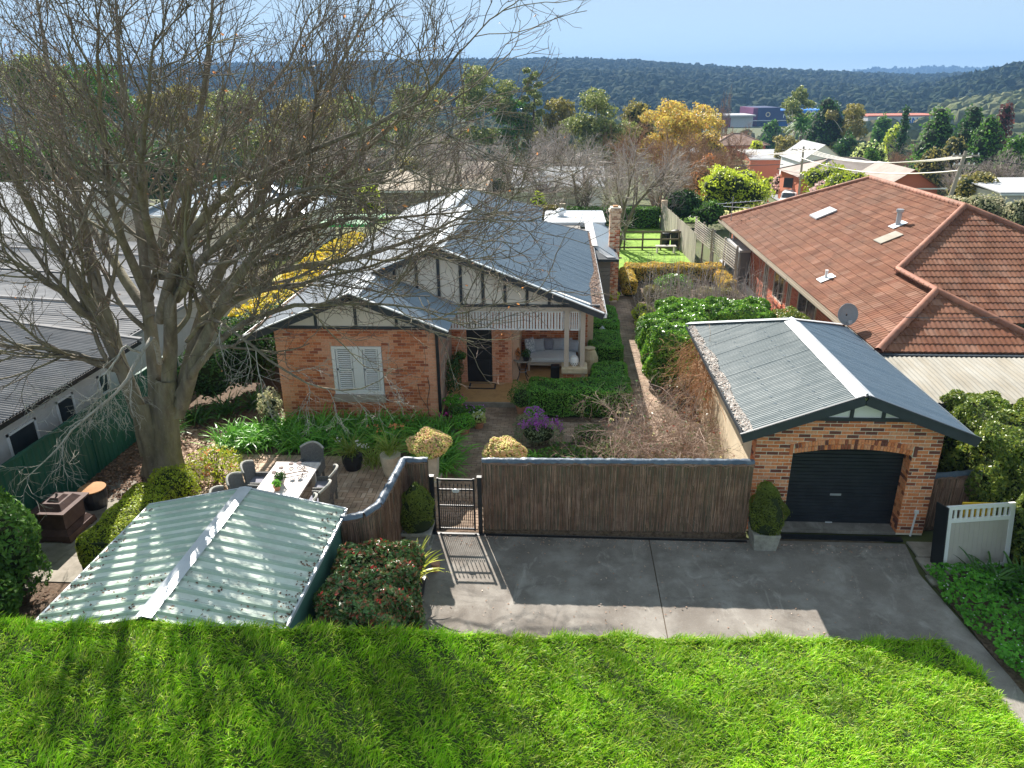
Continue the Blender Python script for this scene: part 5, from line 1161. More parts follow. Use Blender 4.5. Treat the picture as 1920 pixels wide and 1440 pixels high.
b = MB(); b.box(8.6, 8.72, 19.6, 41.5, 2.38, 2.4); b.box(8.6, 8.615, 19.6, 41.5, 2.38, 2.5); b.box(8.74, 8.76, 19.7, 41.5, 2.3, 2.5); b.build("gutter", M['tin_cream'], nh, NO)
b = MB(); b.box(8.7, 20.7, 19.55, 19.7, 2.36, 2.49); b.build("gutter", M['charcoal'], nh, NO); b = MB(); b.box(8.76, 9.3, 19.7, 41, 2.36, 2.38); b.build("eave_lining", M['beige'], nh, NO)
pl_ = lambda y, v: (8.75 + v, y, NZ + NS * v)
def on_left(nm, m, y, v, w, l, h=.03):
    b = MB(); b.poly([(*pl_(y - w / 2, v - l / 2)[:2], pl_(y, v - l / 2)[2] + .07), (*pl_(y + w / 2, v - l / 2)[:2], pl_(y, v - l / 2)[2] + .07), (*pl_(y + w / 2, v + l / 2)[:2], pl_(y, v + l / 2)[2] + .07), (*pl_(y - w / 2, v + l / 2)[:2], pl_(y, v + l / 2)[2] + .07)], (0, 0, h)); return b.build(nm, M[m], nh, NO)
on_left("skylight", 'tin_white', 34.6, 3.05, 1.0, .85, .06); on_left("skylight", 'poly', 28.2, 3.35, .7, .75, .03)
def pipe(y, v, r, h, m, cap=None):
    f = on_left("vent_flashing", 'zinc', y, v, .5, .5, .012); x, yy, z = pl_(y, v); b = MB(); b.tube([(x, yy, z), (x, yy, z + h)], r, 10); b.box(x - r, x + r, yy - r, yy + r, z + h, z + h + .01)
    if cap: b.lathe([(r * 1.5, 0), (r * 1.5, .1), (.01, .12)], 10, (x, yy, z + h))
    b.build("vent_pipe", M[m], nh, NO)
pipe(29.2, 4.05, .09, .55, 'greymetal', True); pipe(26.6, .75, .05, .35, 'white')
DX = (8.5, 21.75, 2.58); ds = thing("satellite_dish", "round grey satellite dish behind the garage roof's far right corner", "satellite dish", DX)
b = MB(); n = 20; prof = [(.02, .0), (.16, .015), (.25, .045), (.33, .085)]; b.lathe(prof, n, (0, 0, 0), cap=False); o = b.build("dish", M['polytank'], ds); o.location = (0, -.05, .42); o.rotation_euler = (R(75), 0, R(12))
sol = o.modifiers.new("rim", 'SOLIDIFY'); sol.thickness = .012
b = MB(); b.tube([(0, 0, 0), (0, 0, .3), (0, -.08, .42)], .025, 6); b.build("mast", M['black'], ds); b = MB(); b.tube([(0, -.05, .15), (0, -.4, .3)], .014, 5); b.box(-.04, .04, -.46, -.38, .26, .34); b.build("feed_arm", M['greymetal'], ds)
at = thing("antenna", "spindly television antenna at the far corner of the tiled roof", "antenna", (9.0, 40.2, 1.6)); AO = (9.0, 40.2, 1.6)
b = MB(); b.tube([(9, 40.2, 1.6), (9, 40.2, 3.9)], .02, 5); b.build("mast", M['greymetal'], at, AO); b = MB(); b.tube([(8.2, 40, 3.55), (10.4, 39.8, 3.75)], .016, 4); b.tube([(8.6, 40.5, 3.35), (9.9, 39.5, 3.4)], .016, 4)
for k in range(7): b.tube([(8.5 + .25 * k, 39.7, 3.6 + .02 * k), (8.7 + .25 * k, 40.3, 3.6 + .02 * k)], .009, 4)
b.build("elements", M['zinc'], at, AO)
tk = MB(); P = [(8.62, 35.4), (8.62, 37.6), (9.22, 37.6), (9.22, 35.4)]; tk.box(8.75, 9.22, 36.4, 39.4, .05, 1.75)
for k in range(15): tk.box(8.72, 8.76, 36.45 + k * .2, 36.55 + k * .2, .05, 1.72)
wt = thing("water_tank", "slim grey ribbed water tank against the side of the tiled house", "water tank", (9, 36.2, 0)); tk.build("tank_body", M['polytank'], wt, (9, 36.2, 0)); b = MB(); b.box(8.7, 9.24, 36.35, 39.45, 1.75, 1.86); b.build("tank_lid", M['tin_white'], wt, (9, 36.2, 0)); b = MB(); b.tube([(8.95, 39.0, 1.86), (8.95, 39.0, 2.4)], .045, 8); b.build("inlet_pipe", M['greymetal'], wt, (9, 36.2, 0))
tag(MB().box(8.86, 9.08, 26, 41.5, -.02, .28).build("garden_kerb", M['tin_white'], None, (9, 34, 0)), "long pale kerb along the foot of the tiled house", "kerb")
# patio cover between garage and tiled house
pc_ = thing("patio_cover", "dirty translucent corrugated patio cover in front of the tiled house", "patio cover", (11.5, 18, 2.2)); PO = (11.5, 18, 2.2)
for k in range(8):
    x0 = 8.72 + k * .78; xx = np.linspace(x0, x0 + .8, 61); V = []
    for j, x in enumerate(xx):
        for y, z in ((16.85, 2.24), (18.0, 2.36), (19.5, 2.46)): V.append((x, y, z + .011 * math.cos(2 * math.pi * x / .13) + .004 * (j > 57)))
    i = np.arange(len(V)).reshape(-1, 3); F = np.stack([i[:-1, :-1], i[1:, :-1], i[1:, 1:], i[:-1, 1:]], -1).reshape(-1, 4); obj_np("roof_sheet", np.array(V), F, M['poly'], pc_, PO)
    if k: b = MB(); b.box(x0 - .05, x0 + .05, 16.86, 19.4, 2.1, 2.16); b.build("rafter", M['timber_dark'], pc_, PO)
b = MB(); b.box(8.75, 15, 16.8, 16.9, 2.0, 2.2); b.build("front_beam", M['black'], pc_, PO)
for x in (9.0, 12, 14.8): b = MB(); b.box(x - .05, x + .05, 16.8, 16.9, 0, 2.0); b.build("post", M['black'], pc_, PO)

# ------------------------------------------------------------------ left boundary and neighbours
gf = thing("steel_fence", "dark green ribbed steel fence on the left boundary", "fence", (-12.15, 14, 0)); FO = (-12.15, 14, 0)
for k in range(6):
    y0 = 7 + k * 2.4; yy = []
    for j in range(12): yy += [(y0 + j * .2, 0), (y0 + j * .2 + .11, 0), (y0 + j * .2 + .135, .028), (y0 + j * .2 + .175, .028)]
    V = []
    for (y, d) in yy: V += [(-12.16 + d, y, .03), (-12.16 + d, y, 1.78)]
    i = np.arange(len(V)).reshape(-1, 2); F = np.stack([i[:-1, 0], i[:-1, 1], i[1:, 1], i[1:, 0]], -1); obj_np("fence_panel", np.array(V), F, M['greenfence'], gf, FO)
    b = MB(); b.box(-12.2, -12.1, y0 - .04, y0, 0, 1.84); b.build("fence_post", M['greenfence'], gf, FO)
    b = MB(); b.box(-12.19, -12.105, y0, y0 + 2.36, 1.78, 1.83); b.build("top_rail", M['greenfence'], gf, FO)
n1 = thing("left_house", "pale walled house with a weathered corrugated roof beyond the green fence", "house", (-17, 14, 0)); O1 = (-17, 14, 0)
zl = lambda x: 2.6 + (-12.35 - x) * .13
sheets(n1, O1, "roof_sheet", M['tin_old'], 4.5, 19.9, lambda y: (-12.35, -23), zl, corr(.11, .016), 56, .77)
b = MB(); b.box(-23, -12.75, 5, 19.6, 0, 2.5); b.build("wall", M['wallgrey'], n1, O1)
b = MB(); b.box(-12.42, -12.33, 4.5, 19.95, 2.46, 2.58); b.build("gutter", M['black'], n1, O1); b = MB(); b.box(-23, -12.3, 19.86, 20.0, 2.55, 2.6)
b.beam((-23, 19.93, zl(-23) + .03), (-12.3, 19.93, 2.63), .14, .04); b.build("barge_flashing", M['tin_old'], n1, O1)
for y0, y1, z0, z1 in ((14.6, 15.6, 1.2, 2.05), (16.4, 17.1, 1.4, 2.1), (18.2, 18.7, 1.5, 2.1)):
    f = MB(); f.box(-12.77, -12.72, y0, y1, z0, z0 + .06); f.box(-12.77, -12.72, y0, y1, z1 - .06, z1); f.box(-12.77, -12.72, y0, y0 + .06, z0, z1); f.box(-12.77, -12.72, y1 - .06, y1, z0, z1); w = f.build("window", M['white'], n1, O1); f = MB(); f.box(-12.76, -12.745, y0 + .06, y1 - .06, z0 + .06, z1 - .06); f.build("pane", M['glass'], w, O1)
def roofhouse(name, label, x0, x1, y0, y1, ze, zr, m, wallm, gable='x', base=0.0, ov=.4, cat="house", group=None, win=None, corrug=True, win_y=None, winside=None):
    o_ = ((x0 + x1) / 2, (y0 + y1) / 2, base); h = thing(name, label, cat, o_, group=group); b = MB()
    if gable == 'y':          # ridge along y
        xm = (x0 + x1) / 2; zf = lambda x: zr - (zr - ze) * abs(x - xm) / (x1 - xm)
        for lo in (x0 - ov, x1 + ov): 
            V = []; n = max(2, int((y1 - y0) / .2)) if corrug else 2
            for k in range(n * 2 + 1):
                y = y0 - ov + (y1 - y0 + 2 * ov) * k / (2 * n); d = .02 * (k % 2) if corrug else 0; V += [(lo, y, zf(lo) + d), (xm, y, zr + d)]
            i = np.arange(len(V)).reshape(-1, 2); obj_np("roof", np.array(V), np.stack([i[:-1, 0], i[:-1, 1], i[1:, 1], i[1:, 0]], -1), M[m], h, o_)
        b.box(x0, x1, y0, y1, base, ze - .05); b.poly([(x0, y0, ze - .05), (x1, y0, ze - .05), (xm, y0, zr - .05)], (0, y1 - y0, 0))
    elif gable == 'x':
        ym = (y0 + y1) / 2; zf = lambda y: zr - (zr - ze) * abs(y - ym) / (y1 - ym)
        for lo in (y0 - ov, y1 + ov):
            V = []; n = max(2, int((x1 - x0) / .2)) if corrug else 2
            for k in range(n * 2 + 1):
                x = x0 - ov + (x1 - x0 + 2 * ov) * k / (2 * n); d = .02 * (k % 2) if corrug else 0; V += [(x, lo, zf(lo) + d), (x, ym, zr + d)]
            i = np.arange(len(V)).reshape(-1, 2); obj_np("roof", np.array(V), np.stack([i[:-1, 0], i[:-1, 1], i[1:, 1], i[1:, 0]], -1), M[m], h, o_)
        b.box(x0, x1, y0, y1, base, ze - .05); b.poly([(x0, y0, ze - .05), (x0, y1, ze - .05), (x0, ym, zr - .05)], (x1 - x0, 0, 0))
    elif gable == 'hip':
        hw = min(x1 - x0, y1 - y0) / 2 + ov; X0, X1, Y0, Y1 = x0 - ov, x1 + ov, y0 - ov, y1 + ov; r = MB()
        if x1 - x0 > y1 - y0: p, q = (X0 + hw, (Y0 + Y1) / 2, zr), (X1 - hw, (Y0 + Y1) / 2, zr); fs = [(0, 1, 5, 4), (1, 2, 5), (2, 3, 4, 5), (3, 0, 4)]
        else: p, q = ((X0 + X1) / 2, Y0 + hw, zr), ((X0 + X1) / 2, Y1 - hw, zr); fs = [(0, 1, 4), (1, 2, 5, 4), (2, 3, 5), (3, 0, 4, 5)]
        r._add([(X0, Y0, ze), (X1, Y0, ze), (X1, Y1, ze), (X0, Y1, ze), p, q], fs); r.build("roof", M[m], h, o_)
        rc = MB(); C4 = [(X0, Y0, ze), (X1, Y0, ze), (X1, Y1, ze), (X0, Y1, ze)]
        for c, e in zip(C4, (p, q, q, p) if x1 - x0 > y1 - y0 else (p, p, q, q)): rc.beam((c[0], c[1], c[2] + .05), (e[0], e[1], e[2] + .05), .25, .1)
        rc.beam((p[0], p[1], p[2] + .06), (q[0], q[1], q[2] + .06), .25, .1); rc.build("ridge_capping", M[m], h, o_)
        b.box(x0, x1, y0, y1, base, ze - .02)
    else:                      # skillion, high side at far end
        r = MB(); r.poly([(x0 - ov, y0 - ov, ze), (x1 + ov, y0 - ov, ze), (x1 + ov, y1 + ov, zr), (x0 - ov, y1 + ov, zr)], (0, 0, .08)); r.build("roof", M[m], h, o_); b.box(x0, x1, y0, y1, base, ze - .05)
    b.build("wall", M[wallm], h, o_)
    for (wx0, wx1, wz0, wz1) in (win or []):
        f = MB(); f.box(wx0, wx1, y0 - .06, y0, wz0, wz1); w = f.build("window", M['white'], h, o_); f = MB(); f.box(wx0 + .08, wx1 - .08, y0 - .08, y0 - .06, wz0 + .08, wz1 - .08); f.build("pane", M['glass'], w, o_)
    f = MB(); f.box(x0 - ov, x1 + ov, y0 - ov - .1, y0 - ov, ze - .14, ze - .02); f.build("gutter", M['zinc'] if m != 'browntile' else M['timber_dark'], h, o_)
    return h
n2 = thing("flat_house", "low grey roofed house just behind the corrugated left roof", "house", (-21, 26, 0)); O2 = (-21, 26, 0)
sheets(n2, O2, "roof_sheet", M['tin_old'], 20.4, 33, lambda y: (-13.1, -31), lambda x: 2.5 + (-13 - x) * .06, corr(.2, .02), 24, 1.6)
b = MB(); b.box(-30.5, -13.4, 20.7, 32.6, 0, 2.42); b.build("wall", M['wallgrey'], n2, O2); b = MB(); b.box(-13.15, -13.03, 20.4, 33, 2.38, 2.48); b.build("gutter", M['tin_old'], n2, O2)
for y in (23.5, 27, 30.5): b = MB(); b.box(-31, -13.2, y - .06, y + .06, 2.56, 2.6) if False else b.beam((-13.2, y, 2.56), (-31, y, 3.64), .16, .03); b.build("roof_flashing", M['tin_old'], n2, O2)
roofhouse("white_roofed_house", "bright white roofed building at the far left behind the big bare tree", -44, -26, 36, 46, 2.9, 4.7, 'tin_white', 'wallgrey', 'x')
roofhouse("grey_roofed_house", "slate grey roofed house with beige walls behind the bare tree's right limbs", -25, -15.4, 43.6, 50, 2.5, 4.0, 'tin_dark', 'panel', 'hip')
roofhouse("cream_shed", "long low shed with a cream roof left of the white weatherboard house", -18.5, -7.8, 76, 86, -.3, 1.5, 'tin_cream', 'timber_grey', 'skillion', base=-3)
roofhouse("white_cottage", "white walled low house with one small dark window behind a paling fence", -4.6, 4.0, 74, 82, .35, 1.75, 'tin_white', 'white', 'x', base=-2.6, win=[(-2.3, -1.3, -.25, .6)], ov=.3)
sh = thing("shade_sail", "pale green shade sail behind the cottage's left roof", "shade sail", (-12.6, 44, 2)); b = MB(); V = []
for i in range(9):
    for j in range(7):
        u, v = i / 8, j / 6; V.append((-14.2 + 3.2 * u + .3 * v, 42.4 + 3.6 * v, 2.1 - .35 * math.sin(math.pi * u) * math.sin(math.pi * v)))
i = np.arange(63).reshape(9, 7); obj_np("sail_cloth", np.array(V), np.stack([i[:-1, :-1], i[1:, :-1], i[1:, 1:], i[:-1, 1:]], -1).reshape(-1, 4), M['shade'], sh, (-12.6, 44, 2)); b.box(-14.2, -11.0, 42.3, 42.42, 1.95, 2.12); b.box(-11.0, -10.9, 42.4, 46, 2.0, 2.12); b.build("sail_edge", M['greenedge'], sh, (-12.6, 44, 2))
for x, y in ((-14.2, 42.4), (-11, 42.4), (-10.8, 46), (-13.9, 46)): b = MB(); b.tube([(x, y, 0), (x, y, 2.15)], .05, 6); b.build("post", M['greymetal'], sh, (-12.6, 44, 2))

# ------------------------------------------------------------------ garden shed, urn stand, terrace furniture
SO2 = (-6.05, 10.2, 0); sd = thing("garden_shed", "pale green ribbed steel garden shed seen from above", "shed", SO2); XS, ZRS = -6.05, 2.2; zs = lambda x: ZRS - .21 * abs(x - XS)
def rib(y): t = (y / .28) % 1; return .05 * (1 if .1 < t < .22 else (t / .1 if t <= .1 else max(0, 1 - (t - .22) / .1)))
for nm, (xa, xb) in (("l", (-8.05, XS)), ("r", (-4.12, XS))):
    V = []; yy = []
    for k in range(14):
        y = 8.43 + k * .269; yy += [(y, 0), (y + .12, 0), (y + .135, .05), (y + .185, .05), (y + .2, 0), (y + .266, 0)]
    for s in range(7):
        seg = yy[s * 12:(s + 1) * 12]; V = []
        for y, d in seg:
            for x in (xa, xb): V.append((x, y, zs(x) + d))
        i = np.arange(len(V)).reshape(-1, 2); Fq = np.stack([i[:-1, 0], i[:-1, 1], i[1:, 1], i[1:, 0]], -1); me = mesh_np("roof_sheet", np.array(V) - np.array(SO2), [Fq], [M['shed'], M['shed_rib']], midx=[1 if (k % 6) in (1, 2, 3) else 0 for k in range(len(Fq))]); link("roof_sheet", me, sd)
b = MB()
for s in (-1, 1): b.poly([(XS, 8.4, ZRS + .05), (XS, 12.2, ZRS + .05), (XS + s * .13, 12.2, ZRS + .025), (XS + s * .13, 8.4, ZRS + .025)], (0, 0, .004))
b.build("ridge_capping", M['zinc'], sd, SO2)
b = MB()
for xe in (-8.07, -4.1): b.box(xe - .02, xe + .02, 8.42, 12.2, zs(xe) - .05, zs(xe) + .012)
b.beam((XS, 12.19, ZRS + .01), (-8.07, 12.19, zs(-8.07)), .03, .06); b.beam((XS, 12.19, ZRS + .01), (-4.1, 12.19, zs(-4.1)), .03, .06); b.build("edge_flashing", M['zinc'], sd, SO2)
b = MB(); b.box(-8.0, -7.96, 8.45, 12.15, 0, 1.76); b.box(-4.2, -4.16, 8.45, 12.15, 0, 1.76); b.box(-8, -4.16, 12.1, 12.14, 0, 1.78); b.box(-8, -4.16, 8.45, 8.49, 0, 1.78); b.build("wall", M['shed_wall'], sd, SO2)
g = rng(71); n = 420; y = g.uniform(8.5, 12.1, n); s = g.choice([-1, 1], n); e = np.where(s < 0, -8.04, -4.14); x = e - s * .28 * g.random(n) ** 2.2; V, F = leaf_cards(np.c_[x, y, zs(0) * 0 + ZRS - .21 * np.abs(x - XS) + .012], np.tile([0, 0, 1.], (n, 1)), .05, .6, g, .3); obj_np("roof_litter", V, F, M['mulch'], sd, SO2, kind="stuff")
n = 260; y = g.uniform(8.45, 9.6, n); x = g.uniform(-8, -4.2, n); V, F = leaf_cards(np.c_[x, y, ZRS - .21 * np.abs(x - XS) + .02], np.tile([0, 0, 1.], (n, 1)), .05, .6, g, .3); obj_np("roof_litter", V, F, M['mulch'], sd, SO2, kind="stuff")
tag(MB().box(-8.5, -8.32, 8.0, 10.8, -.02, .14).build("garden_edging", M['slab'], None, (-8.4, 9.5, 0)), "concrete garden edging strip along the left side of the shed", "edging")
IO = (-11.3, 13.85, 0); ic = thing("pedestal_stand", "squat rust brown stepped pedestal on the paving by the green fence", "pedestal", IO)
def frus(mb, x, y, z0, z1, a0, b0, a1, b1): mb._add([(x - a0, y - b0, z0), (x + a0, y - b0, z0), (x + a0, y + b0, z0), (x - a0, y + b0, z0), (x - a1, y - b1, z1), (x + a1, y - b1, z1), (x + a1, y + b1, z1), (x - a1, y + b1, z1)], [(0, 3, 2, 1), (4, 5, 6, 7), (0, 1, 5, 4), (1, 2, 6, 5), (2, 3, 7, 6), (3, 0, 4, 7)])
b = MB(); frus(b, *IO[:2], .04, .16, .43, .5, .41, .48); frus(b, *IO[:2], .16, .26, .39, .46, .31, .38)
for sx in (-1, 1):
    for sy in (-1, 1): frus(b, IO[0] + sx * .33, IO[1] + sy * .4, 0, .05, .1, .1, .1, .1)
b.build("plinth", M['iron'], ic, IO); b = MB(); frus(b, *IO[:2], .26, .68, .29, .36, .31, .38); b.build("body", M['iron'], ic, IO)
b = MB(); frus(b, *IO[:2], .68, .74, .4, .47, .42, .49); frus(b, *IO[:2], .74, .86, .3, .36, .2, .24); frus(b, *IO[:2], .86, .93, .15, .18, .09, .1); frus(b, *IO[:2], .93, 1.0, .02, .02, .015, .015); b.build("lid", M['iron'], ic, IO)
fb = thing("fire_drum", "dark round drum with a rusty orange lid behind the brown pedestal", "drum", (-11.25, 14.95, 0)); FBO = (-11.25, 14.95, 0)
b = MB(); b.lathe([(.25, 0), (.3, .25), (.29, .45)], 18, FBO); b.build("drum", M['black'], fb, FBO); b = MB(); b.lathe([(.28, .46), (.31, .48), (.31, .5), (.0, .52)], 18, FBO); b.build("lid", M['rust'], fb, FBO)
TB = (-6.46, 14.75, 0); tb = thing("dining_table", "long bleached timber outdoor dining table", "table", TB)
for k in range(9): b = MB(); x = -7.02 + k * .1245; b.box(x + .004, x + .1215, 13.6, 15.9, .71, .745); b.build("board", M['tabletop'], tb, TB)
for y in (13.5, 15.905): b = MB(); b.box(-7.03, -5.9, y, y + .1, .708, .748); b.build("end_board", M['tabletop'], tb, TB)
for x in (-6.9, -6.03):
    for y in (13.75, 15.75): b = MB(); b.box(x - .05, x + .05, y - .05, y + .05, 0, .71); b.build("leg", M['tabletop'], tb, TB)
b = MB(); b.box(-6.9, -6.03, 13.65, 15.85, .6, .7); b.build("apron", M['tabletop'], tb, TB)
def chair():
    t = thing("wicker_chair", "x", "chair", (0, 0, 0), group="grey wicker dining chairs"); b = MB(); b.box(-.27, .27, -.25, .25, .36, .44); b.build("seat", M['wicker'], t)
    V = []; n, mm = 10, 8
    for sgn in (0, 1):
        for i in range(n + 1):
            for j in range(mm + 1):
                u = i / n * 2 - 1; v = j / mm; hh = .4 + (.58 - .1 * u * u) * v; d = -.25 - .12 * v + .14 * u * u * (.4 + .6 * v) + (.045 if sgn else 0); V.append((u * (.28 + .03 * v), d, hh))
    q = np.arange(2 * (n + 1) * (mm + 1)).reshape(2, n + 1, mm + 1); F = [np.stack([a[:-1, :-1], a[1:, :-1], a[1:, 1:], a[:-1, 1:]], -1).reshape(-1, 4)[:, ::s] for a, s in ((q[0], 1), (q[1], -1))]
    ed = [np.stack([q[0, :-1, -1], q[0, 1:, -1], q[1, 1:, -1], q[1, :-1, -1]], -1), np.stack([q[0, 0, 1:], q[0, 0, :-1], q[1, 0, :-1], q[1, 0, 1:]], -1), np.stack([q[0, -1, :-1], q[0, -1, 1:], q[1, -1, 1:], q[1, -1, :-1]], -1)]
    obj_np("backrest", np.array(V), np.concatenate(F + ed), M['wicker'], t, smooth=False)
    b = MB(); b.tube([((i / 10 * 2 - 1) * .31, -.35 + .14 * (i / 10 * 2 - 1) ** 2, .985 - .1 * (i / 10 * 2 - 1) ** 2) for i in range(11)], .03, 6); b.build("rim", M['wickerpale'], t)
    b = MB()
    for sx in (-1, 1): b.box(sx * .27 - .025, sx * .27 + .025, -.25, .22, .3, .6)
    b.build("arm_panel", M['wicker'], t); b = MB(); b.box(-.25, .25, -.23, .24, .44, .5); b.build("seat_cushion", M['darkcush'], t, bevel=.02)
    for sx in (-1, 1):
        for sy in (-.21, .21): b = MB(); b.box(sx * .23 - .025, sx * .23 + .025, sy - .025, sy + .025, 0, .36); b.build("leg", M['wicker'], t)
    return t
ch0 = chair(); CH = [(-6.3, 16.32, 176, "grey wicker chair at the far end of the bleached table"), (-7.3, 15.45, -88, "wicker chair on the left side of the table, farthest of three"), (-7.38, 14.82, -95, "wicker chair on the left side of the table, middle of three"), (-7.5, 14.2, -86, "nearest wicker chair on the table's left side, half hidden by the shed"),
      (-5.62, 15.3, 96, "tall wicker chair on the right side of the table, farthest of three"), (-5.58, 14.6, 86, "wicker chair on the right side of the table, middle of three"), (-5.7, 13.95, 92, "nearest wicker chair on the table's right side, half behind the shed roof")]
for i, (x, y, a, lab) in enumerate(CH):
    o = ch0 if i == 0 else dup(ch0); o.location = (x, y, 0); o.rotation_euler = (0, 0, R(a)); o["label"] = lab
KO = (-6.42, 15.35, .745); cd = thing("candelabra", "dark scrolled iron candelabra lying on the bleached table", "candelabra", KO)
def scroll(cx, cy, cz, s, rot=0):
    return [(cx + s * (1 - k / 26) * math.cos(rot + k * .42), cy, cz + s * (1 - k / 26) * math.sin(rot + k * .42)) for k in range(22)]
b = MB(); b.tube([(-6.75, 15.3, .76), (-6.5, 15.3, .8), (-6.2, 15.45, .8), (-6.05, 15.5, .76)], .012, 5)
for x, z in ((-6.6, .86), (-6.4, .9), (-6.22, .9), (-6.12, .86), (-6.72, .84)): b.tube(scroll(x, 15.35 + (x + 6.4) * .4, z, .07, x * 9), .009, 5)
b.build("scrollwork", M['iron'], cd, KO)
for x, y, z in ((-6.63, 15.3, .93), (-6.42, 15.42, .98), (-6.24, 15.46, .98), (-6.78, 15.2, .86)): b = MB(); b.lathe([(.02, 0), (.055, .02), (.06, .045)], 10, (x, y, z)); b.build("candle_cup", M['iron'], cd, KO)
for x, y, z in ((-6.55, 15.25, .745), (-6.15, 15.3, .745), (-6.2, 15.6, .745)): b = MB(); b.tube([(x, y, z), (x + .02, y + .04, .82)], .01, 4); b.build("foot", M['iron'], cd, KO)
small_pot(-6.52, 14.9, .745, .1, .15, 'greystone', "pale green grey pot on the bleached table", pl="dark spiky succulent in the grey pot on the table", lm='darkleaf', ph=.12, seed=81)
small_pot(-6.5, 14.62, .745, .08, .12, 'terracotta', "small terracotta pot nearest on the bleached table", pl="bright green succulent in the small terracotta pot on the table", ph=.12, seed=82)
# ------------------------------------------------------------------ garden planting
HL = "clipped green hedge"
hedge("verandah_hedge", "low clipped hedge wrapping the verandah's front corner, nearest of its row", "hedge", [((-.95, 20.5, 0), (2.2, 21.65, .93)), ((1.05, 21.3, 0), (2.22, 23.1, .95))], M['boxleaf'], leaf=.06, dens=1050, seed=1, group="clipped hedges along the side path")
hedge("verandah_hedge", "clipped hedge block beside the side path, middle of its row", "hedge", [((1.02, 24.4, 0), (2.25, 26.45, .98))], M['boxleaf'], leaf=.06, dens=950, seed=2, group="clipped hedges along the side path")
hedge("verandah_hedge", "clipped hedge block under the cottage's gutter, farthest of its row", "hedge", [((1.05, 26.9, 0), (2.3, 29.6, 1.0))], M['boxleaf'], leaf=.065, dens=850, seed=3, group="clipped hedges along the side path")
b = MB(); b.lathe([(.03, 0), (.03, .75)], 6, (1.6, 26.65, 0)); b.lathe([(.1, .75), (.12, .9), (.02, 1.02)], 10, (1.6, 26.65, 0)); tag(b.build("garden_lamp", M['greymetal'], None, (1.6, 26.65, 0)), "small garden lamp between two clipped hedge blocks", "lamp")
def reds(n, m, s=.09):
    def f(root, org, g):
        me = [c for c in root.children if c.name.startswith('foliage')][0].data; v = np.empty(len(me.vertices) * 3); me.vertices.foreach_get("co", v); v = v.reshape(-1, 3); P = v[g.choice(len(v), n)]
        P = P[P[:, 2] > np.quantile(v[:, 2], .45)]; V, F = leaf_cards(np.repeat(P, 5, 0) + g.normal(0, s * .4, (len(P) * 5, 3)), np.tile([0, -.5, 1.], (len(P) * 5, 1)), s, .5, g, .8); obj_np("new_growth" if m != 'magenta' else "flowers", V, F, M[m], root, kind="stuff")
    return f
hedge("camellia_hedge", "tall glossy camellia hedge between the side path and the garage", "hedge", [((2.95, 22.7, 0), (5.2, 25.6, 1.95)), ((3.6, 25.2, 0), (7.6, 27.2, 2.0))], M['camleaf'], leaf=.125, dens=560, r=.4, seed=4, rough=.12, wd=.48, extra=reds(5, 'magenta', .09), tilt=.7, core=.22)
shrub("garden_shrub", "bushy green shrub between the camellia hedge and the tiled house", "shrub", [((8.1, 25.4, .9), (.75, 1.6, 1.15))], M['lillyleaf'], leaf=.1, dens=420, seed=5)
hedge("ring_hedge", "low bronze tipped hedge curving round the back garden bed, outer ring", "hedge", [((3.0, 34.6, 0), (3.7, 37.6, .8)), ((3.3, 37.2, 0), (8.4, 38.4, .85)), ((7.7, 34.6, 0), (8.4, 37.4, .75))], M['bronzehedge'], leaf=.09, dens=480, seed=6, r=.25)
hedge("ring_hedge", "low olive hedge inside the bronze tipped ring hedge", "hedge", [((3.9, 33.3, 0), (4.8, 34.5, .7)), ((6.3, 33.0, 0), (8.2, 34.2, .65))], M['goldhedge'] if False else M['oliveleaf'], leaf=.09, dens=420, seed=7, r=.3)
shrub("glossy_shrub", "glossy green shrub inside the ring hedges", "shrub", [((5.3, 34.3, .5), (.9, .8, .65))], M['camleaf'], leaf=.12, dens=300, seed=8)
shrub("lime_perennial", "lime green perennial at the bend of the side path", "plant", [((2.35, 33.9, .22), (.45, .4, .3))], M['limeleaf'], leaf=.12, dens=300, seed=9)
shrub("lime_perennial", "bright lime perennials edging the side path beside the camellia hedge", "plant", [((3.45, 28.6, .3), (.4, 1.1, .45)), ((3.6, 30.6, .3), (.5, 1.0, .4))], M['limeleaf'], leaf=.12, dens=260, seed=10)
shrub("dark_perennial", "dark green clump against the paling gate behind the cottage", "plant", [((1.95, 36.0, .35), (.7, .9, .55))], M['greenleaf'], leaf=.14, dens=220, seed=12)
hedge("side_planting", "ragged green planting on the left edge of the camellia hedge", "shrub", [((2.98, 25.4, 0), (3.7, 28.2, .9))], M['greenleaf'], leaf=.11, dens=420, seed=13, r=.25, rough=.1)
# bare upright shrub thicket
g = rng(90)
def thicket(label, cx, cy, sx, sy, n, h, m, seed, nm="bare_shrub"):
    g = rng(seed); org = (cx, cy, 0); rt = thing(nm, label, "shrub", org, group="bare shrubs behind the camellia hedge")
    B = np.c_[g.uniform(-sx, sx, n) + cx, g.uniform(-sy, sy, n) + cy, np.full(n, .0)]; P, RR = grow(B, np.c_[g.normal(0, .16, n), g.normal(0, .16, n), np.ones(n)], h * g.uniform(.6, 1.15, n), np.full(n, .013), np.full(n, .005), 7, .06, .05, g)
    V1 = tubes(P, RR, 4); Q, R2 = kids(P, RR, 6, .15, .75, .9, h * .35, .6, 4, .2, -.05, g, .004); V2 = tubes(Q, R2, 3)
    V, F = join([V1, V2]); obj_np("stem", V, F, M[m], rt, org); return rt
thicket("bare upright stems behind the left end of the camellia hedge", 4.3, 30.0, 1.0, 1.6, 75, 2.7, 'greytwig', 91)
thicket("bare upright stems behind the middle of the camellia hedge", 6.0, 29.6, .9, 1.4, 75, 2.9, 'greytwig', 92)
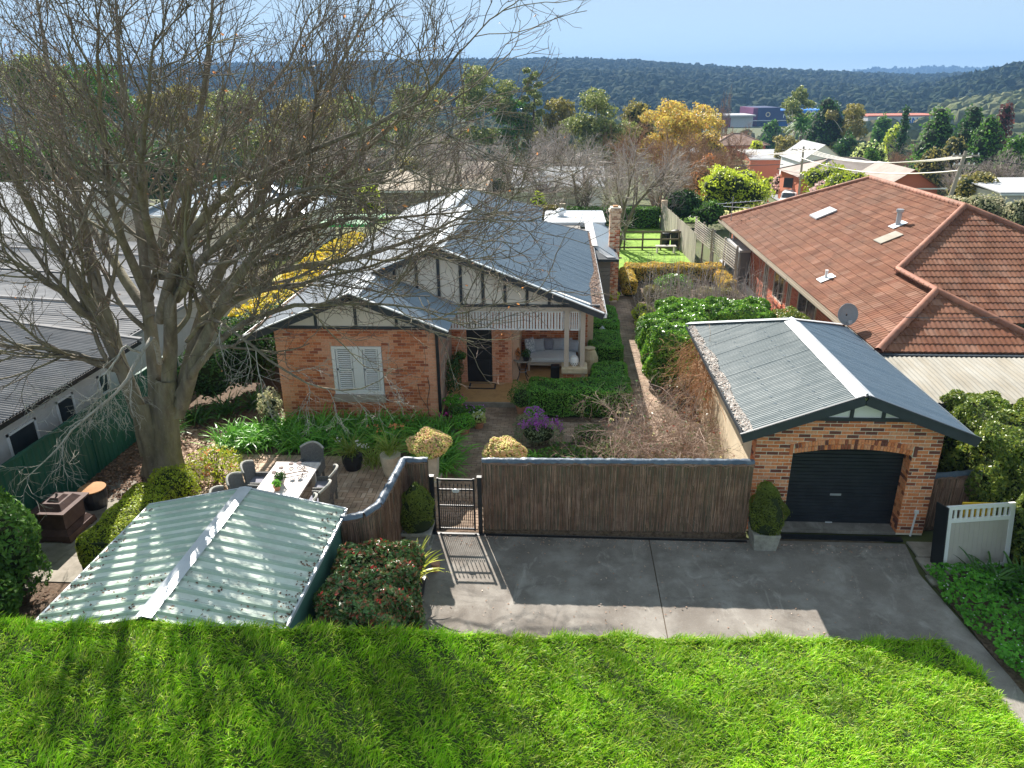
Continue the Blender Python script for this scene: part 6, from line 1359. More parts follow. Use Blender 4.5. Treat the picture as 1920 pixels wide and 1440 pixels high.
thicket("bare upright stems beside the kerb of the tiled house", 7.7, 29.6, .7, 1.8, 70, 2.7, 'greytwig', 93)
# agapanthus border and strap plants
def strap_clump(label, x, y, z, n, L, Wd, m, seed, droop=1.2, up=1.3, sp=.1, name="strap_plant", group=None, K=6):
    g = rng(seed); org = (x, y, z); rt = thing(name, label, "plant", org, group=group); a = g.uniform(0, 6.28, n); B = np.c_[x + g.normal(0, sp, n), y + g.normal(0, sp, n), np.full(n, z)]
    V, F = straps(B, np.c_[np.cos(a), np.sin(a), g.uniform(.3 * up, 1.9 * up, n)], L, Wd, g, droop, K); obj_np("leaves", V, F, M[m], rt, org, kind="stuff"); return rt
AG = "strap leaved clumps below the cottage window"
AGL = "glossy green strap leaved clump in the long border below the cottage window"
k = 0
for row, (yy, xa, xb, n) in enumerate(((18.25, -9.35, -5.0, 9), (18.85, -9.1, -3.6, 11), (19.45, -8.2, -3.4, 9))):
    for x in np.linspace(xa, xb, n):
        k += 1; strap_clump(AGL, x + .1 * math.sin(k * 3.7), yy + .12 * math.sin(k * 2.3), 0, 95, .78, .038, 'agap', 300 + k, 1.35, 1.35, .14, group=AG)
for i, (x, y) in enumerate(((-3.05, 17.05), (-3.0, 17.65), (-3.2, 18.3), (-3.75, 17.9))): strap_clump("strap leaved clump spilling onto the front path behind the stone pedestal", x, y, 0, 120, .8, .04, 'agap', 340 + i, 1.4, 1.3, .12, group="strap leaved clumps beside the front path")
for i, (x, y) in enumerate(((-11.0, 19.8), (-10.4, 20.4), (-9.6, 20.9), (-11.3, 18.6))): strap_clump("dark strap leaved clump in the shade between the big tree and the cottage", x, y, 0, 80, .8, .045, 'clivia', 360 + i, 1.2, 1.4, .15, group="dark strap leaved clumps in shade")
def oflow(rt, org, g):
    P = np.array([[.25, -.25, .5], [.38, -.1, .35], [-.3, -.1, .55]]) + np.array(org); P = np.repeat(P, 10, 0) + g.normal(0, .05, (30, 3)); V, F = leaf_cards(P, np.tile([0, -.7, .7], (30, 1)), .06, .8, g, .6); obj_np("flowers", V, F, M['whitepetal'], rt, org, kind="stuff")
potplant("orchid like plant with cream flowers in a round black pot", -5.44, 17.1, 0, [(.2, 0), (.27, .22), (.27, .4), (.25, .4)], 'orchid', 95, .7, .028, 1.3, 1.5, 51, "round black pot on the patio in front of the strap leaved border", flowers=oflow)
def rust_f(rt, org, g):
    P = np.array([[-.3, .1, .75], [.3, .1, .8], [.1, .2, .78]]) + np.array(org); P = np.repeat(P, 14, 0) + g.normal(0, .09, (42, 3)) * [1, 1, .4]; V, F = leaf_cards(P, np.tile([0, -.4, 1.], (42, 1)), .08, .5, g, .6); obj_np("dry_flowers", V, F, M['rustleaf'], rt, org, kind="stuff")
potplant("fine leaved plant with rusty flower heads in a tall cream urn", -4.32, 16.75, 0, [(.17, 0), (.2, .1), (.26, .5), (.27, .62), (.24, .62)], 'orchid', 110, .72, .022, 1.3, 1.6, 52, "tall cream urn beside the sedum pedestal", 'concpot', flowers=rust_f)
strap_clump("fine leaved green clump between the black pot and the cream urn", -4.9, 17.35, 0, 90, .7, .025, 'orchid', 355, 1.3, 1.5, .15)
for (x, y, z, r, lab, pl, sd) in ((-3.22, 16.45, 1.05, .52, "golden sedum dome in a stone pedestal left of the front path", "square sandstone pedestal under the left sedum dome", 53), (-1.37, 16.75, .72, .52, "golden pink sedum dome right of the front path behind the brush fence", "stone pot under the right sedum dome", 54)):
    g = rng(sd); b = MB(); frus(b, x, y, 0, .14, .24, .24, .24, .24); frus(b, x, y, .14, z - .3, .17, .17, .2, .2); frus(b, x, y, z - .3, z - .12, .2, .2, .26, .26); tag(b.build("pedestal", M['concpot'], None, (x, y, 0)), pl, "pedestal")
    rt = thing("sedum_plant", lab, "plant", (x, y, z - .15), group="golden sedum domes"); P, Nn = blob_pts((x, y, z), (r, r * .95, r * .72), 2900, g, .11, -.3, sd, .12)
    me_ = lump(1, 1); v = np.empty(len(me_.vertices) * 3); me_.vertices.foreach_get("co", v); v = v.reshape(-1, 3) * .024; f = np.array([list(p.vertices) for p in me_.polygons])
    for nm, sel, mm in (("flower_heads", P[:, 2] > z - .02 + .1 * np.sin(P[:, 0] * 9), 'sedum'), ("green_buds", P[:, 2] <= z - .02 + .1 * np.sin(P[:, 0] * 9), 'sedumgreen')):
        Q = P[sel]; V = (Q[:, None, :] + v[None] * rng(2).uniform(.7, 1.3, (len(Q), 1, 1))).reshape(-1, 3); F = (f[None] + np.arange(len(Q))[:, None, None] * len(v)).reshape(-1, 3); obj_np(nm, V, F, M[mm], rt, (x, y, z - .15), kind="stuff")
    b = MB(); core_blob(b, (x, y, z), (r, r, r * .72), .86); b.build("inner_core", M['sedumcore'], rt, (x, y, z - .15))
# right hand flower bed and roses
g = rng(95)
def purple_fl(rt, org, g):
    n = 46; P, RR = grow(np.array([org] * n) + g.normal(0, .2, (n, 3)) * [1.4, .7, 0], np.c_[g.normal(0, .25, n), g.normal(0, .25, n), np.ones(n)], .7, np.full(n, .006), np.full(n, .004), 4, .05, .05, g); V, F = tubes(P, RR, 3); obj_np("stem", V, F, M['greyleaf'], rt, org, kind="stuff")
    Q = np.repeat(P[:, -1], 9, 0) + g.normal(0, .03, (n * 9, 3)) * [1, 1, 2.2]; V, F = leaf_cards(Q, np.tile([0, -.3, 1.], (len(Q), 1)), .055, .8, g, .8); obj_np("flowers", V, F, M['purple'], rt, org, kind="stuff")
shrub("purple_wallflower", "grey green bush with purple flower spikes right of the front path", "plant", [((-.55, 18.75, .35), (.75, .5, .42))], M['stair'], leaf=.09, dens=420, seed=14, wd=.22, extra=purple_fl, core=.6)
for i, (x, y, rx, ry, rz_, m, lab) in enumerate(((.2, 17.6, .9, .6, .35, 'greenleaf', "low green planting just behind the brush fence, left part"), (-.9, 17.4, .6, .5, .25, 'potherb', "bright low foliage under the right sedum dome"), (1.5, 18.0, .8, .7, .4, 'greenleaf', "leafy perennials at the foot of the bare rose bushes"), (2.9, 17.2, .9, .7, .3, 'oliveleaf', "olive green low growth behind the middle of the long brush fence"), (3.5, 15.4, .7, .5, .35, 'boxyellow', "yellow green tuft behind the right end of the long brush fence"), (.9, 19.0, .5, .4, .35, 'greenleaf', "small green bush at the edge of the front hedge's flower bed"), (1.0, 16.3, 1.2, .6, .25, 'darkleaf', "dark green low growth behind the left half of the long brush fence"), (2.2, 15.6, .9, .5, .25, 'greenleaf', "low leafy growth behind the centre of the long brush fence"))):
    shrub("low_planting", lab, "plant", [((x, y, .12), (rx, ry, rz_))], M[m], leaf=.1, dens=300, seed=15 + i, core=.5, inner=.5)
strap_clump("upright grassy clump against the garage's cream wall", 3.95, 15.6, 0, 40, .8, .03, 'orchid', 380, .5, 3.0, .08)
def rose(label, x, y, h, spread, n, seed, cols='cane', red=True):
    g = rng(seed); org = (x, y, 0); rt = thing("rose_bush", label, "shrub", org, group="bare arching rose bushes"); a = g.uniform(0, 6.28, n)
    P, RR = grow(np.array([org] * n) + g.normal(0, .12, (n, 3)) * [1, 1, 0], np.c_[np.cos(a) * .55, np.sin(a) * .55, np.ones(n)], h * 1.5 * g.uniform(.7, 1.2, n), np.full(n, .012), np.full(n, .006), 8, .14, -.16, g)
    Q, R2 = kids(P, RR, 7, .3, 1, .8, spread, .6, 6, .2, -.1, g, .004); Q2, R3 = kids(Q, R2, 5, .2, 1, .8, spread * .45, .7, 4, .25, -.05, g, .003)
    V, F = join([tubes(P, RR, 5), tubes(Q, R2, 4), tubes(Q2, R3, 3)]); obj_np("cane", V, F, M[cols], rt, org)
    T = Q2[:, -1]; T = T[g.choice(len(T), len(T) // 4)]; V, F = leaf_cards(T, norm(g.normal(size=T.shape)), .07, .5, g); obj_np("leaves", V, F, M['photinia'], rt, org, kind="stuff")
    T2 = T[:5] + [0, 0, .03]; T2 = np.repeat(T2, 8, 0) + g.normal(0, .03, (len(T2) * 8, 3)); V, F = leaf_cards(T2, norm(g.normal(size=T2.shape)), .05, .9, g); obj_np("rose_bloom", V, F, M['peach'], rt, org, kind="stuff")
rose("bare arching rose bush beside the end of the side path", 2.3, 18.2, 1.35, 1.0, 34, 101); rose("bare arching rose bush against the garage's cream wall", 3.4, 18.4, 1.5, 1.0, 34, 102); rose("bare rose bush just behind the middle of the long brush fence", 1.5, 16.6, 1.1, .9, 24, 103); rose("bare rose bush near the garage's front left corner", 3.2, 16.4, 1.2, .9, 26, 104)
g = rng(105); vo = (4.2, 20.2, 0); vt = thing("dry_creeper", "orange brown dry creeper matted on the garage's side wall under the gutter", "creeper", vo)
n = 170; B = np.c_[np.full(n, 4.2) - g.uniform(0, .12, n), g.uniform(18.8, 21.8, n), g.uniform(1.4, 2.45, n)]; P, RR = grow(B, np.c_[g.normal(-.35, .3, n), g.normal(0, .6, n), g.normal(-.5, .5, n)], g.uniform(.7, 1.9, n), np.full(n, .007), np.full(n, .004), 8, .25, -.12, g); P[:, :, 0] = np.minimum(P[:, :, 0], 4.23)
Q, R2 = kids(P, RR, 5, .1, 1, .8, .5, .7, 5, .3, -.1, g, .003); Q[:, :, 0] = np.minimum(Q[:, :, 0], 4.24); V, F = join([tubes(P, RR, 4), tubes(Q, R2, 3)]); obj_np("tangled_stems", V, F, M['vine'], vt, vo, kind="stuff")
# left side shrubs
hedge("box_hedge", "yellow green clipped box hedge along the left side of the garden shed", "hedge", [((-10.1, 12.3, 0), (-9.0, 14.9, .78))], M['boxyellow'], leaf=.055, dens=1300, seed=30, r=.3)
shrub("box_ball", "rounded yellow green bush at the foot of the big bare tree", "shrub", [((-9.45, 15.35, .38), (.62, .5, .5))], M['boxyellow'], leaf=.055, dens=1100, seed=31)
shrub("croton_shrub", "loose yellow green shrub with rusty leaves right of the big tree's trunk", "shrub", [((-8.85, 16.4, .35), (.75, .6, .5))], M['boxyellow'], leaf=.1, dens=300, seed=32, core=False, inner=.6, wd=.3, stems=14, extra=reds(14, 'rustleaf', .1))
shrub("corner_shrub", "big dark green leafy shrub at the left edge by the steel fence", "shrub", [((-11.0, 11.3, 1.0), (.95, .9, 1.15)), ((-11.4, 12.2, .9), (.6, .6, 1.0)), ((-10.9, 10.2, .8), (1.0, 1.0, 1.0))], M['greenleaf'], leaf=.12, dens=420, seed=33, tilt=.8)
hedge("red_tip_shrub", "big leafy shrub with red new shoots between the shed and the driveway", "shrub", [((-4.05, 9.2, 0), (-2.5, 11.75, 1.62))], M['photinia'], leaf=.1, dens=900, r=.55, seed=34, rough=.12, wd=.5, tilt=.85, extra=reds(26, 'redtip', .075), core=.22)
for i, (x, y, rx, ry, rz_, h, lab) in enumerate(((-10.3, 22.5, 1.0, 1.0, 1.3, 1.3, "dark green shrub in the shade left of the cottage's front room"), (-11.2, 21.4, .9, .8, 1.0, 1.0, "dark rounded shrub by the end of the green steel fence"), (-9.9, 24.2, .8, 1.2, 1.2, 1.2, "dark shrub beside the cottage's left wall under the gutter"))):
    shrub("dark_shrub", lab, "shrub", [((x, y, h), (rx, ry, rz_))], M['darkleaf'], leaf=.12, dens=260, seed=36 + i)
hedge("golden_hedge", "long golden yellow hedge along the cottage's left boundary", "hedge", [((-12.3, 25.2, 0), (-10.3, 32, 1.75)), ((-12.4, 31.5, 0), (-10.8, 41.5, 1.75))], M['goldhedge'], leaf=.12, dens=330, r=.35, seed=40, rough=.12)
sheet("left_lawn", [(-22, 31), (-12.3, 24), (-12.3, 42), (-22, 42)], 0.0, M['road_verge'], th=.03)
hedge("tall_hedge", "tall glossy hedge at the right edge beside the garage", "hedge", [((9.15, 14.2, 0), (10.6, 17.2, 2.55)), ((10.4, 14.9, 0), (14.0, 16.7, 2.6)), ((9.45, 11.0, 0), (11.0, 14.6, 2.35))], M['lillyleaf'], leaf=.09, dens=800, r=.45, seed=41, rough=.14, tilt=.8, core=.25)
strap_clump("dark strap leaved clump in front of the leaning white gate", 8.75, 12.75, 0, 90, .75, .045, 'clivia', 390, 1.3, 1.1, .15); strap_clump("dark strap leaved clump under the tall hedge right of the leaning gate", 9.35, 12.7, 0, 70, .7, .045, 'clivia', 391, 1.3, 1.1, .15)
g = rng(42); n = 11000; y = g.uniform(5, 13.2, n); xl_ = np.interp(y, [5, 9, 10, 12, 13.2], [7.9, 7.75, 7.78, 7.55, 7.6]); x = xl_ + (10.6 - xl_) * g.random(n) ** 1.15 + .06 * np.sin(y * 7); z = .1 + .07 * np.sin(x * 5 + y * 3) * np.sin(y * 4.3) + .06 * g.random(n) + .1 * np.clip((x - xl_) / .3, 0, 1)
V, F = leaf_cards(np.c_[x, y, z], np.tile([0, -.25, 1.], (n, 1)), .085, .85, g, .45); obj_np("ground_cover", V, F, M['cover'], kind="stuff")
n = 300; i_ = g.choice(len(x), n); V, F = leaf_cards(np.c_[x[i_], y[i_], z[i_] + .04], np.tile([0, -.25, 1.], (n, 1)), .03, .9, g, .3); obj_np("ground_cover_flowers", V, F, M['whitepetal'], kind="stuff")
sheet("garden_bed", [(7.75, 4), (12, 4), (12, 14), (7.6, 13.05), (7.72, 10.2)], -.004, M['soil'], th=.03)
n = 5200; x = np.concatenate([g.uniform(-12.1, -9.8, n // 2), g.uniform(-12.0, -8.4, n // 4), g.uniform(-12.1, -8.4, n - n // 2 - n // 4)]); y = np.concatenate([g.uniform(15.3, 21, n // 2), g.uniform(8, 11.7, n // 4), g.uniform(15.2, 17, n - n // 2 - n // 4)])
V, F = leaf_cards(np.c_[x, y, .012 + .03 * g.random(n)], np.tile([0, 0, 1.], (n, 1)), .09, .5, g, .35); obj_np("fallen_leaves", V, F, M['mulch'], kind="stuff")
n = 500; x = g.uniform(-9.6, -3.5, n); y = g.uniform(12.3, 19, n); V, F = leaf_cards(np.c_[x, y, .012 + .01 * g.random(n)], np.tile([0, 0, 1.], (n, 1)), .05, .5, g, .25); obj_np("fallen_leaves", V, F, M['litter'], kind="stuff")

# ------------------------------------------------------------------ back garden fences
def palings(label, a, c, h, w=.1, gap=.008, m='timber_grey', nm="paling_fence", top=0, group=None, base=0.0):
    a = np.array(a, float); c = np.array(c, float); L = np.linalg.norm(c - a); t = (c - a) / L; org = (a[0], a[1], base); f = thing(nm, label, "fence", org, group=group); n = int(L / (w + gap)); g = rng(int(L * 100)); rail = MB()
    nn = np.array([t[1], -t[0]])
    for z in (.3, h - .35): rail.beam((*(a + nn * .04), base + z), (*(c + nn * .04), base + z), .04, .08)
    rail.build("rail", M[m], f, org); shared = None
    ang = math.atan2(t[1], t[0])
    for k in range(n):
        p = a + t * (k * (w + gap) + w / 2); hz = h + float(g.normal(0, .025))
        if shared is None: b = MB(); b.box(-w / 2, w / 2, -.009, .009, 0, 1); o = b.build("tmp", M[m]); shared = o.data; bpy.data.objects.remove(o)
        if k < 300:
            o = link("paling", shared, f, (p[0] - org[0], p[1] - org[1], 0), (0, 0, ang)); o.scale = (1, 1, hz)
    return f
palings("weathered paling fence between the back lawn and the tiled house", (7.45, 41.2), (7.0, 53.0), 1.75, w=.13, m='timber_grey')
palings("short grey paling gate behind the cottage's side path", (1.55, 38.6), (3.2, 38.6), 1.35, w=.12)
palings("grey paling fence across the road in front of the white cottage", (-8.5, 68), (2.5, 68), 2.0, w=.16, base=-1.5)
lt = thing("lattice_screen", "tall horizontal slat screen along the back right boundary", "fence", (8.0, 40, 0)); LO = (8.0, 40, 0)
for j, (y0, y1) in enumerate(((35.5, 39.8), (40.2, 44.0))):
    for k in range(9): b = MB(); b.beam((8.35 - .06 * (y0 - 35), y0, 1.15 + k * .12), (8.35 - .06 * (y1 - 35), y1, 1.15 + k * .12), .025, .05); b.build("slat", M['timber_grey'], lt, LO)
    for y in (y0, (y0 + y1) / 2, y1): b = MB(); x = 8.37 - .06 * (y - 35); b.box(x, x + .09, y - .045, y + .045, 0, 2.25); b.build("post", M['timber_grey'], lt, LO)
rf = thing("rail_fence", "dark timber post and rail fence across the back lawn", "fence", (5.4, 45.5, 0)); RO = (5.4, 45.5, 0)
for x in (3.9, 5.0, 6.1, 7.2): b = MB(); b.box(x - .05, x + .05, 45.45, 45.55, 0, 1.15); b.build("post", M['timber_dark'], rf, RO)
for z in (.15, .65, 1.1): b = MB(); b.box(3.6, 7.3, 45.42, 45.46, z - .05, z + .05); b.build("rail", M['timber_dark'], rf, RO)
gb = thing("lawn_bench", "pale slatted bench by the rail fence on the back lawn", "bench", (6.3, 44.6, 0)); GBO = (6.3, 44.6, 0)
for k in range(4): b = MB(); b.box(5.7, 6.9, 44.4 + k * .11, 44.49 + k * .11, .4, .43); b.build("slat", M['tabletop'], gb, GBO)
for x in (5.8, 6.8): b = MB(); b.box(x - .04, x + .04, 44.42, 44.8, 0, .4); b.build("leg", M['tabletop'], gb, GBO)
for i, (x, y, r, h, lab) in enumerate(((6.5, 46.4, .3, .95, "dark wheeled bin behind the rail fence, left one"), (7.1, 46.2, .33, 1.1, "dark compost bin behind the rail fence, right one"))):
    o_ = (x, y, 0); t = thing("garden_bin", lab, "bin", o_); b = MB(); b.lathe([(r * .85, 0), (r, h * .85)], 12, o_); b.build("bin_body", M['black'], t, o_); b = MB(); b.lathe([(r * 1.06, h * .85), (r * 1.0, h * .93), (r * .3, h)], 12, o_); b.build("lid", M['black'], t, o_)
hedge("back_hedge", "dense green hedge along the back boundary, left of the brick post", "hedge", [((-3.5, 52.6, 0), (-.2, 53.8, 1.5))], M['oliveleaf'], leaf=.16, dens=160, seed=45); hedge("back_hedge", "dense green hedge along the back boundary, behind the bare trees", "hedge", [((.4, 52.6, 0), (6.9, 53.8, 1.4))], M['greenleaf'], leaf=.16, dens=160, seed=46)
tag(MB().box(-.15, .3, 52.5, 52.9, 0, 1.75).build("gate_pillar", M['tin_cream'], None, (0, 52.7, 0)), "cream square pillar in the back hedge", "pillar")
tag(MB().box(7.0, 7.4, 52.9, 53.3, 0, 1.9).build("gate_pillar", M['brick_pale'], None, (7.2, 53.1, 0)), "pale brick pillar at the end of the paling fence", "pillar")
# ------------------------------------------------------------------ the big bare tree
LIMBS=[[(-10.68,16.60,0.60),(-10.69,16.50,2.30),(-10.93,16.30,3.51),(-11.02,16.00,4.93),(-11.10,15.60,6.14),(-11.23,15.20,7.13),(-11.19,14.80,8.14),(-11.16,14.50,9.34)],[(-10.71,16.60,1.67),(-11.13,16.90,3.58),(-11.64,17.40,5.09),(-12.01,18.00,6.57),(-12.25,18.40,8.33),(-12.50,18.70,10.03),(-12.55,19.00,11.89)],[(-10.23,16.60,1.37),(-10.22,16.90,3.31),(-10.21,17.20,5.15),(-10.24,17.50,6.78),(-10.22,17.80,8.59),(-10.16,18.00,10.32),(-10.04,18.20,11.96)],[(-10.01,16.70,1.48),(-9.56,16.60,3.56),(-8.97,16.30,5.37),(-8.27,16.00,7.00),(-7.61,15.70,8.57),(-7.06,15.40,10.07),(-6.65,15.20,11.50)],[(-9.81,16.70,1.64),(-9.18,17.00,3.42),(-8.71,17.30,4.59),(-8.05,17.80,5.95),(-7.24,18.30,7.30),(-6.31,18.80,8.63),(-5.36,19.20,9.95),(-4.53,19.50,11.34)],[(-9.55,16.60,1.98),(-8.38,16.20,4.11),(-7.40,15.80,5.50),(-6.12,15.40,6.64),(-4.85,15.00,7.57),(-3.62,14.70,8.40),(-2.61,14.50,9.16),(-1.86,14.30,9.95)],[(-9.57,16.60,2.28),(-8.02,15.80,3.98),(-6.66,15.20,4.72),(-5.44,14.60,5.21),(-4.29,14.20,5.44),(-3.22,13.80,5.50),(-2.34,13.50,5.41)],[(-9.43,16.70,2.53),(-8.49,17.00,4.40),(-7.50,17.20,5.29),(-6.39,17.50,5.49),(-5.14,17.80,5.56),(-3.86,18.20,6.01),(-2.69,18.60,6.47),(-1.77,19.00,7.06)],[(-10.96,16.40,3.06),(-11.30,15.80,3.75),(-11.84,15.20,4.15),(-12.37,14.80,4.38),(-12.79,14.40,4.41)],[(-10.88,16.00,4.42),(-11.08,15.20,5.15),(-11.16,14.50,5.80),(-11.26,14.00,6.20),(-11.32,13.50,6.57)],[(-9.77,16.40,3.21),(-9.26,15.60,4.30),(-9.29,14.90,4.02),(-9.35,14.40,3.40),(-9.71,14.00,3.18),(-10.27,13.60,2.79),(-10.94,13.30,2.17),(-11.55,13.00,1.74)],[(-8.99,16.40,3.77),(-7.78,15.40,4.75),(-7.01,14.80,4.51),(-6.16,14.30,4.18),(-5.42,14.00,3.74),(-4.67,13.70,3.59),(-3.80,13.40,3.73),(-3.23,13.20,4.36)],[(-9.67,16.60,4.24),(-8.36,15.50,6.16),(-6.91,14.60,7.42),(-5.59,14.00,8.18),(-4.22,13.40,8.76),(-3.15,13.00,9.19),(-2.16,12.60,9.51)],[(-9.95,16.80,4.72),(-9.68,15.50,6.74),(-9.10,14.50,8.15),(-8.44,13.80,9.59),(-7.84,13.20,10.80)],[(-9.69,17.00,5.20),(-10.03,18.50,6.76),(-8.90,20.00,8.33),(-7.65,21.00,9.63),(-6.90,22.00,11.37)],[(-10.11,17.00,4.11),(-11.85,18.50,5.53),(-13.86,20.00,7.27),(-15.32,21.00,9.03),(-16.84,22.00,10.72)],[(-9.11,16.50,4.80),(-6.65,14.50,6.70),(-4.75,13.40,7.58),(-3.20,12.80,7.92),(-2.00,12.20,8.07)],[(-9.31,16.20,5.64),(-8.18,14.40,7.65),(-7.03,13.20,9.14),(-6.20,12.40,10.32)],[(-9.29,14.90,4.02),(-9.34,14.50,4.29),(-9.55,14.20,3.91),(-9.83,13.90,3.41),(-10.06,13.60,3.17)],[(-8.52,17.00,4.67),(-6.79,16.00,6.06),(-4.93,15.00,6.82),(-3.20,14.20,6.96),(-1.67,13.60,7.25)],[(-8.50,16.40,4.31),(-7.62,16.40,4.91),(-6.40,16.00,5.27),(-5.14,15.60,5.56),(-3.72,15.20,5.89),(-2.39,14.80,6.21)]]
TO_ = (-10.35, 16.6, 0); bt = thing("bare_tree", "huge many stemmed bare deciduous tree filling the left of the garden", "tree", TO_)
g = rng(2024)
def resample(pts, K):
    P = np.array(pts, float); d = np.concatenate([[0], np.cumsum(np.linalg.norm(np.diff(P, axis=0), axis=1))]); t = np.linspace(0, d[-1], K)
    # smooth by quadratic-ish blending of linear interpolation
    Q = np.stack([np.interp(t, d, P[:, k]) for k in range(3)], 1)
    for _ in range(2): Q[1:-1] = .25 * Q[:-2] + .5 * Q[1:-1] + .25 * Q[2:]
    return Q
RADS = [.23, .21, .23, .22, .22, .19, .115, .15, .12, .11, .07, .055, .14, .13, .15, .15, .12, .12, .035, .10, .09]
TIPS = [.022, .02, .02, .02, .02, .02, .012, .014, .014, .014, .008, .008, .014, .014, .016, .016, .012, .014, .006, .012, .012]
K0 = 16; PL = []; RL = []
for L, r0, r1 in zip(LIMBS, RADS, TIPS):
    Q = resample(L, K0); Q[2:] += np.cumsum(g.normal(0, .03, (K0 - 2, 3)), 0) * min(1, 6 * .1 / max(.06, r0)) ** .5; PL.append(Q); RL.append(r0 + (r1 - r0) * np.linspace(0, 1, K0) ** .8)
# trunk with root flare
def flare(pts, rad, n=22, K=14, seed=0, ridg=.07):
    P = resample(pts, K)[None]; rr = np.interp(np.linspace(0, 1, K), np.linspace(0, 1, len(rad)), rad)[None]; V, F = tubes(P, rr, n); V = V.reshape(K, n, 3); a = np.arange(n) / n * 2 * np.pi; gg = rng(seed)
    for k in range(K):
        m = 1 + ridg * np.sin(a * 5 + seed + .1 * k) + .04 * np.sin(a * 9 + k * .3) + (.18 * np.clip(1 - k / 3, 0, 1)) * (1 + np.sin(a * 4 + seed)); V[k] = P[0, k] + (V[k] - P[0, k]) * m[:, None]
    return V.reshape(-1, 3), F
tv = [flare([(-10.5, 16.6, -.05), (-10.5, 16.6, .6), (-10.55, 16.6, 1.3), (-10.55, 16.58, 2.1)], [.38, .31, .29, .26], seed=1), flare([(-10.2, 16.62, -.05), (-10.17, 16.62, .7), (-10.0, 16.6, 1.7), (-9.8, 16.6, 2.7)], [.36, .3, .28, .24], seed=4)]
V, F = join(tv); obj_np("trunk", V, F, M['bark'], bt, TO_, smooth=True)
for i, (P, r_) in enumerate(zip(PL, RL)):
    V, F = tubes(P[None], r_[None], 10 if r_[0] > .1 else 7); obj_np("limb", V, F, M['palebark'] if i in (10, 18) else M['bark'], bt, TO_, smooth=True, label="pale lichen covered drooping limb" if i in (10, 18) else None)
PL = np.array(PL); RL = np.array(RL); ctr = np.array([-10.3, 16.6, 5.0])
big = np.array([i for i in range(len(LIMBS)) if i not in (10, 11, 18)]); small = np.array([10, 11, 18])
A1, S1 = kids(PL[big], RL[big], 16, .2, 1.0, .58, 4.0, .46, 12, .10, .06, g, .016, .3, out=.5, ctr=ctr, lshr=.55)
A1b, S1b = kids(PL[small], RL[small], 9, .3, 1.0, .8, 1.5, .45, 9, .16, -.09, g, .006, .35)
A2, S2 = kids(A1, S1, 6, .2, 1.0, .58, 1.9, .52, 9, .13, .045, g, .009, .45)
A2b, S2b = kids(A1b, S1b, 6, .2, 1.0, .75, .8, .55, 7, .2, -.08, g, .0045, .5)
A3, S3 = kids(A2, S2, 4, .15, 1.0, .6, .9, .6, 6, .16, .035, g, .0062, .6)
A4, S4 = kids(A3, S3, 1, .25, 1.0, .6, .4, .7, 4, .18, .03, g, .0048, .7)
A3b, S3b = kids(A2b, S2b, 4, .2, 1.0, .7, .45, .7, 5, .22, -.05, g, .0036, .6)
V, F = join([tubes(A1, S1, 5), tubes(A2, S2, 4)]); obj_np("branches", V, F, M['bark'], bt, TO_, smooth=True, kind="stuff")
V, F = join([tubes(A3, S3, 3), tubes(A4, S4, 3)]); obj_np("twigs", V, F, M['twig'], bt, TO_, kind="stuff")
V, F = join([tubes(A1b, S1b, 5), tubes(A2b, S2b, 4), tubes(A3b, S3b, 3)]); obj_np("drooping_branches", V, F, M['palebark'], bt, TO_, kind="stuff")
T = A4[g.choice(len(A4), 260)][:, -1]; V, F = leaf_cards(T - [0, 0, .03], norm(g.normal(size=T.shape)), .07, .5, g); obj_np("last_leaves", V, F, M['rustleaf'], bt, TO_, kind="stuff")
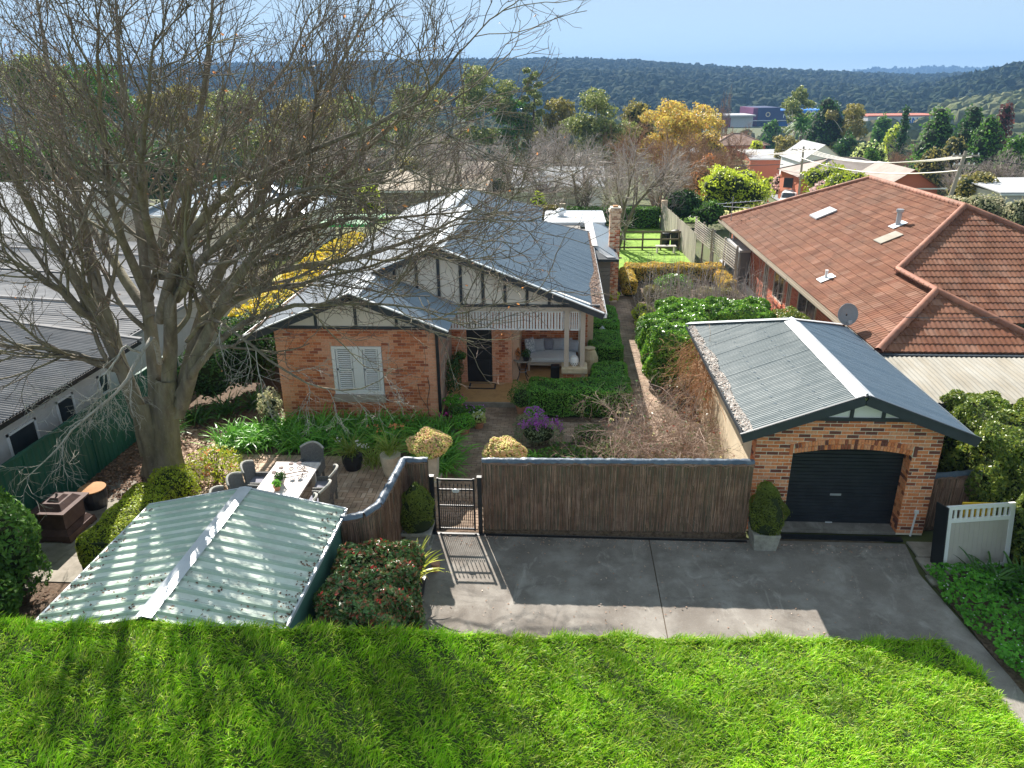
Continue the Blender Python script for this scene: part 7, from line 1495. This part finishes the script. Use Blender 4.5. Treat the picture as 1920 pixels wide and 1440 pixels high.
# ------------------------------------------------------------------ trees of the middle distance
def limbset(g, org, h, w, n, r, K=7, up=.05, ang=.5):
    P0, R0 = grow(np.array([org]), np.array([[g.normal(0, .06), g.normal(0, .06), 1.0]]), h * .55, [r], [r * .6], 8, .04, .05, g)
    P1, R1 = kids(P0, R0, n, .35, 1.0, ang, h * .5, .6, K, .1, up, g, r * .15, .35, lshr=.1)
    return P0, R0, P1, R1
def bgtree(name, label, x, y, h, w, kind, m, seed, group=None, trunkm=None):
    g = rng(seed); z0 = G(y) - .15; org = (x, y, z0); h += .15; rt = thing(name, label, "tree", org, group=group); d = math.hypot(x, y); leaf = max(.1, 2.5 * d / 738); area = w * h * (738 / d) ** 2
    N = int(min(9000, max(260, area * 1.5))); r = max(.05, h * .016); B = []
    if kind == 'gum':
        P0, R0, P1, R1 = limbset(g, org, h, w, 7, r, ang=.55); tips = P1[:, -1]; sc = (w / 2) / max(.5, np.abs(tips[:, 0] - x).max()); P1[:, :, 0] = x + (P1[:, :, 0] - x) * (1 + (sc - 1) * np.linspace(0, 1, P1.shape[1])) ; tips = P1[:, -1]
        V, F = join([tubes(P0, R0, 7), tubes(P1, R1, 5)]); obj_np("trunk", V, F, M[trunkm or 'gumtrunk'], rt, org, smooth=True)
        for k in range(16):
            if k < 7: c = tips[k] * .9 + np.array([x, y, z0 + h * .8]) * .1
            else: a = g.uniform(0, 6.28); q = g.uniform(.2, .8); c = np.array([x + math.cos(a) * w * .4 * q, y + math.sin(a) * w * .35 * q, z0 + h * g.uniform(.42, .9)])
            s = w * g.uniform(.13, .21); c[2] = min(c[2], z0 + h - s * .7); B.append((c, (s, s, s * .72)))
        B.append((np.array([x, y, z0 + h * .9]), (w * .2, w * .2, h * .1)))
    elif kind == 'round':
        B.append((np.array([x, y, z0 + h * .52]), (w * .36, w * .36, h * .4)))
        for k in range(11):
            a = g.uniform(0, 6.28); e = g.uniform(-.5, 1.2); s = w * g.uniform(.16, .25); B.append((np.array([x + math.cos(a) * math.cos(e) * (w / 2 - s), y + math.sin(a) * math.cos(e) * (w / 2 - s), z0 + h * .54 + math.sin(e) * (h * .46 - s * .8)]), (s, s, s * .8)))
    elif kind == 'cone':
        for k in range(18):
            t = (k + .5) / 18; a = k * 2.4; rr = w / 2 * (1 - t) ** .7 * .66; s = w * (.17 + .24 * (1 - t) ** .6); B.append((np.array([x + math.cos(a) * rr, y + math.sin(a) * rr, z0 + h * (.08 + .86 * t)]), (s, s, s * .8)))
    elif kind == 'column':
        for k in range(9): t = (k + .5) / 9; s = w / 2 * (1 - .55 * t ** 2.5); B.append((np.array([x + g.normal(0, w * .03), y, z0 + h * (.06 + .9 * t)]), (s, s, h * .085)))
    elif kind == 'norfolk':
        for k in range(26):
            t = (k + .5) / 26; a = k * 2.4; rr = w * .34 * (1 - .55 * t) * (.5 if t < .25 else 1); s = w * .17 * (1.1 - .45 * t); B.append((np.array([x + math.cos(a) * rr, y + math.sin(a) * rr, z0 + h * (.3 + .68 * t)]), (s, s, s * .75)))
    elif kind == 'weep':
        for k in range(16): a = k * 2.4; q = math.sqrt((k + .5) / 16); s = w * .17; B.append((np.array([x + math.cos(a) * q * (w / 2 - s), y + math.sin(a) * q * (w / 2 - s), z0 + h * (.9 - .35 * q * q) - s]), (s, s, s * .9))); B.append((np.array([x + math.cos(a) * q * (w / 2 - s * .7), y + math.sin(a) * q * (w / 2 - s * .7), z0 + h * (.52 - .3 * q * q)]), (s * .9, s * .9, h * .22)))
    if kind == 'palm':
        b = MB(); b.tube([(x, y, z0), (x + .1, y, z0 + h * .75)], .35, 8); b.build("trunk", M['trunk'], rt, org); n = 150; V, F = straps(np.tile([x, y, z0 + h * .76], (n, 1)) + g.normal(0, .25, (n, 3)), np.c_[g.normal(0, 1, n), g.normal(0, 1, n), g.normal(.35, .6, n)], h * .22, .35, g, 1.4, 5); obj_np("crown", V, F, M[m], rt, org, kind="stuff"); return rt
    if kind != 'gum':
        b = MB(); b.tube([(x, y, z0), (x + g.normal(0, .02 * h), y, z0 + h * .45), (x + g.normal(0, .02 * h), y, z0 + h * .8)], [r * 1.3, r * .9, r * .3], 6); b.build("trunk", M['trunk'], rt, org)
    wt = np.array([b_[1][0] * b_[1][2] for b_ in B]); wt = wt / wt.sum(); vs = []; core = MB()
    for (c, s), q in zip(B, wt):
        P, Nn = blob_pts(c, s, int(N * q * 1.15) + 6, g, .2, -.75, seed, .55); vs.append(leaf_cards(P, Nn, leaf, .6, g, .75, .5 if kind == 'weep' else 0))
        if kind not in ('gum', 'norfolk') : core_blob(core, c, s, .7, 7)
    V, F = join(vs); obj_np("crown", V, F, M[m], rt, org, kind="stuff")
    if core.v: core.build("shade_core", M['core'], rt, org)
    return rt
TREES = [
    (-58.0, 85, 17.0, 12.3, 'gum', 'gumleaf', "tall grey green gum tree at the far left, behind the bare tree's outer limbs"),
    (-54.5, 92, 17.0, 10.7, 'gum', 'greenleaf', "dense green tree behind the bare tree, second from the far left"),
    (-47.9, 96, 14.9, 9.9, 'gum', 'oliveleaf', "olive green tree behind the middle of the bare tree's crown"),
    (-37.3, 90, 13.9, 9.3, 'gum', 'gumleaf', "grey green gum seen through the bare tree's right half"),
    (-33.9, 100, 13.6, 8.9, 'gum', 'oliveleaf', "olive gum below the ridge line, right of the bare tree's centre"),
    (-30.3, 110, 15.3, 9.8, 'gum', 'gumleaf', "grey green gum beyond the cream roofed shed"),
    (-23.9, 120, 17.2, 10.6, 'gum', 'gumleaf', "tall gum seen through the right edge of the bare tree's twigs"),
    (-13.8, 125, 20.3, 10.0, 'gum', 'gumleaf', "tallest dark gum at the right edge of the bare tree's twigs"),
    (-9.7, 132, 17.2, 8.0, 'gum', 'greenleaf', "mid green bushy gum between the dark gum and the slender conifer"),
    (-5.0, 130, 20.5, 5.5, 'norfolk', 'gumleaf', "slender tall conifer standing above the trees on the skyline"),
    (-0.4, 122, 15.0, 6.2, 'gum', 'oliveleaf', "olive gum just right of the slender conifer"),
    (4.5, 112, 15.5, 10.1, 'gum', 'gumleaf', "broad gum with white forked limbs in the middle distance"),
    (12.4, 128, 15.4, 6.8, 'round', 'oliveleaf', "olive brown tree left of the yellow autumn tree"),
    (14.9, 108, 13.7, 10.1, 'gum', 'yellowleaf', "large yellow autumn tree in the middle distance"),
    (22.7, 120, 10.8, 5.7, 'round', 'yellowleaf', "smaller yellow tree beside the blue shop"),
    (16.6, 90, 6.4, 3.7, 'round', 'rustleaf', "small rust red tree below the yellow trees"),
    (63.3, 240, 13.0, 6.7, 'round', 'greenleaf', "small round green tree in front of the blue shop"),
    (55.6, 190, 20.1, 8.6, 'gum', 'gumleaf', "tall open gum with bent pale limbs right of the blue shop"),
    (54.1, 180, 15.8, 5.2, 'palm', 'greenleaf', "shaggy palm beside the open gum"),
    (56.0, 170, 17.4, 10.1, 'cone', 'darkleaf', "dark spreading conifer right of the palm"),
    (59.8, 165, 15.8, 9.1, 'gum', 'oliveleaf', "grey olive tree right of the dark conifer"),
    (46.6, 120, 9.7, 7.0, 'weep', 'paleleaf', "pale lime dome shaped weeping tree"),
    (79.4, 200, 14.2, 5.3, 'round', 'greenleaf', "small round green tree at the foot of the white shop"),
    (78.7, 190, 12.0, 4.8, 'round', 'limeleaf', "small lime green tree between the weeping dome and the cypress"),
    (63.7, 150, 14.9, 2.3, 'column', 'darkleaf', "narrow dark cypress column"),
    (58.3, 125, 13.6, 6.9, 'cone', 'greenleaf', "dense green conical tree, leftmost of the right hand group"),
    (60.7, 120, 13.7, 5.6, 'cone', 'darkleaf', "dark conical tree between two green ones in the right hand group"),
    (55.4, 105, 11.3, 5.1, 'cone', 'greenleaf', "bright green conical tree at the front of the right hand group"),
    (70.5, 130, 14.3, 3.6, 'column', 'redleaf', "narrow maroon tree in the right hand group"),
    (53.7, 95, 8.3, 3.8, 'round', 'greenleaf', "green bush at the far right edge below the maroon tree"),
    (53.1, 108, 9.9, 4.7, 'weep', 'oliveleaf', "olive weeping tree in front of the right hand conifers"),
    (43.0, 92, 7.8, 4.4, 'weep', 'oliveleaf', "brownish olive weeping tree left of the right hand conifers"),
    (34.0, 65, 3.7, 3.9, 'round', 'oliveleaf', "olive shrub behind the leaning power pole"),
    (26.6, 53, 2.3, 2.5, 'round', 'greyleaf', "grey flowering shrub left of the leaning power pole's foot"),
    (28.2, 52, 2.5, 3.2, 'round', 'greyleaf', "grey green shrub behind the tiled roof's ridge at the right"),
    (29.2, 50, 2.4, 2.4, 'round', 'greyleaf', "pale shrub at the right edge beside the white shed"),
    (29.9, 88, 5.4, 6.0, 'round', 'boxyellow', "rounded yellow green tree behind the tiled roof's far end, left one"),
    (28.7, 77, 4.2, 6.4, 'round', 'boxyellow', "wide yellow green tree behind the tiled roof's far end, right one"),
    (12.2, 55, 4.1, 5.6, 'round', 'limeleaf', "bright lime tree at the far corner of the tiled roof"),
    (8.7, 54, 2.6, 3.2, 'round', 'darkleaf', "dark glossy tree left of the bright lime tree"),
    (30.2, 105, 4.2, 3.7, 'round', 'pinkleaf', "pink blossom tree behind the white utility truck"),
    (28.5, 84, 3.2, 3.2, 'round', 'pinkleaf', "pinkish blossom shrub below the yellow green trees"),
    (42.7, 150, 9.7, 6.1, 'gum', 'oliveleaf', "olive tree above the white carport roof"),
    (31.1, 140, 6.1, 6.7, 'round', 'greyleaf', "clipped grey green hedge mound by the orange brick house"),
    (-1.9, 65, 2.1, 1.4, 'round', 'limeleaf', "small round standard tree in front of the paling fence"),
    (10.1, 52, 2.1, 2.5, 'round', 'greenleaf', "low green bush beneath the bright lime tree"),
    (29.5, 110, 3.7, 3.0, 'round', 'limeleaf', "lime bush beside the red car"),
    (43.9, 112, 7.9, 2.6, 'round', 'greenleaf', "small dark palm like tree in front of the pale lime dome"),
    (-15.5, 60, 2.6, 2.4, 'round', 'limeleaf', "bright lime yellow bush behind the shade sail"),
    (-24.6, 70, 3.6, 6.0, 'round', 'darkleaf', "dark bushy tree behind the slate grey roofed house"),
    (-34.0, 75, 3.8, 6.5, 'round', 'darkleaf', "dark bushy tree behind the white roofed building"),
    (-23.3, 80, 5.4, 6.2, 'round', 'greenleaf', "green bushy tree above the cream roofed shed's left end"),
    (-49.4, 75, 7.2, 8.0, 'round', 'darkleaf', "large dark tree at the left behind the white roofed building"),
    (-42.3, 78, 7.1, 7.8, 'round', 'darkleaf', "dark tree mass behind the bare tree's trunk"),
    (-53.2, 72, 7.8, 6.2, 'round', 'greenleaf', "green tree at the far left edge of the view"),
    (49.2, 250, 7.5, 5.1, 'column', 'darkleaf', "small dark column tree left of the bare poplar"),
    (30.3, 86, 3.6, 1.8, 'round', 'oliveleaf', "small olive tree under the yellow green pair"),
    (-16.8, 85, 6.1, 5.9, 'round', 'oliveleaf', "olive bush above the cream roofed shed"),
    (39.5, 160, 9.2, 4.3, 'round', 'limeleaf', "small lime tree left of the blue shop's foot"),
    (50.1, 160, 8.6, 6.5, 'round', 'greenleaf', "green bushy tree under the dark spreading conifer"),
    (53.6, 150, 10.6, 5.0, 'round', 'darkleaf', "dark green tree below the grey olive tree"),
]
for i, (x, y, h, w, kind, m, lab) in enumerate(TREES): bgtree({'gum': 'gum_tree', 'norfolk': 'conifer_tree', 'cone': 'conifer_tree', 'column': 'column_tree', 'palm': 'palm_tree', 'weep': 'weeping_tree'}.get(kind, 'leafy_tree'), lab, x, y, h, w, kind, m, 500 + i, trunkm='trunk' if m == 'yellowleaf' else None)
def bare_mesh(seed, m, dens=1.0, vase=.55):
    g = rng(seed); P0, R0 = grow(np.array([[0, 0, 0.]] * 3) + g.normal(0, .012, (3, 3)) * [1, 1, 0], np.c_[g.normal(0, .2, 3), g.normal(0, .2, 3), np.ones(3)], [.75, .6, .7], [.02, .016, .018], [.005] * 3, 9, .09, .03, g)
    P1, R1 = kids(P0, R0, 9, .22, 1, vase, .42, .5, 8, .12, .03, g, .003, .3, out=.4, ctr=np.zeros(3)); P2, R2 = kids(P1, R1, int(7 * dens), .15, 1, .65, .22, .6, 6, .16, .02, g, .0022, .4); P3, R3 = kids(P2, R2, int(5 * dens), .15, 1, .6, .12, .6, 4, .16, .02, g, .0017, .5)
    allp = np.concatenate([P1.reshape(-1, 3), P2.reshape(-1, 3)]); sx = np.quantile(np.abs(allp[:, :2]), .97); sz = np.quantile(allp[:, 2], .995)
    out = []
    for nm, L in (("trunk", [tubes(P0, R0, 6), tubes(P1, R1, 4)]), ("crown", [tubes(P2, R2, 3), tubes(P3, R3, 3)])):
        V, F = join(L); V = V * np.array([.5 / sx, .5 / sx, 1 / sz]); out.append(mesh_np("bare_" + nm, V, [F], M[m if nm == "crown" else ('trunk' if m != 'brownbare' else 'brownbare')], False))
    return out
BM = {0: [bare_mesh(801 + k, 'greytwig') for k in range(3)], 1: [bare_mesh(811 + k, 'brownbare', 1.2, .4) for k in range(2)]}
BARE = [
    (3.5, 45.5, 6.3, 5.9, 0, "grey bare tree leaning over the back lawn beside the chimney"),
    (1.4, 54.0, 5.1, 6.3, 0, "grey bare tree left of the chimney in the back hedge"),
    (6.7, 53.5, 4.8, 5.1, 0, "grey bare tree right of the chimney near the back corner"),
    (-4.6, 76.0, 7.1, 8.4, 0, "grey bare tree left of the white cottage"),
    (-10.4, 80.0, 7.1, 8.3, 0, "grey bare tree in front of the cream shed's right end"),
    (-16.2, 86.0, 9.3, 9.5, 0, "grey bare tree behind the cream shed"),
    (-22.2, 88.0, 9.2, 9.1, 0, "grey bare tree seen through the big tree's right twigs, left one"),
    (-28.9, 84.0, 8.4, 8.8, 0, "grey bare tree seen through the big tree's right twigs, far left one"),
    (11.6, 95.0, 9.9, 9.6, 1, "russet bare tree in front of the large yellow autumn tree"),
    (6.9, 112.0, 11.2, 6.1, 1, "narrow russet bare tree beside the broad white limbed gum"),
    (16.0, 100.0, 9.0, 7.4, 1, "russet bare tree right of the yellow autumn tree's trunk"),
    (45.7, 200.0, 11.5, 10.7, 1, "brown bare round tree in front of the blue shop"),
    (62.6, 140.0, 8.3, 7.5, 1, "russet bare tree below the cypress column"),
    (63.6, 150.0, 8.9, 6.0, 0, "small grey bare tree left of the cypress column"),
    (43.6, 80.0, 5.3, 5.9, 0, "tangle of grey bare branches behind the leaning power pole"),
    (45.2, 78.0, 5.5, 5.7, 0, "tangle of grey bare branches at the right edge"),
    (42.0, 84.0, 5.2, 4.5, 0, "low grey bare tree behind the grey tiled roof"),
    (15.4, 60.0, 2.0, 2.5, 0, "small bare shrub at the verge by the bright lime tree"),
    (0.4, 110.0, 11.0, 9.0, 0, "tall grey bare tree below the slender conifer"),
    (9.3, 130.0, 10.9, 5.3, 0, "thin grey bare tree left of the yellow autumn tree"),
]
def bare_tree(label, x, y, h, w, b, k, nm="bare_tree"):
    z0 = G(y) - .05; rt = thing(nm, label, "tree", (x, y, z0), rz=k * 1.9); ms = BM[b][k % len(BM[b])]
    for n_, me in zip(("trunk", "crown"), ms): o = link(n_, me, rt, kind="stuff" if n_ == "crown" else None); o.scale = (w, w, h + .05)
for k, (x, y, h, w, b, lab) in enumerate(BARE): bare_tree(lab, x, y, h, w, b, k)
for k, (x, y, h, w, b, lab) in enumerate([(-2.0, 69.5, 5.2, 5.5, 0, "grey bare tree right in front of the white cottage"), (-12.5, 70, 6.2, 6.5, 0, "grey bare tree in front of the cream roofed shed"), (4.5, 66, 6, 6, 0, "grey bare tree across the road behind the chimney"), (9.0, 70, 7, 7, 1, "russet bare tree across the road left of the lime tree"), (13.5, 75, 7, 6.5, 1, "russet bare tree across the road right of the back fence"), (2.0, 92, 9, 9, 0, "tall grey bare tree behind the white cottage"), (20.5, 104, 9, 8, 1, "russet bare tree right of the yellow tree's crown"), (-18.5, 68, 6, 6, 0, "grey bare tree by the shade sail"), (8.5, 58.5, 3.2, 3.2, 0, "low bare tree by the road at the back corner")]): bare_tree(lab, x, y, h, w, b, k + 40)
bare_tree("slender russet bare poplar rising against the blue hills", 61.9, 300, 22, 5.4, 1, 1, "poplar_tree"); bare_tree("shorter russet bare poplar beside the slender one", 58.2, 300, 16, 6.5, 1, 0, "poplar_tree")

# ------------------------------------------------------------------ houses, shops, poles and vehicles beyond
roofhouse("orange_brick_house", "far brown roofed house with orange brick wall below the yellow trees", 37, 49, 190, 200, -4.4, -2.0, 'browntile', 'brick_red', 'hip', base=-12.2, ov=.8)
roofhouse("white_carport", "white flat carport roof over orange brick in the middle distance", 36.2, 44.4, 150, 156, -4.1, -2.9, 'tin_white', 'brick_red', 'skillion', base=-9.8, ov=.3)
roofhouse("white_gable_house", "white steep gabled roof house behind the power pole", 39.6, 46.6, 130, 142, -2.6, -.1, 'tin_white', 'panel_white', 'y', base=-8.5, ov=.3)
roofhouse("grey_brown_house", "wide grey brown tiled roof in front of the white gable", 29.2, 42, 95, 104, -1.3, .5, 'greytile', 'brick_red', 'hip', base=-5)
roofhouse("grey_tile_house", "grey tiled gable house just behind the tiled roof's ridge", 31.9, 37.4, 78, 86, -.4, 1.35, 'greytile', 'brick_red', 'y', base=-3.2, ov=.6, corrug=False)
roofhouse("white_shed", "small white flat roofed shed at the right edge", 33.6, 40, 60, 66, 1.4, 1.75, 'tin_white', 'wallgrey', 'skillion', base=-.8, ov=.3)
roofhouse("far_shed", "long low grey roof among the trees left of the orange brick house", 26, 36, 205, 212, -7.6, -6.6, 'tin_old', 'wallgrey', 'skillion', base=-13)
roofhouse("far_white_roof", "pale low roof in front of the brown roofed far house", 44, 58, 170, 178, -5.6, -4.6, 'tin_white', 'wallgrey', 'skillion', base=-11)
cv = thing("caravan", "white caravan beside the pale weeping tree", "caravan", (50.5, 135, -8.6)); b = MB(); b.box(48.8, 52.4, 134, 136.2, -6.4, -3.9); b.build("body", M['white'], cv, (50.5, 135, -8.6)); b = MB(); b.box(50.0, 51.6, 133.9, 134, -5.3, -4.5); b.build("window", M['glass'], cv, (50.5, 135, -8.6)); b = MB(); b.box(49.2, 49.8, 134, 134.3, -7.0, -6.4); b.box(51.4, 52, 134, 134.3, -7, -6.4); b.build("wheel", M['tyre'], cv, (50.5, 135, -8.6))
def text(s, x, y, z, size, parent, org, m='letter', bold=0.0):
    cu = bpy.data.curves.new("lettering", 'FONT'); cu.body = s; cu.size = size; cu.extrude = .05; cu.offset = bold; t_ = bpy.data.objects.new('t', cu); me = bpy.data.meshes.new_from_object(t_); bpy.data.objects.remove(t_); me.materials.clear(); me.materials.append(M[m]); return link('lettering', me, parent, (x - org[0], y - org[1], z - org[2]), (R(90), 0, 0))
s0 = (150, 525, -17); st_ = thing("blue_store", "large blue and navy store building with white lettering in the valley", "store", s0)
b = MB(); b.box(127, 141, 520, 560, -17, -5.4); b.build("navy_wall", M['navy'], st_, s0); b = MB(); b.box(124, 127, 520.5, 560, -17, -5.6); b.build("maroon_wall", M['maroon'], st_, s0); b = MB(); b.box(141, 176, 521, 560, -17, -7.2); b.build("blue_wall", M['blue'], st_, s0)
b = MB(); b.box(141, 151, 520.9, 521, -14, -7.5); b.build("light_panel", M['navy'], st_, s0); text("rebel", 143.2, 520.6, -11.6, 4.2, st_, s0, bold=.06); text("Offic", 157.6, 520.6, -10.4, 4.2, st_, s0, bold=.06)
b = MB()
for k in range(24): a0, a1 = k * math.pi / 12, (k + 1) * math.pi / 12; b._add([(133.4 + .95 * math.cos(a0), 519.8, -9.6 + .95 * math.sin(a0)), (133.4 + .95 * math.cos(a1), 519.8, -9.6 + .95 * math.sin(a1)), (133.4 + 1.55 * math.cos(a1), 519.8, -9.6 + 1.55 * math.sin(a1)), (133.4 + 1.55 * math.cos(a0), 519.8, -9.6 + 1.55 * math.sin(a0))], [(0, 1, 2, 3)])
b.build("round_emblem", M['stone'], st_, s0)
b = MB(); b.box(122, 176, 516, 520, -13.4, -13.1); b.build("awning", M['zinc'], st_, s0)
s1 = (105, 515, -17); sr = thing("long_store", "long low white roofed store building left of the blue store", "store", s1); b = MB(); b.box(88, 122, 511, 540, -17, -10.2); b.build("wall", M['wallgrey'], sr, s1); b = MB(); b.box(87, 123, 508, 541, -10.2, -9.4); b.build("roof", M['tin_white'], sr, s1); b = MB(); b.box(88, 94, 510.8, 511, -17, -11); b.box(104, 108, 510.8, 511, -17, -11); b.build("red_panel", M['carred'], sr, s1); b = MB(); b.box(94.2, 103.8, 510.9, 511, -15.5, -11.5); b.build("shop_window", M['glass'], sr, s1)
s2 = (200, 480, -17); sw = thing("white_store", "white store building with a blue lettered sign behind the cypress", "store", s2); b = MB(); b.box(182, 226, 480, 510, -17, -9.9); b.build("wall", M['tin_white'], sw, s2); b = MB(); b.box(181.6, 226.4, 479.6, 510.4, -9.9, -9.3); b.build("parapet", M['brick_red'], sw, s2); b = MB(); b.box(203, 215.5, 479.7, 480, -14.6, -10.2); b.build("sign_panel", M['white'], sw, s2); text("AN", 204.2, 479.5, -14.0, 4.6, sw, s2, 'blue', bold=.1)
for i, (x0, x1, y, z1, lab) in enumerate(((29.5, 42, 140, -7.4, "cream panel fence in front of the orange brick carport"), (43, 50, 165, -8.3, "cream panel fence behind the red car"))):
    f = thing("panel_fence", lab, "fence", ((x0 + x1) / 2, y, G(y))); n = 5
    for k in range(n): b = MB(); b.box(x0 + (x1 - x0) * k / n + .05, x0 + (x1 - x0) * (k + 1) / n - .05, y, y + .06, G(y) - .2, z1); b.build("fence_panel", M['colorbond'], f, ((x0 + x1) / 2, y, G(y)))
def pole(label, bx, by, tx, tz, arms=(1.1,), lean=0, r=.15):
    o_ = (bx, by, G(by)); p = thing("power_pole", label, "power pole", o_); b = MB(); b.tube([(bx, by, G(by) - .3), (tx, by, tz)], [r, r * .75], 9); b.build("pole", M['polewood'], p, o_)
    for k, w in enumerate(arms):
        b = MB(); b.beam((tx - w, by - .1, tz - .35 - k * .7), (tx + w, by - .1, tz - .35 - k * .7), .1, .1); b.build("crossarm", M['polewood'], p, o_)
        for q in (-.9, -.45, .45, .9): b = MB(); b.lathe([(.04, 0), (.06, .08), (.03, .16)], 6, (tx + w * q, by - .1, tz - .3 - k * .7)); b.build("insulator", M['white'], p, o_)
    return p
pole("leaning grey power pole behind the tiled roof at the right", 29.6, 60, 30.3, 4.5, (1.0, .8), r=.17); pole("power pole behind the white utility truck", 28.3, 92, 28.1, 2.5, (1.4,)); pole("power pole at the bend of the road left of the truck", 26.5, 115, 26.3, .8, (1.6,))
def wire(label, a, c, sag, n=1, sep=.5, m='cable', r=.03):
    for k in range(n):
        u = np.linspace(0, 1, 17); P = np.array(a) + np.outer(u, np.array(c) - np.array(a)); P[:, 2] -= sag * 4 * u * (1 - u); P[:, 0] += (k - (n - 1) / 2) * sep; V, F = tubes(P[None], np.full((1, 17), r), 4); o = obj_np("power_line", V, F, M[m], None, tuple(P[0])); tag(o, label, "cable", "overhead power lines" if n > 1 else None)
wire("pale power lines from the leaning pole to the pole behind the truck", (30.2, 59.9, 4.1), (28.1, 91.9, 2.2), .9, 4, .5); wire("pale power lines between the truck's pole and the road bend pole", (28.1, 91.9, 2.2), (26.3, 114.9, .5), .7, 4, .7, r=.04)
wire("pale bundled cable running left from the leaning pole", (30.2, 59.9, 3.1), (27.5, 92, 1.4), .9, 1, m='cable', r=.05)
wire("dark cable leaving the leaning pole towards the right edge", (30.3, 59.9, 4.2), (52, 56, 3.2), .8, m='darkcable', r=.025); wire("dark service wire across the middle distance trees", (26, 92, .5), (-14, 118, 1.0), 1.2, m='darkcable', r=.035); wire("thin dark cable across the tiled roof's front hip", (8.2, 17.4, 4.2), (15.5, 19.6, 4.0), .15, m='darkcable', r=.008)
wire("thin dark service cable crossing the cottage's right roof slope", (-1.9, 22.2, 4.35), (1.35, 23.2, 3.05), .05, m='darkcable', r=.012)
# vehicles
UO = (28.7, 97, G(97)); ut = thing("utility_truck", "white utility truck with a raised black message board on its tray", "truck", UO, rz=R(-24))
def ub(nm, m, *bx, parent=ut, bevel=0.0):
    b = MB()
    for q in bx: b.box(*q)
    return b.build(nm, M[m], parent, bevel=bevel)
b = MB(); prof = [(-2.6, .45), (-2.6, .95), (-2.45, 1.05), (-1.35, 1.15), (-.75, 1.75), (.55, 1.8), (.7, 1.1), (.7, .45)]; b.poly([(-.9, y, z) for y, z in prof], (1.8, 0, 0)); cabm = b.build("cab", M['white'], ut, bevel=.05)
b = MB(); b.poly([(-.78, -1.37, 1.18), (.78, -1.37, 1.18), (.68, -.8, 1.72), (-.68, -.8, 1.72)], (0, -.03, .02)); b.build("windscreen", M['glass'], ut); ub("side_window", 'glass', (-.915, -.9, -.65, .5, 1.2, 1.65), (.9, .915, -.65, .5, 1.2, 1.65)); ub("grille", 'black', (-.7, .7, -2.63, -2.58, .6, .9)); ub("bumper", 'black', (-.9, .9, -2.7, -2.58, .35, .58))
for s in (-.72, .72): ub("headlight", 'zinc', (s - .15, s + .15, -2.635, -2.56, .75, .95))
ub("tray", 'white', (-.95, .95, .8, 2.7, .75, .85), (-.95, -.9, .8, 2.7, .85, 1.1), (.9, .95, .8, 2.7, .85, 1.1), (-.9, .9, .75, .8, .85, 1.9))
ub("message_board", 'black', (-1.1, 1.1, 1.2, 1.32, 2.1, 3.3)); ub("board_frame", 'greymetal', (-.1, .1, 1.26, 1.4, .85, 2.2), (-1.0, 1.0, 1.33, 1.38, 2.2, 2.3))
for sx in (-.85, .85):
    for y in (-1.75, 1.75):
        b = MB(); b.lathe([(.36, -.11), (.36, .11)], 16); w = b.build("wheel", M['tyre'], ut); w.location = (sx, y, .36); w.rotation_euler = (0, R(90), 0); b = MB(); b.lathe([(.2, -.12), (.2, .12)], 12); b.build("rim", M['greymetal'], w)
RO_ = (40.3, 150, G(150)); rc_ = thing("red_car", "dark red sedan parked across the verge", "car", RO_, rz=R(6)); b = MB(); prof = [(-2.2, .35), (-2.25, .75), (-1.3, .9), (-.75, 1.38), (.7, 1.4), (1.35, .95), (2.15, .9), (2.25, .4)]; b.poly([(x, -.85, z) for x, z in prof], (0, 1.7, 0)); b.build("body", M['carred'], rc_, bevel=.06)
b = MB(); b.poly([(-1.2, -.86, .92), (-.72, -.86, 1.32), (.65, -.86, 1.33), (1.2, -.86, .95)], (0, 1.72, 0)); b.build("window", M['glass'], rc_)
for x in (-1.4, 1.4):
    for y in (-.78, .78): b = MB(); b.lathe([(.33, -.1), (.33, .1)], 14); w = b.build("wheel", M['tyre'], rc_); w.location = (x, y, .33); w.rotation_euler = (R(90), 0, 0)
for i, (x, y, lab) in enumerate(((26.2, 97.5, "orange traffic cone farther from the white truck"), (27.2, 95.2, "orange traffic cone beside the white truck's front wheel"))):
    o_ = (x, y, G(y)); c = thing("traffic_cone", lab, "traffic cone", o_, group="traffic cones by the truck"); b = MB(); b.lathe([(.2, .03), (.05, .8)], 10, o_); b.build("cone_body", M['cone'], c, o_); b = MB(); b.box(x - .26, x + .26, y - .26, y + .26, o_[2], o_[2] + .04); b.build("base", M['cone'], c, o_); b = MB(); b.lathe([(.155, .3), (.12, .48)], 10, o_); b.build("band", M['white'], c, o_)

# ------------------------------------------------------------------ air
hz = MB(); hz.box(-5200, 5200, -60, 4600, -60, 150); h_ = hz.build("haze", [], None); h_["kind"] = "stuff"
hm = bpy.data.materials.new("haze"); hm.use_nodes = True; nt = hm.node_tree; nt.nodes.clear(); o_ = nt.nodes.new("ShaderNodeOutputMaterial"); pv = nt.nodes.new("ShaderNodeVolumePrincipled")
pv.inputs["Color"].default_value = (.26, .48, .86, 1); pv.inputs["Density"].default_value = 0.00026; pv.inputs["Anisotropy"].default_value = 0.0
nt.links.new(pv.outputs[0], o_.inputs["Volume"]); h_.data.materials.clear(); h_.data.materials.append(hm)
